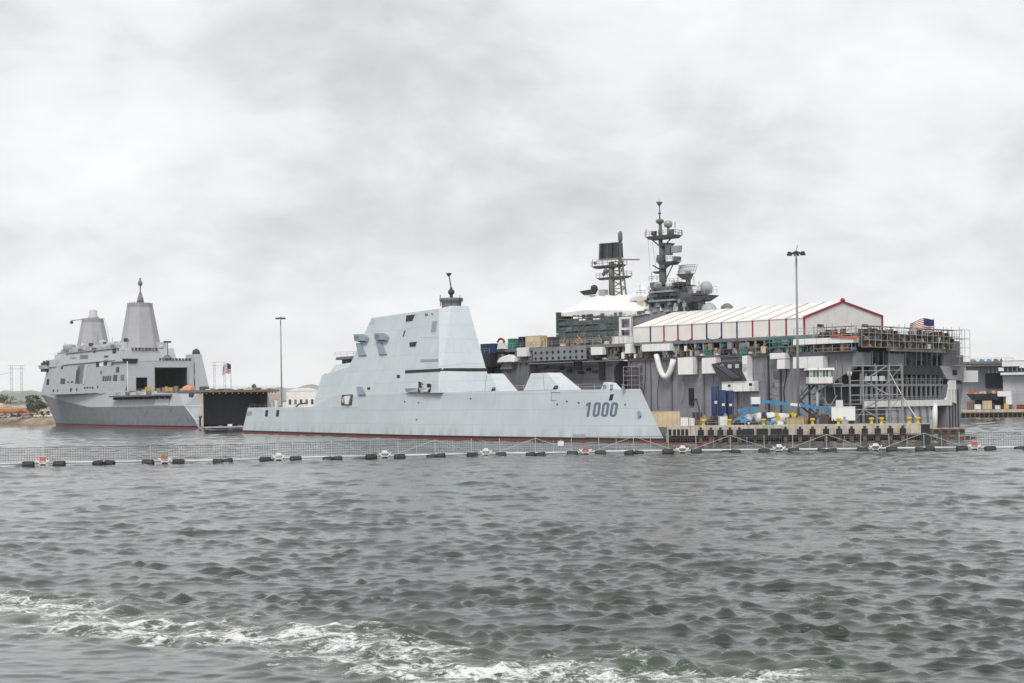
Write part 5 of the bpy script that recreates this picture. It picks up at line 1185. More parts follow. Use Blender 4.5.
# more gear on the island tower
rr = random.Random(77)
for px, py, w_, h_, mt_ in ((651, 287, 4, 5, midgrey), (656, 283.5, 3.5, 4, steel), (663, 290, 8, 3.4, dkgrey), (674, 288.5, 5, 3.2, mastg), (681, 289.5, 6, 3, dkgrey), (650, 300.5, 3, 6, dkgrey), (655.5, 302, 4, 3.5, steel), (661, 303.5, 3, 4.5, black), (667, 301.5, 4.5, 3.5, midgrey), (673.5, 303, 4, 6, steel), (679.5, 302, 3, 4, black), (652.5, 309, 6, 3.5, steel), (664, 309.5, 6.5, 2.4, steel), (676, 309.5, 5.5, 4, dkgrey), (688.5, 290, 4, 4, midgrey), (696, 290.5, 4.5, 2.8, dkgrey), (704, 296.5, 5, 2.6, midgrey), (693, 297.5, 7, 4.2, black), (700, 301, 5, 3.5, dkgrey), (643, 302.5, 4, 4, white_p), (646.5, 297.5, 2.6, 6, dkgrey), (644, 309.5, 3, 2.5, dkgrey)):
    yy = 21.2 + rr.uniform(-.3, .5); a = H.y(px, py + h_, yy); b = H.y(px + w_ - 1.5, py, yy)
    MB().frustum([(a.x, yy, a.z), (b.x, yy, a.z), (b.x, yy + .8, a.z), (a.x, yy + .8, a.z)], [(a.x + .08, yy, b.z), (b.x - .05, yy, b.z), (b.x - .05, yy + .8, b.z), (a.x + .08, yy + .8, b.z)]).build('tower_equipment', mt_, lhd)
for p0, p1, py in ((649, 668, 281), (649, 690, 290), (666, 697, 283.5), (649, 690, 299.2), (637, 648, 295)):
    a, b = H.y(p0, py, 20.9), H.y(p1 - 3, py, 20.9); railing('tower_rail', [(a.x, 20.9, a.z), (b.x, 20.9, a.z)], 1.0, 1.1, lhd, mastg, .05)
for px, p0, p1 in ((651.5, 281, 272.5), (678, 283, 276), (694, 286, 279), (699, 286, 281), (713, 293, 287), (640, 292, 285)):
    bar('whip_antenna', H.y(px, p0, 22), H.y(px, p1, 22), .07, mastg, lhd)
wrap([(629.5, 296, 299.5), (633, 289, 299.5), (638, 286.5, 299.5), (643, 287.5, 299), (646.5, 293, 298)], 23.0, 26.5, white, 'shrink_wrap_cover')

# everyday clutter on the ship's side: gear in the gallery, cables, ladders, primer patches
rr = random.Random(123)
gm_ = (midgrey, dkgrey, steel, rustm, white_p, violet, black, midgrey, brownp, cream, greenp, dkgrey)
for i in range(120):
    px = 500 + i*2.85 + rr.uniform(-1.4, 1.4); x = hx_(px, -.7); z = 16.85 + rr.choice((0, 0, .4, 1.1, 1.6)); w_ = rr.uniform(.25, 1.3)
    block('gallery_gear', x, x + w_, -.68 - rr.uniform(0, .5), -.3, z, min(DK - .8, z + rr.uniform(.3, 1.5)), rr.choice(gm_), lhd)
for i in range(44):
    px = 690 + i*3.7; x = hx_(px, -.9); bar('loose_pipe', (x, -.95, rr.uniform(16.2, 18.5)), (x + rr.uniform(-2.5, 2.5), -1.0, rr.uniform(17.0, DK + .6)), .05, rr.choice((steel, rustm, dkgrey, midgrey)), lhd)
for px, top, bot in ((646, 357, 405), (660, 358, 410), (683, 375, 404), (700, 374, 409), (713, 358, 388), (757, 356, 398), (764, 357, 409), (786, 369, 404), (822, 383, 404), (836, 360, 398), (842, 362, 400), (699, 340, 372), (668, 352, 366)):
    a, b = H.y(px, top, -.3), H.y(px + rr.uniform(-3, 3), bot, -.5); m_ = MB().path([tuple(a.lerp(b, k/6) + Vector((.25*math.sin(k*1.1 + px), -.1, 0))) for k in range(7)], rr.choice((.05, .08, .11)), 5).build('hanging_cable', rr.choice((black, dkgrey, midgrey, steel)), lhd)
for i in range(22):
    px = rr.uniform(645, 835); py = rr.uniform(362, 402); a, b = H.y(px, py + rr.uniform(3, 12), 0), H.y(px + rr.uniform(4, 14), py, 0)
    y_ = .6*(1 - (b.z + 1.5)/18.1); MB().frustum([(a.x, .6*(1 - (a.z + 1.5)/18.1) - .03, a.z), (b.x, .6*(1 - (a.z + 1.5)/18.1) - .03, a.z), (b.x, 1, a.z), (a.x, 1, a.z)], [(a.x, y_ - .03, b.z), (b.x, y_ - .03, b.z), (b.x, 1, b.z), (a.x, 1, b.z)]).build('primer_patch', paint('primer_%d' % (i % 4), ((.26, .26, .30), (.34, .34, .37), (.23, .235, .26), (.31, .29, .31))[i % 4], .65, .12, .2), lhd)
for px in (676, 740):
    for k in range(14): a = H.y(px, 358 + k*3.4, -.3); bar('ladder_rung', (a.x, -.35, a.z), (a.x + .5, -.35, a.z), .04, steel, lhd)
    a, b = H.y(px, 356, -.35), H.y(px, 406, -.35)
    for d_ in (0, .5): bar('ladder_rail', (a.x + d_, -.35, a.z), (a.x + d_, -.35, b.z), .05, steel, lhd)
for i in range(60):                                     # tubes and sheets among the forward deck clutter
    px = rr.uniform(500, 622); y_ = rr.uniform(1.0, 6); x = H.y(px, 345, y_).x
    bar('deck_tube', (x, y_, DK + rr.uniform(0, .8)), (x + rr.uniform(-1.6, 1.6), y_, DK + rr.uniform(.8, 2.6)), .05, rr.choice((steel, rustm, midgrey, cream)), sc)

# ------------------------------------------------------------------ concrete pier in front of the assault ship
Q = Frame((28.4, 273.8), 12.8); PZ = 2.7
pier = thing('pier', 'concrete pier with black rubber fenders between the two nearer warships', 'pier')
poly = [Q.w(0, 0)[:2], Q.w(45.8, 0)[:2], (70.5, 283), (64.9, 288.0), (-6, 354.6), (-8.5, 351.5), (7.9, 326.2), (19.2, 298.2), (26, 280.5)]
MB().prism_z(poly, 1.75, PZ).build('pier_slab', asphalt, pier)
sub = thing  # (names only)
def qbox(name, x0, x1, y0, y1, z0, z1, mat, parent=pier):
    m = MB(); c = [Q.w(x0, y0), Q.w(x1, y0), Q.w(x1, y1), Q.w(x0, y1)]
    return m.frustum([(p[0], p[1], z0) for p in c], [(p[0], p[1], z1) for p in c]).build(name, mat, parent)
rr = random.Random(21)
def qx(px): return Q.y(px, 430, 0).x
edges = [qx(p) for p in (667, 691, 696, 707, 716, 726, 735, 744, 756, 770, 783, 796, 808, 821, 834, 846, 859, 872, 885, 898, 910, 921)]
for i, (a, b) in enumerate(zip(edges[:-1], edges[1:])):
    qbox('fascia_panel', a + .03, b - .03, -.35 + rr.uniform(-.02, .02), .3, 1.05 + rr.uniform(-.05, .05), PZ + .22, concrete)
qbox('cap_beam', -.4, 46.0, .3, 1.0, PZ, PZ + .25, concrete)
qbox('end_block', qx(920.5), qx(930), -.3, 2.5, -.2, PZ + .1, rubber)
for px in (701, 711, 720.5, 730, 739.5, 785.5, 800, 812.5, 826, 839, 851.5, 864.5, 877.5, 890, 902.5):
    x = qx(px); f = qbox('fender', x - .5, x + .55, -.95, -.36, .9, 2.15, rubber)
    qbox('fender_chain_plate', x - .2, x + .25, -.6, -.37, 2.15, 2.6, dkgrey, f); qbox('fender_pile', x - .3, x + .35, -.8, -.4, -1, .9, timber, f)
for px in (670, 674.5, 678.6, 682.7, 686.8): x = qx(px); qbox('slot_fender', x - .22, x + .3, -.5, -.36, 1.2, 2.3, rubber)
for px in (748.5, 762.5, 776.5): x = qx(px); qbox('wide_fender', x - 1.0, x + 1.0, -.9, -.36, .5, 2.3, rubber)
x = -.2
k = 0
while x < 45.5:
    p = Q.w(x, 1.0 + (k % 2)*2.5); MB().tube((p[0], p[1], -2), (p[0], p[1], 1.8), .28, n=8).build('pile', timber if k % 3 else concrete, pier); x += 1.32; k += 1
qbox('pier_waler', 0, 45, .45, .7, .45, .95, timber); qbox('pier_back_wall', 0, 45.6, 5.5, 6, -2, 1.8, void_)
railing('pier_rail', [Q.w(1, .9, PZ + .25), Q.w(24, .9, PZ + .25)], .9, 1.5, pier, steel, .03)
def spot(px, D): a, _ = ray(px, 420); return (a*D, D, PZ)
def hz_(py, px, D): return CH + ray(px, py)[1]*D
def wd(px0, px1, D): return (px1 - px0)*D/FOC
# yellow bollards
bl = [703.5, 729.5, 763.5, 812.5, 838.5, 871.5, 881.5, 909.5, 918]
proto = None
for i, px in enumerate(bl):
    D = Q.w(qx(px), 1.6)[1] if i not in (7, 6) else Q.w(qx(px), 3.0)[1]
    if proto is None:
        proto = thing('bollard', '', 'bollard', (0, 0, 0), 0, 'yellow mooring bollards along the pier edge')
        MB().lathe((0, 0, 0), [(.42, 0), (.42, .12), (.30, .2), (.28, .85), (.46, 1.0), (.5, 1.2), (.3, 1.34), (0, 1.36)], 10).build('post', yellow, proto)
        MB().lathe((0, 0, 0), [(.55, 0), (.55, .06), (.4, .07)], 10).build('base_plate', dkgrey, proto); o = proto
    else: o = copy_tree(proto)
    o.location = spot(px, D); o['label'] = 'yellow mooring bollard on the pier edge, %s from the left' % ORD[i] if i < 8 else 'yellow mooring bollard at the right end of the pier, under the rope'
# tall floodlight mast
def lightmast(px, D, ptop, label, z0, arms=6, r=.28):
    t = thing('light_mast', label, 'light mast', (*spot(px, D)[:2], z0)); h = hz_(ptop, px, D) - z0
    MB().tube((0, 0, 0), (0, 0, h), r, r*.62, 10).lathe((0, 0, 0), [(r*2, 0), (r*2, .3), (r*1.2, .5)], 10).build('pole', paint('pole_grey', (.27, .28, .29), .5, .1, .1), t)
    ring = MB(); 
    for k in range(10): a0, a1 = 6.2832*k/10, 6.2832*(k+1)/10; ring.tube((r*4*math.cos(a0), r*4*math.sin(a0), h - .5), (r*4*math.cos(a1), r*4*math.sin(a1), h - .5), r*.3)
    for k in range(5): a0 = 6.2832*k/5; ring.tube((0, 0, h - .1), (r*4*math.cos(a0), r*4*math.sin(a0), h - .5), r*.25)
    ring.tube((0, 0, h), (.3, 0, h + 1.0), .05)
    ring.build('head_ring', dkgrey, t)
    for k in range(arms):
        a0 = 6.2832*k/arms + .3; c = Vector((r*5*math.cos(a0), r*5*math.sin(a0), h - .6))
        MB().frustum([c + Vector((-.45, -.4, -.25)), c + Vector((.45, -.4, -.25)), c + Vector((.45, .4, -.25)), c + Vector((-.45, .4, -.25))], [c + Vector((-.25, -.22, .35)), c + Vector((.25, -.22, .35)), c + Vector((.25, .22, .35)), c + Vector((-.25, .22, .35))]).build('floodlight', black, t)
    return t
lightmast(798.5, 277, 250.5, 'tall grey floodlight mast standing on the pier in front of the tent', PZ)
lightmast(282, 600, 317, 'distant thin floodlight mast left of the stealth warship', 2.0, 6, .34)
# guard tower
D = 278; gx0, gx1 = 808.5, 832; t = thing('guard_tower', 'small white lookout cabin with green windows on stilts on the pier', 'tower', spot(820, D))
w = wd(gx0, gx1, D)/2; zf, zw0, zw1, zr = [hz_(p, 820, D) - PZ for p in (383.5, 376.8, 370.2, 368)]
MB().box(-w, w, -1.3, 1.5, zf, zw0).build('cabin_wall', white_p, t); MB().box(-w + .05, w - .05, -1.2, 1.4, zw0, zw1).build('cabin_core', paint('cabin_inside', (.05, .07, .07), .6, .1, 0), t)
MB().frustum([(-w - .35, -1.6, zw1), (w + .35, -1.6, zw1), (w + .35, 1.8, zw1), (-w - .35, 1.8, zw1)], [(-w - .25, -1.5, zr), (w + .25, -1.5, zr), (w + .25, 1.7, zr), (-w - .25, 1.7, zr)]).build('roof', white_p, t)
for k in range(7):
    x0 = -w + .12 + k*(2*w - .24)/7; wn_ = MB().box(x0 + .06, x0 + (2*w - .24)/7 - .1, -1.27, -1.2, zw0 + .1, zw1 - .1).build('window', glassg if k % 3 else paint('window_pale', (.35, .5, .46), .2, .1, 0), t)
    block('mullion', x0 - .06, x0 + .06, -1.31, -1.19, zw0, zw1, white_p, t)
block('floor_slab', -w - .1, w + .1, -1.5, 1.7, zf - .3, zf, dkgrey, t)
MB().tube((-.5, -.2, 0), (-.5, -.2, zf - .3), .26, n=8).build('stilt', paint('stilt_grey', (.42, .44, .46), .5, .1, .1), t); bar('stilt', (-1.7, .9, 0), (-1.7, .9, zf - .3), .2, dkgrey, t); bar('stilt', (1.2, .9, 0), (1.2, .9, zf - .3), .12, steel, t)
s0 = (-w - 2.2, -.6)
for a_, b_ in (((-.9, -.8, zf - .2), (-4.1, -.8, zf*.52)), ((-4.1, -.8, zf*.52), (.4, -.8, .1))):
    for dy in (0, 1.0): bar('stair_stringer', (a_[0], a_[1] + dy, a_[2]), (b_[0], b_[1] + dy, b_[2]), .13, dkgrey, t); bar('stair_handrail', (a_[0], a_[1] + dy, a_[2] + .9), (b_[0], b_[1] + dy, b_[2] + .9), .06, dkgrey, t)
    for k in range(8):
        f = (k + .5)/8; x = a_[0] + (b_[0]-a_[0])*f; z = a_[2] + (b_[2]-a_[2])*f; block('stair_tread', x - .2, x + .2, -.8, .2, z, z + .06, dkgrey, t)
block('stair_landing', -4.7, -3.7, -.9, .3, zf*.52 - .1, zf*.52, dkgrey, t)
railing('balcony_rail', [(w, -1.4, zf), (w + 1.8, -1.4, zf), (w + 1.8, 1.5, zf)], 1.1, .9, t, steel, .04); block('balcony', w, w + 1.9, -1.5, 1.6, zf - .15, zf, steel, t)
bar('antenna_post', (w + 1.6, -1.2, 0), (w + 1.6, -1.2, zf), .07, steel, t)
bar('tower_brace', (.3, -.2, 1), (3.2, -.2, zf - 2.2), .09, steel, t); bar('tower_brace', (3.4, -.2, .6), (.6, -.2, zf - 2.6), .09, steel, t)
# helper for box-like things on the pier
def crate(name, label, cat, px0, py0, px1, D, mat, trim=None, dep=2.4, ribs=True, rz=0.0, legs=0):
    t = thing(name, label, cat, spot((px0+px1)/2, D), rz); w = wd(px0, px1, D)/2; h = hz_(py0, (px0+px1)/2, D) - PZ
    MB().box(-w, w, -dep/2, dep/2, legs, h - .08).build('body', mat, t); MB().box(-w - .05, w + .05, -dep/2 - .05, dep/2 + .05, h - .08, h).build('lid', trim or mat, t)
    n = max(2, int(2*w/.8))
    if ribs:
        for k in range(n): u = -w + (k + .5)*2*w/n; block('rib', u - .07, u + .07, -dep/2 - .05, -dep/2, legs + .1, h - .15, trim or mat, t)
    if legs:
        for sx_ in (-1, 1): block('leg', sx_*(w - .3) - .1, sx_*(w - .3) + .1, -.3, .3, 0, legs, dkgrey, t)
    return t
crate('container', 'sand coloured container on the pier just behind the number 1000 bow', 'container', 650, 411.2, 679, 281, cream, paint('cream_rib', (.55, .43, .27), .6, .1, .1))
crate('white_box', 'low white box on the pier beside the sand coloured container', 'box', 680, 417.5, 687.5, 279, white_p); crate('white_box', 'low white box left of the first yellow bollard', 'box', 688.5, 418, 694.5, 278.5, white_p, cream)
crate('sign_board', 'blank white board on short legs at the right of the pier', 'board', 831.5, 406.5, 855, 271.5, white, white_p, .5, False, 0, .8)
crate('gauge_cabinet', 'small white gauge panel standing above the blank white board', 'panel', 836, 399.5, 843, 274, white_p, dkgrey, .3, False, 0, 2.6)
crate('white_box', 'white cabinet beside the blue machine on the pier', 'box', 719, 416.5, 726.5, 275, white_p)
crate('pallet_stack', 'straw coloured pallet stack in front of the light mast', 'pallets', 786, 417.5, 803, 273.5, paint('straw', (.42, .34, .16), .9, .3, .1), board, 1.6)
crate('pallet_stack', 'brown pallet stack beside the orange barrel', 'pallets', 797, 415.5, 806, 275.5, board, brownp, 1.4)
crate('generator', 'dark generator box under the sand coloured container hoist', 'generator', 693, 412, 702, 283, dkgrey, midgrey, 1.6)
# blue tanks
for i, (a, b, tp) in enumerate(((711.5, 719.5, 386), (719.5, 726.5, 390), (726.5, 734, 390.5))):
    D = (286, 283.5, 284)[i]; t = thing('blue_tank', ('tallest dark blue tank standing on the pier, left of two others', 'dark blue tank in the middle of three on the pier', 'dark blue tank at the right of three on the pier')[i], 'tank', spot((a+b)/2, D), 0, 'three blue tanks on the pier')
    r_ = wd(a, b, D)/2; h = hz_(tp, a, D) - PZ
    MB().lathe((0, 0, 0), [(r_*.9, .5), (r_, .7), (r_, h - .12), (r_*.95, h - .02), (r_*.2, h)], 14).build('shell', bluep, t)
    for zz in (h*.33, h*.66): MB().lathe((0, 0, zz), [(r_ + .02, -.07), (r_ + .06, 0), (r_ + .02, .07)], 14).build('hoop', bluep, t)
    for k in range(4): a0 = .785 + 1.571*k; bar('leg', (r_*.8*math.cos(a0), r_*.8*math.sin(a0), 0), (r_*.8*math.cos(a0), r_*.8*math.sin(a0), .6), .1, dkgrey, t)
    MB().box(-.25, .25, -r_ - .1, -r_, h*.55, h*.62).build('gauge', white_p, t); bar('pipe', (r_*.5, -r_*.95, .3), (r_*.5, -r_*.95, h - .6), .06, midgrey, t)
# boom lifts
def wheelset(t, xs_, ys_, r_, mat=rubber):
    for x in xs_:
        for y in ys_:
            o = MB().lathe((0, 0, 0), [(r_*.4, -.16), (r_, -.14), (r_, .14), (r_*.4, .16)], 12).build('wheel', mat, t); o.matrix_local = Matrix.LocRotScale(Vector((x, y, r_)), Matrix.Rotation(RAD(90), 3, 'X'), None)
            MB().lathe((0, 0, 0), [(0, -.18), (r_*.42, -.17), (r_*.42, .17), (0, .18)], 8).build('hub', white_p, o)
D = 277; t = thing('boom_lift', 'blue boom lift with its long arm stretched left towards a white basket', 'boom lift', spot(834, D))
def lp(px, py): return Vector((wd(834, px, D), 0, hz_(py, px, D) - PZ))
MB().frustum([(-1.4, -.9, .6), (1.4, -.9, .6), (1.4, .9, .6), (-1.4, .9, .6)], [(-1.1, -.8, 1.5), (1.3, -.8, 1.6), (1.3, .8, 1.6), (-1.1, .8, 1.5)]).build('chassis', sky_blue, t)
wheelset(t, (-1.0, 1.0), (-.95, .95), .45)
def beam(a, b, h0, h1, w_, mat, nm):
    a, b = Vector(a), Vector(b); up = Vector((0, 0, 1)); MB().frustum([a + Vector((0, -w_, -h0)), a + Vector((0, w_, -h0)), a + Vector((0, w_, h0)), a + Vector((0, -w_, h0))], [b + Vector((0, -w_, -h1)), b + Vector((0, w_, -h1)), b + Vector((0, w_, h1)), b + Vector((0, -w_, h1))]).build(nm, mat, t)
beam((.6, 0, 1.4), lp(827, 409), .3, .32, .25, sky_blue, 'arm'); beam(lp(827, 408.5), lp(800, 405.3), .32, .3, .22, sky_blue, 'arm'); beam(lp(800, 405.2), lp(790.5, 404.2), .26, .26, .2, white_p, 'arm_sleeve'); beam(lp(790.5, 404.4), lp(762, 401), .34, .26, .2, sky_blue, 'arm')
b0, b1 = lp(751.3, 404.2), lp(760, 396.8)
MB().box(b0.x, b1.x, -.6, .6, b0.z, b1.z).build('basket', white, t); railing('basket_rail', [(b0.x, -.6, b1.z), (b1.x, -.6, b1.z)], .5, .6, t, steel, .04); MB().box(b0.x + .3, b1.x - .2, -.4, .4, b0.z - .5, b0.z).build('basket_mount', dkgrey, t)
D = 275; t = thing('folded_lift', 'blue folded aerial lift parked beside the tanks on the pier', 'lift', spot(742, D))
MB().frustum([(-1.6, -.9, .6), (1.5, -.9, .6), (1.5, .9, .6), (-1.6, .9, .6)], [(-1.2, -.8, 1.4), (1.2, -.8, 1.3), (1.2, .8, 1.3), (-1.2, .8, 1.4)]).build('chassis', sky_blue, t); wheelset(t, (-1.1, 1.05), (-.95, .95), .48)
beam((-1.5, 0, .9), (.9, 0, 2.3), .22, .26, .22, sky_blue, 'arm'); beam((.9, 0, 2.3), (-.9, 0, 2.9), .24, .18, .2, sky_blue, 'arm'); beam((-.9, 0, 2.9), (1.8, 0, 3.3), .18, .14, .18, sky_blue, 'arm'); MB().box(1.5, 2.6, -.5, .5, 2.6, 3.5).build('basket', sky_blue, t)
t = thing('small_lift', 'low blue lift with a dark cab at the pier edge left of the covered boat', 'lift', spot(769, 272.5))
MB().frustum([(-1.5, -.7, .35), (1.5, -.7, .35), (1.5, .7, .35), (-1.5, .7, .35)], [(-1.2, -.6, .9), (1.3, -.6, .8), (1.3, .6, .8), (-1.2, .6, .9)]).build('chassis', sky_blue, t); wheelset(t, (-.9, .9), (-.7, .7), .32); beam((-1.2, 0, .8), (1.4, 0, 1.7), .16, .14, .16, sky_blue, 'arm'); MB().box(-.7, .3, -.5, .5, .85, 1.5).build('cab', dkgrey, t)
# covered boat: a long pale sheeted hull on chocks
t = thing('covered_boat', 'long boat under a pale grey sheet on the pier', 'boat', spot(768, 276.5)); R = []
for i in range(13):
    u = i/12; x = -4.6 + 9.2*u; wv = .25 + .95*math.sin(math.pi*min(1, u*1.15 + .06))**.6; hv = 1.0 + .9*math.sin(math.pi*(.15 + .7*u)) + .12*math.sin(i*2.1)
    R.append([(x, -wv*.6, .45), (x, -wv, .95), (x, -wv*.7, .5 + hv*.75), (x, 0, .5 + hv), (x, wv*.7, .5 + hv*.75), (x, wv, .95), (x, wv*.6, .45)])
MB().rings(R, smooth=True).build('sheet', paint('pale_sheet', (.62, .64, .66), .5, .1, .1), t)
for x in (-3, 0, 3): block('chock', x - .2, x + .2, -.8, .8, 0, .5, timber, t)
# drums, pumps and other small items
def drum(label, px, D, mat, s=1.0):
    t = thing('drum', label, 'drum', spot(px, D)); MB().lathe((0, 0, 0), [(.36*s, 0), (.38*s, .05), (.38*s, .4*s), (.40*s, .45*s), (.38*s, .5*s), (.38*s, .9*s), (.36*s, .95*s)], 12).build('shell', mat, t); MB().lathe((0, 0, .95*s), [(.36*s, 0), (.3*s, .02), (0, .02)], 12).build('lid', dkgrey, t)
drum('tall orange drum beside the light mast on the pier', 808, 276, orange, 1.9); drum('orange drum behind the lookout stairs', 811, 279, orange, 1.4); drum('dark drum left of the covered boat', 738, 273.5, rubber, 1.2); drum('brown drum right of the covered boat', 792, 275, rustm, 1.3); drum('dark blue drum beside the three tanks', 736, 281, bluep, 1.5); drum('red drum standing right of the blue tanks', 741.5, 283, red, 1.4)
rr = random.Random(4)
for i in range(48):
    px = 692 + i*3.4 + rr.uniform(-1.2, 1.2); D = 276.5 + rr.uniform(0, 5) - (px - 694)*.035; h = rr.uniform(.6, 2.4); w_ = rr.uniform(.2, .75)
    o = MB().frustum([(-w_, -.5, 0), (w_, -.5, 0), (w_, .5, 0), (-w_, .5, 0)], [(-w_*.9, -.42, h), (w_*.8, -.42, h*rr.uniform(.7, 1.1)), (w_*.8, .42, h), (-w_*.9, .42, h)]).box(-w_*.4, w_*.2, -.3, .3, h*.5, h + rr.uniform(.1, .5)).build('pier_clutter', (cm_ := rr.choice((('grey', midgrey), ('silver', steel), ('dark grey', dkgrey), ('rusty', rustm), ('white', white_p), ('black', black), ('wooden', board), ('blue', sky_blue), ('yellow', yellow), ('grey', midgrey), ('dark grey', dkgrey))))[1])
    o.location = spot(px, D); o.rotation_euler = (0, 0, rr.uniform(-.5, .5)); tag(o, 'small %s piece of work gear on the pier, %s from the left' % (cm_[0], ordinal(i + 1)), 'equipment', 'work gear cluttering the pier')
# little mobile hoist
t = thing('hoist', 'thin dark hoist arm leaning over the pier against the grey hull', 'hoist', spot(703, 284))
bar('arm', (0, 0, 0), (-1.2, 0, 5.2), .12, dkgrey, t); bar('arm', (-1.2, 0, 5.2), (-2.0, 0, 4.2), .10, black, t); MB().frustum([(-.8, -.6, 0), (1.0, -.6, 0), (1.0, .6, 0), (-.8, .6, 0)], [(-.6, -.5, 1.1), (.7, -.5, 1.3), (.7, .5, 1.3), (-.6, .5, 1.1)]).build('base', white_p, t); wheelset(t, (-.5, .6), (-.6, .6), .3)
# steel stair tower at the ship's quarter
st = thing('stair_tower', 'grey steel stair tower in front of the open stern', 'stairs', spot(852, 276), RAD(-8)); random.seed(31)
hh = hz_(366, 860, 276) - PZ
scaffold(st, (-.2, 0, 0), (1, 0, 0), 4, 2.35, 4, hh/4, 2.2, (0, 1, 0), steel, steel, .085, True, .35)
for j in range(4):
    z0_, z1_ = j*hh/4, (j+1)*hh/4; a_, b_ = ((2.2, 6.6) if j % 2 else (6.6, 2.2))
    for dy in (.3, 1.5): bar('stringer', (a_, dy, z0_), (b_, dy, z1_), .1, steel, st)
    for k in range(7): f = (k + .5)/7; x = a_ + (b_ - a_)*f; z = z0_ + (z1_ - z0_)*f; block('tread', x - .17, x + .17, .3, 1.5, z, z + .05, steel, st)
for k in range(3): block('sign_plate', 2.4 + k*1.3, 3.4 + k*1.3, -.1, -.04, hh*.74, hh*.74 + .9, navy_light, st)
# mooring ropes
def rope(label, a, b, sag, r_=.07):
    a, b = Vector(a), Vector(b); tag(MB().path([a.lerp(b, i/10) - Vector((0, 0, sag*4*(i/10)*(1 - i/10))) for i in range(11)], r_, 5).build('mooring_rope', rope_m), label, 'rope')
D = Q.w(qx(918), 1.6)[1]
p = H.w(-.2, H.x(888, 368, 0).y, H.x(888, 368, 0).z)
rope('pale mooring rope slanting from the stern of the grey ship to the last bollard', p, (*spot(917, D)[:2], PZ + 1.0), .35, .12)
# work barge at the stern
t = thing('work_float', 'flat brown work float moored under the stern at the end of the pier', 'float', (*G(948, 433)[:2], 0), -Q.phi)
MB().box(-5.2, 3.2, -2, 3, -.3, .9).build('hull', timber, t)
for k in range(8): block('deck_plank', -5.2 + k*1.05, -4.2 + k*1.05, -2.05, 3.05, .9, 1.05, board if k % 2 else concrete, t)
for k in range(5): block('side_fender', -4.6 + k*1.7, -3.6 + k*1.7, -2.3, -2.0, -.1, .7, rubber, t)
t = thing('oil_boom', 'dark oil boom with red floats curving round the end of the pier', 'boom', (*G(905, 439.5)[:2], 0), -Q.phi)
for k in range(15): block('boom_float', -2.0 + k*.95, -1.2 + k*.95, -.25 + .2*math.sin(k*.5), .2 + .2*math.sin(k*.5), -.1, .45 + .1*(k % 2), (red_bottom, dkgrey, rustm)[k % 3], t)
t = thing('red_boom', 'thin red oil boom trailing from the bow to the pier', 'boom', (0, 0, 0))
MB().path([(*G(px, py)[:2], .12) for px, py in ((664, 443.8), (676, 444.6), (692, 444.2), (706, 443.2), (716, 442.6))], .17, 6).build('tube', red, t)
t = thing('pipe_rack', 'dark green pipe rack on the deck edge under the right half of the tent', 'rack', H.w(hx_(770, -1.2), -1.2, 17.0), -H.phi)
for k in range(5): bar('post', (k*2.2, 0, 0), (k*2.2, 0, 2.9), .1, greenp, t)
for z in (.9, 1.9, 2.8): bar('pipe', (0, 0, z), (8.8, 0, z), .12, greenp, t)

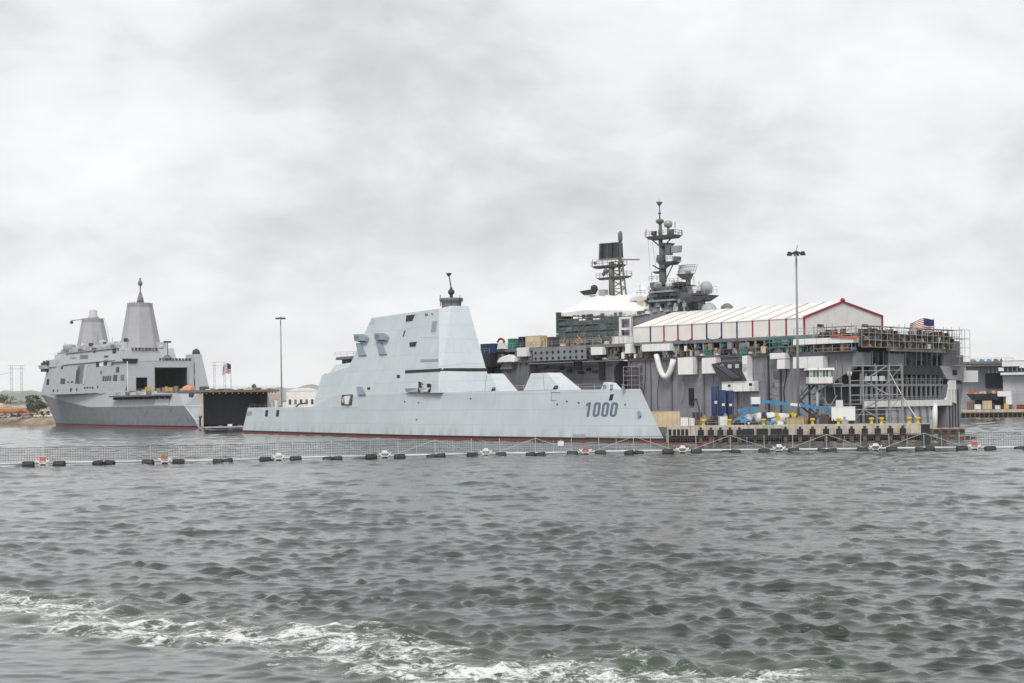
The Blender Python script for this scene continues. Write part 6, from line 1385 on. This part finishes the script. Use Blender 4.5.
# ------------------------------------------------------------------ floating security barrier, section by section
mk = [(-71, 466.8), (43, 464.2), (165, 462.3), (279, 459.3), (385, 456.8), (486, 454.6), (585.5, 453.2), (682.5, 451.8), (779, 450.6), (875.5, 449.6), (974.5, 448.6), (1073, 447.5)]
pts = [Vector(G(px, py + 1.5)) for px, py in mk]
barw = paint('barrier_white', (.66, .68, .68), .5, .06, .12); netm = paint('barrier_net', (.13, .135, .135), .7, .1, 0); postm = paint('barrier_post', (.50, .52, .52), .5, .1, .1)
def barrier(a, b, label):
    d = b - a; L_ = d.length; t = thing('barrier_section', label, 'barrier', a, math.atan2(d.y, d.x), 'sections of the floating security barrier')
    g = 2.0; jr = random.Random(int(a.x*10)); t.rotation_euler.x = jr.uniform(-.05, .05); t.location.z = jr.uniform(-.08, .04)
    MB().tube((.6, .55, .35), (L_ - .6, .55, .35), .15, n=8).build('pipe', barw, t)
    for x in (g, L_ - g):
        f = MB().rings([[(x + u, .15*math.cos(RAD(k)) + .0, .15) for k in (0,)] for u in (0, 1)], cap=False) if False else MB()
        prof = [(.35, -.8), (.48, -.74), (.52, -.45), (.52, .45), (.48, .74), (.35, .8)]
        o = f.lathe((0, 0, 0), prof, 12).build('float', rubber, t); o.matrix_local = Matrix.LocRotScale(Vector((x + jr.uniform(-.3, .3), -.1, .1 + jr.uniform(-.08, .06))), Matrix.Rotation(RAD(90), 3, 'Y') @ Matrix.Rotation(RAD(0), 3, 'Z'), None)
        [MB().lathe((0, 0, zb__), [(.53, -.06), (.56, 0), (.53, .06)], 12).build('float_band', dkgrey, o) for zb__ in (-.55, .55)]
    xc = L_/2
    for s_ in (-1, 1):
        o = MB().lathe((0, 0, 0), [(.3, -.7), (.42, -.66), (.46, -.4), (.46, .4), (.42, .66), (.3, .7)], 12).build('float', rubber, t); o.matrix_local = Matrix.LocRotScale(Vector((xc + s_*.72, -.15 + .25*s_, .06 + jr.uniform(-.08, .06))), Matrix.Rotation(RAD(90 + jr.uniform(-9, 9)), 3, 'Y') @ Matrix.Rotation(RAD(8), 3, 'X'), None)
        MB().lathe((0, 0, .3), [(.47, -.08), (.5, 0), (.47, .08)], 12).build('float_band', dkgrey, o)
    hp = 2.45
    for x in (g, xc, L_ - g): bar('post', (x, .55, .3), (x + jr.uniform(-.09, .09), .55, hp + jr.uniform(-.1, .2)), .05, postm, t)
    for x in (g + (xc - g)*.5, xc + (L_ - g - xc)*.5): bar('post', (x, .55, .3), (x + jr.uniform(-.12, .12), .55, hp - .3), .035, postm, t)
    for s_ in (g - 1.0, L_ - g + 1.0): bar('stay', (xc, .55, hp), (s_, .55, .35), .035, postm, t)
    m = MB(); x = .1
    while x < L_ - .1: m.tube((x, .62, .45), (x, .62, hp), .026, n=3); x += .34
    z = .5
    while z <= hp + .01: m.tube((.1, .62, z), (L_ - .1, .62, z), .028 if z < hp - .1 else .04, n=3); z += .325
    m.build('net', netm, t)
    return t
lab = ['leftmost', 'second', 'third', 'fourth', 'fifth', 'sixth', 'seventh', 'eighth', 'ninth', 'tenth', 'rightmost']
for i in range(11):
    l_ = 'floating barrier section with white posts, net and black floats, ' + ('at the left edge' if i == 0 else 'at the right edge' if i == 10 else '%s from the left' % lab[i])
    barrier(pts[i], pts[i+1], l_)
for i in range(1, 11):
    p = pts[i]; cap_ = i in (1, 2, 6, 10)
    t = thing('link_marker', ('white diamond link with an orange-red cap, ' if cap_ else 'white diamond link without a cap, ') + ('%s joint of the floating barrier from the left' % ORD[i-1]), 'marker', (p.x, p.y - .1, 0), 0, 'links between the barrier sections')
    MB().path([(-.9, 0, .8), (-.35, 0, .22), (.35, 0, .22), (.9, 0, .8)], .085, 6).path([(-.8, .05, .2), (-.5, .05, .75), (.5, .05, .75), (.8, .05, .2)], .08, 6).build('frame', white_p, t)
    MB().frustum([(-.42, -.25, .72), (.42, -.25, .72), (.42, .25, .72), (-.42, .25, .72)], [(-.3, -.2, 1.12), (.3, -.2, 1.12), (.3, .2, 1.12), (-.3, .2, 1.12)]).build('cap', paint('marker_orange', (.55, .10, .05), .5, .1, .05) if cap_ else white_p, t)
    MB().lathe((0, 0, -.2), [(.3, 0), (.42, .2), (.3, .45)], 8).build('coupling', rubber, t)
t = thing('warning_sign', 'small blank white sign plate fixed to the barrier in front of the bow', 'sign', (*G(561, 455)[:2], 0))
bar('post', (0, .2, .3), (0, .2, 2.2), .05, postm, t); MB().box(-.42, .42, .05, .12, 1.3, 2.0).build('plate', white, t)

# ------------------------------------------------------------------ second assault ship and pier at the right
Rf = Frame((166, 545), 30.0)
l2 = ship('distant_assault_ship', 'second grey flat-topped warship partly visible at the far right edge', 'warship', Rf)
def ry(px, py, y=0.0): return Rf.y(px, py, y)
def rb(name, px0, py0, px1, py1, mat, y0=0.0, y1=6.0, parent=l2):
    a, b = ry(px0, py1, y0), ry(px1, py0, y0); return MB().box(a.x, b.x, y0, y1, a.z, b.z).build(name, mat, parent)
zdk = ry(1000, 361).z
a, b = ry(1003, 404).x, ry(1085, 404).x
MB().frustum([(a, 1.0, -1), (b, 1.0, -1), (b, 28, -1), (a, 28, -1)], [(a, 0, zdk - 3), (b, 0, zdk - 3), (b, 30, zdk - 3), (a, 30, zdk - 3)]).build('hull', navy, l2)
xl = ry(946, 380, 6).x
MB().frustum([(xl + 6, 7, -1), (a, 7, -1), (a, 28, -1), (xl + 6, 26, -1)], [(xl, 6, zdk - 1), (a, 6, zdk - 1), (a, 30, zdk - 1), (xl, 28, zdk - 1)]).build('forward_hull', hull_low, l2)
MB().box(xl - 3, b, -1.5, 32, zdk - .9, zdk).build('flight_deck', midgrey, l2)
rb('gallery_plate', 962, 361, 1003, 366.5, violet, -1.0, 4); rb('bay_opening', 985.5, 373, 1002, 388, void_, 5.6, 6.4)
rb('sheeted_enclosure', 1002, 360.2, 1060, 366.5, white, -2.5, -.2); rb('sheeted_enclosure', 1000.5, 371.5, 1060, 375, white, -2.5, 0); rb('gallery_dark', 1003, 367, 1060, 371.5, dkgrey, -1, -.1)
for k in range(12): rb('gallery_post', 1003 + k*4.5, 367, 1003.8 + k*4.5, 371.5, steel, -1.3, -1.0)
rb('white_box', 998.5, 367.5, 1003.5, 371, white, -2, 0); rb('white_box', 997.5, 391, 1011, 396.5, white, -3, 0); rb('white_box', 1006, 396.5, 1011.5, 404.5, white, -3, -.5)
q0, q1 = ry(966, 394, -3), ry(998, 394, -3)
MB().frustum([(q0.x + 2, -2, ry(980, 400, -3).z), (q1.x, -2, ry(980, 400, -3).z), (q1.x, 6, ry(980, 400, -3).z), (q0.x + 2, 6, ry(980, 400, -3).z)], [(q0.x, -3, q0.z), (q1.x, -3, q0.z), (q1.x, 6, q0.z), (q0.x, 6, q0.z)]).build('elevator_platform', dkgrey, l2)
rr = random.Random(8)
for k in range(14): px = 968 + k*2.2; q = ry(px, 394, -2.5); block('stacked_material', q.x, q.x + rr.uniform(.5, 1.4), -2.5, -1.5, q.z, q.z + rr.uniform(.4, 1.6), rr.choice((rustm, orange, board, cream, rustm, white_p)), l2)
for k in range(4): rb('hull_column', 988 + k*4, 367, 989.5 + k*4, 373, violet, 1, 2)
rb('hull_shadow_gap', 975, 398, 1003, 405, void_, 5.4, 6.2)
for px, w_, m_ in ((979, 5, paint('blue_tarp', (.10, .22, .45), .6, .15, 0)), (986, 5, MATS['blue_tarp']), (970, 6, midgrey), (993, 5, rustm), (999.5, 2, dkgrey)):
    q = ry(px, 361, 1); MB().frustum([(q.x, 1, zdk), (q.x + w_*.33, 1, zdk), (q.x + w_*.33, 3, zdk), (q.x, 3, zdk)], [(q.x + .3, 1.6, zdk + 1.0), (q.x + w_*.25, 1.6, zdk + .9), (q.x + w_*.25, 2.4, zdk + .9), (q.x + .3, 2.4, zdk + 1.0)]).build('deck_gear', m_, l2)
railing('deck_rail', [(xl - 2, -1.4, zdk), (a + 4, -1.4, zdk)], 1.2, 2.4, l2, steel, .06)
p2 = thing('far_pier', 'low dark timber pier in front of the distant warship at right', 'pier', (*G(958, 417.2)[:2], 0), RAD(-18))
MB().box(0, 70, 0, 14, 1.6, 2.6).build('deck', concrete, p2); MB().box(0, 70, .3, 14, .2, 1.6).build('skirt', black, p2)
for k in range(30): bar('pile', (1 + k*1.6, .1, -1), (1 + k*1.6, .1, 1.6), .22, timber, p2)
MB().box(0, 70, -.2, 0, 1.3, 1.7).build('waler', timber, p2)
def p2thing(name, label, cat, x, w_, h, mat, lidm, y=3):
    t = thing(name, label, cat, (p2.location.x + x*math.cos(RAD(-18)) + y*math.sin(RAD(18)), p2.location.y + x*math.sin(RAD(-18)) + y*math.cos(RAD(18)), 2.6), RAD(-18))
    MB().box(-w_/2, w_/2, -1, 1, .15, h).build('body', mat, t); MB().box(-w_/2 - .05, w_/2 + .05, -1.05, 1.05, h, h + .12).build('lid', lidm, t); MB().box(-w_/2 + .2, w_/2 - .2, -.8, .8, 0, .15).build('skid', dkgrey, t)
    for k in range(3): block('rib', -w_/2 + w_*(k + .5)/3 - .06, -w_/2 + w_*(k + .5)/3 + .06, -1.06, -1.0, .3, h - .1, lidm, t)
p2thing('work_hut', 'brown hut on the far pier, leftmost of the far pier cargo', 'hut', 4.2, 2.2, 2.9, rustm, board); p2thing('skip', 'white skip beside the brown hut on the far pier', 'skip', 6.8, 2.2, 1.9, white_p, steel); p2thing('work_hut', 'tan hut in the middle of the far pier', 'hut', 10.0, 3.2, 3.2, cream, rustm)
p2thing('skip', 'small white skip right of the tan hut on the far pier', 'skip', 13.6, 1.8, 1.5, white_p, midgrey); p2thing('drum_stack', 'yellow drum stack on the far pier', 'drums', 16.6, 1.6, 2.0, yellow, yellow); p2thing('pipe_stack', 'long rust red pipe stack at the right end of the far pier', 'pipes', 24.5, 9, 1.5, red_bottom, rustm); p2thing('skip', 'dark skip between the huts on the far pier', 'skip', 11.8, 1.5, 2.2, dkgrey, bluep, 6)

# ------------------------------------------------------------------ left shore
def shore_pt(px, D, z=3.3): a_, _ = ray(px, 410); return (a_*D, D, z)
leafm = [paint('foliage_%d' % k, c, .8, .35, 0, scale=.8) for k, c in enumerate(((.045, .075, .025), (.07, .105, .035), (.03, .05, .022)))]
barkm = paint('bark', (.10, .07, .05), .9, .2, .1)
def tree(name, label, base, h, w_, seed, nleaf=900, mats=leafm, trunk=.28, flat=.75):
    t = thing(name, label, 'tree', base); r_ = random.Random(seed); m = MB(); th = h*trunk
    m.tube((0, 0, -.3), (.1*h*.1, 0, th), .035*h, .025*h, 7)
    limbs = []
    for k in range(6):
        a_ = k*1.05 + r_.uniform(-.3, .3); e_ = (math.cos(a_)*w_*.32, math.sin(a_)*w_*.32, h*r_.uniform(.5, .85)); m.tube((0, 0, th*.9), e_, .018*h, .006*h, 5); limbs.append(e_)
    m.build('trunk', barkm, t)
    cl = [(e[0]*r_.uniform(.6, 1.3), e[1]*r_.uniform(.6, 1.3), e[2]*r_.uniform(.8, 1.05), r_.uniform(.16, .26)*w_) for e in limbs for _ in range(2)] + [(0, 0, h*.8, w_*.25)]
    m = MB()
    for i in range(nleaf):
        c = cl[i % len(cl)]; d = Vector((r_.gauss(0, 1), r_.gauss(0, 1), r_.gauss(0, 1))).normalized()*c[3]*r_.uniform(.55, 1.12)
        p = Vector((c[0] + d.x, c[1] + d.y, max(th*.7, c[2] + d.z*flat))); s_ = r_.uniform(.022, .05)*h
        u = Vector((r_.gauss(0, 1), r_.gauss(0, 1), r_.gauss(0, .6))).normalized(); v = u.orthogonal().normalized()
        k = len(m.v); m.v += [tuple(p + u*s_), tuple(p + v*s_*.7), tuple(p - u*s_), tuple(p - v*s_*.7)]; m.f.append((k, k+1, k+2, k+3)); m.mi[len(m.f)-1] = r_.choice((0, 0, 1, 2))
    m.build('crown', list(mats), t); return t
tree('shore_tree', 'round dark green tree on the shore beside the bow of the left ship', shore_pt(37, 775), 8.8, 10.5, 3, 1800)
tree('shore_tree', 'small low shrub tree left of the round shore tree', shore_pt(20, 800, 3.4), 4.6, 9, 5, 700); tree('shore_tree', 'flat green shrub row above the tan wall on the shore', shore_pt(12, 830, 4), 5.2, 14, 6, 700, flat=.4)
for i, px in enumerate((-6, 1, 8.5, 15, 23, 30.5, 36)):
    tree('far_tree', 'dark distant tree on the skyline left of the warship, %s from the left' % ORD[i], shore_pt(px, 1020 + 25*(i % 3), 4.6), (13, 15, 12, 9, 8.5, 14, 13)[i], (11, 12, 10, 13, 14, 8, 8)[i], 20 + i, 420, leafm)
orange_roof = paint('terracotta', (.48, .17, .07), .8, .15, .05); plaster = paint('plaster', (.62, .50, .40), .8, .1, .05)
t = thing('shore_building', 'low pink-walled building with an orange roof edge on the left shore', 'building', shore_pt(10, 792))
MB().box(-26, 9.5, -3, 6, 0, 4.6).build('wall', paint('pink_plaster', (.66, .42, .33), .8, .1, .05), t); MB().frustum([(-26.5, -3.8, 3.0), (10, -3.8, 3.0), (10, -3.0, 3.0), (-26.5, -3.0, 3.0)], [(-26.5, -3.4, 4.4), (9.8, -3.4, 4.4), (9.8, -3.0, 4.4), (-26.5, -3.0, 4.4)]).build('roof_edge', orange_roof, t); MB().box(-26.4, 9.9, -3.2, 6.2, 4.6, 5.0).build('roof', plaster, t)
for k in range(9): block('window', -24 + k*3.6, -22.6 + k*3.6, -3.06, -2.98, .9, 2.2, dkgrey, t)
t = thing('retaining_wall', 'long tan wall rising behind the orange roofed building', 'wall', shore_pt(10, 830, 3.6))
for k in range(9): MB().box(-34 + k*6.6, -27.5 + k*6.6, 0, .6, 0, 6.2 - .2*(k % 2)).build('wall_panel', plaster, t)
t = thing('shore_building', 'flat tan building right of the round shore tree, against the bow', 'building', shore_pt(47, 815)); MB().box(-5, 8, 0, 8, 0, 5.5).build('wall', plaster, t); MB().box(-5.3, 8.3, -.3, 8.3, 5.5, 6).build('roof', cream, t)
for k in range(3): block('window', -3.6 + k*3.4, -2 + k*3.4, -.06, .02, 1.2, 3, dkgrey, t)
rr = random.Random(9)
for i in range(16):
    px = -8 + i*3.7; D = 860 + 45*(i % 4); h_ = rr.uniform(3, 6.5); w_ = rr.uniform(6, 13)
    t = thing('shore_house', 'small low house in the jumble behind the left shore, %s from the left' % ordinal(i + 1), 'house', shore_pt(px, D, 4), 0, 'houses behind the left shore')
    MB().box(-w_/2, w_/2, 0, 7, 0, h_).build('wall', rr.choice((plaster, white_p, cream, navy_light, concrete)), t); MB().frustum([(-w_/2 - .4, -.4, h_), (w_/2 + .4, -.4, h_), (w_/2 + .4, 7.4, h_), (-w_/2 - .4, 7.4, h_)], [(-w_/2 + 1, 2.5, h_ + 1.4), (w_/2 - 1, 2.5, h_ + 1.4), (w_/2 - 1, 4.5, h_ + 1.4), (-w_/2 + 1, 4.5, h_ + 1.4)]).build('roof', rr.choice((orange_roof, brownp, midgrey, cream)), t)
    for k in range(2): block('window', -w_/4 + k*w_/2 - .6, -w_/4 + k*w_/2 + .6, -.05, .02, h_*.35, h_*.7, dkgrey, t)
for i in range(9):
    tree('shore_shrub', 'low dark shrub along the left shore bank, %s from the left' % ordinal(i + 1), shore_pt(-6 + i*6.4, 786 + 9*(i % 2), 3.2), rr.uniform(2.4, 4.2), rr.uniform(4, 7), 60 + i, 260, trunk=.15)
# parked cars
def car(label, loc, mat, rz=0.0):
    t = thing('parked_car', label, 'car', loc, rz, 'cars parked along the left shore')
    MB().prism_y([(-2.2, .35), (2.2, .35), (2.25, .8), (1.5, .95), (.8, 1.45), (-1.1, 1.5), (-1.8, 1.0), (-2.25, .9)], -.85, .85).build('body', mat, t)
    MB().prism_y([(-1.5, 1.02), (1.2, 1.02), (.72, 1.38), (-1.05, 1.42)], -.88, .88).build('glass', black, t); wheelset(t, (-1.4, 1.4), (-.8, .8), .33)
for i, (px, mt_) in enumerate(((-3, white_p), (2.5, steel), (8, white_p), (14, dkgrey), (20, bluep), (26, steel), (32, red), (38, white_p), (43.5, dkgrey), (49, white_p))):
    car('%s car parked on the left shore, %s from the left' % (('white', 'silver', 'white', 'dark grey', 'blue', 'silver', 'red', 'white', 'dark grey', 'white')[i], ORD[i]), shore_pt(px, 768 if i % 2 else 772), mt_, random.uniform(-.15, .15))
t = thing('moored_barge', 'low white flat boat lying along the left shore below the parked cars', 'boat', (*G(42, 423)[:2], 0), RAD(-10))
MB().frustum([(-11, -1.6, -.2), (11, -1.6, -.2), (11, 1.6, -.2), (-11, 1.6, -.2)], [(-12, -2, 1.5), (12.5, -2, 1.5), (12.5, 2, 1.5), (-12, 2, 1.5)]).build('hull', white_p, t); MB().box(-10, 11, -1.6, 1.6, 1.5, 1.65).build('deck', steel, t)
for k in range(6): block('cleat', -9 + k*3.6, -8.5 + k*3.6, -1.8, -1.5, 1.5, 1.9, dkgrey, t)
# power pylons
def pylon(label, px, D, ptop):
    t = thing('power_pylon', label, 'pylon', shore_pt(px, D, 4)); h = hz_(ptop, px, D) - 4; w_ = wd(0, 10, D)/2; pm = paint('pylon_grey', (.34, .34, .36), .6, .1, 0)
    for s_ in (-1, 1):
        x = s_*w_
        for dx_ in (-1.0, 1.0): bar('leg', (x + dx_, 0, 0), (x + dx_*.8, 0, h), .13, pm, t)
        for k in range(9): z0_, z1_ = h*k/9, h*(k+1)/9; bar('lattice', (x - 1, 0, z0_), (x + 1, 0, z1_), .07, pm, t); bar('lattice', (x + 1, 0, z0_), (x - 1, 0, z1_), .07, pm, t)
    for z in (h, h*.93): bar('crossarm', (-w_ - 3, 0, z), (w_ + 3, 0, z), .14, pm, t)
    return t
pylon('faint grey twin-legged power pylon at the far left edge', 17, 1250, 365.5); pylon('faint grey power pylon behind the flag of the left ship', 220, 1400, 362)
tag(MB().path([(*shore_pt(-90, 1250, 0)[:2], 34), (*shore_pt(-35, 1250, 0)[:2], 32), (*shore_pt(12, 1250, 0)[:2], 38)], .12, 4).build('power_line', dkgrey), 'thin power line running left from the far pylon', 'cable')
# quay, white hall and a small loader far between the two left ships
t = thing('far_quay', 'distant quay edge between the open stern and the stealth warship', 'quay', (-118, 590, 0), RAD(-6)); MB().box(0, 75, 0, 60, -1, 2.6).build('deck', concrete, t); MB().box(0, 75, -.3, 0, .4, 2.4).build('fender_beam', rubber, t)
D = 620; t = thing('white_hall', 'small white hall seen past the stern of the stealth warship', 'hall', shore_pt(302, D, 2.6)); w_ = wd(285, 316, D)/2; h = hz_(388.5, 300, D) - 2.6
MB().frustum([(-w_, 0, 0), (w_, 0, 0), (w_, 9, 0), (-w_, 9, 0)], [(-w_, 0, h - 1), (w_, 0, h - 1), (w_, 9, h - 1), (-w_, 9, h - 1)]).build('wall', white_p, t); MB().prism_y([(-w_ - .2, h - 1), (w_ + .2, h - 1), (w_*.3, h + .2), (-w_*.3, h + .2)], -.2, 9.2).build('roof', white, t)
for k in range(5): block('window', -w_ + 1.0 + k*2.3, -w_ + 2.0 + k*2.3, -.07, .02, h*.45, h*.62, (dkgrey, midgrey)[k % 2], t)
t = thing('loader', 'dark angular loader crane in front of the small white hall', 'loader', shore_pt(293, 612, 2.6)); 
for a_, b_ in (((-2, 0, 1), (2.5, 0, 5.5)), ((2.5, 0, 5.5), (6, 0, 5.9)), ((-1, 0, 4), (3, 0, 1.2)), ((-3.5, 0, 3.2), (-1, 0, 4))): bar('boom', a_, b_, .35, dkgrey, t)
MB().box(-3.5, 3.5, -1, 1, .5, 1.8).build('body', rustm, t); wheelset(t, (-2.4, 2.4), (-1, 1), .6)
rr = random.Random(14)
for i in range(14):
    px = (255, 262, 268, 274, 287, 309, 312, 318, 206, 214, 222, 238, 245, 250)[i]; h = rr.uniform(4, 9); w_ = rr.uniform(5, 14); D = 1150 + 60*(i % 4)
    t = thing('far_building', 'tiny pale building on the far shore skyline, %s from the left' % ['first', 'second', 'third', 'fourth', 'fifth', 'sixth', 'seventh', 'eighth', 'ninth', 'tenth', 'eleventh', 'twelfth', 'thirteenth', 'fourteenth'][sorted((255, 262, 268, 274, 287, 309, 312, 318, 206, 214, 222, 238, 245, 250)).index(px)], 'building', shore_pt(px, D, 4.5), 0, 'buildings on the far shore')
    MB().box(-w_/2, w_/2, 0, 8, 0, h).build('wall', rr.choice((plaster, white_p, cream, navy_light)), t); MB().frustum([(-w_/2 - .3, -.3, h), (w_/2 + .3, -.3, h), (w_/2 + .3, 8.3, h), (-w_/2 - .3, 8.3, h)], [(-w_/2 + 1, 2, h + 1.3), (w_/2 - 1, 2, h + 1.3), (w_/2 - 1, 6, h + 1.3), (-w_/2 + 1, 6, h + 1.3)]).build('roof', rr.choice((midgrey, orange_roof, brownp)), t)
# ------------------------------------------------------------------ haze: pale sea air round everything
hm = bpy.data.materials.new('sea_haze'); hm.use_nodes = True; hn = hm.node_tree; hn.nodes.clear()
ho = hn.nodes.new('ShaderNodeOutputMaterial'); hv = hn.nodes.new('ShaderNodeVolumePrincipled'); hn.links.new(hv.outputs[0], ho.inputs['Volume'])
hv.inputs['Color'].default_value = (.97, .98, 1, 1); hv.inputs['Density'].default_value = .00006; hv.inputs['Anisotropy'].default_value = .2
MB().box(-6300, 6300, -6300, 6300, -8, 150).build('haze', hm, kind='stuff')
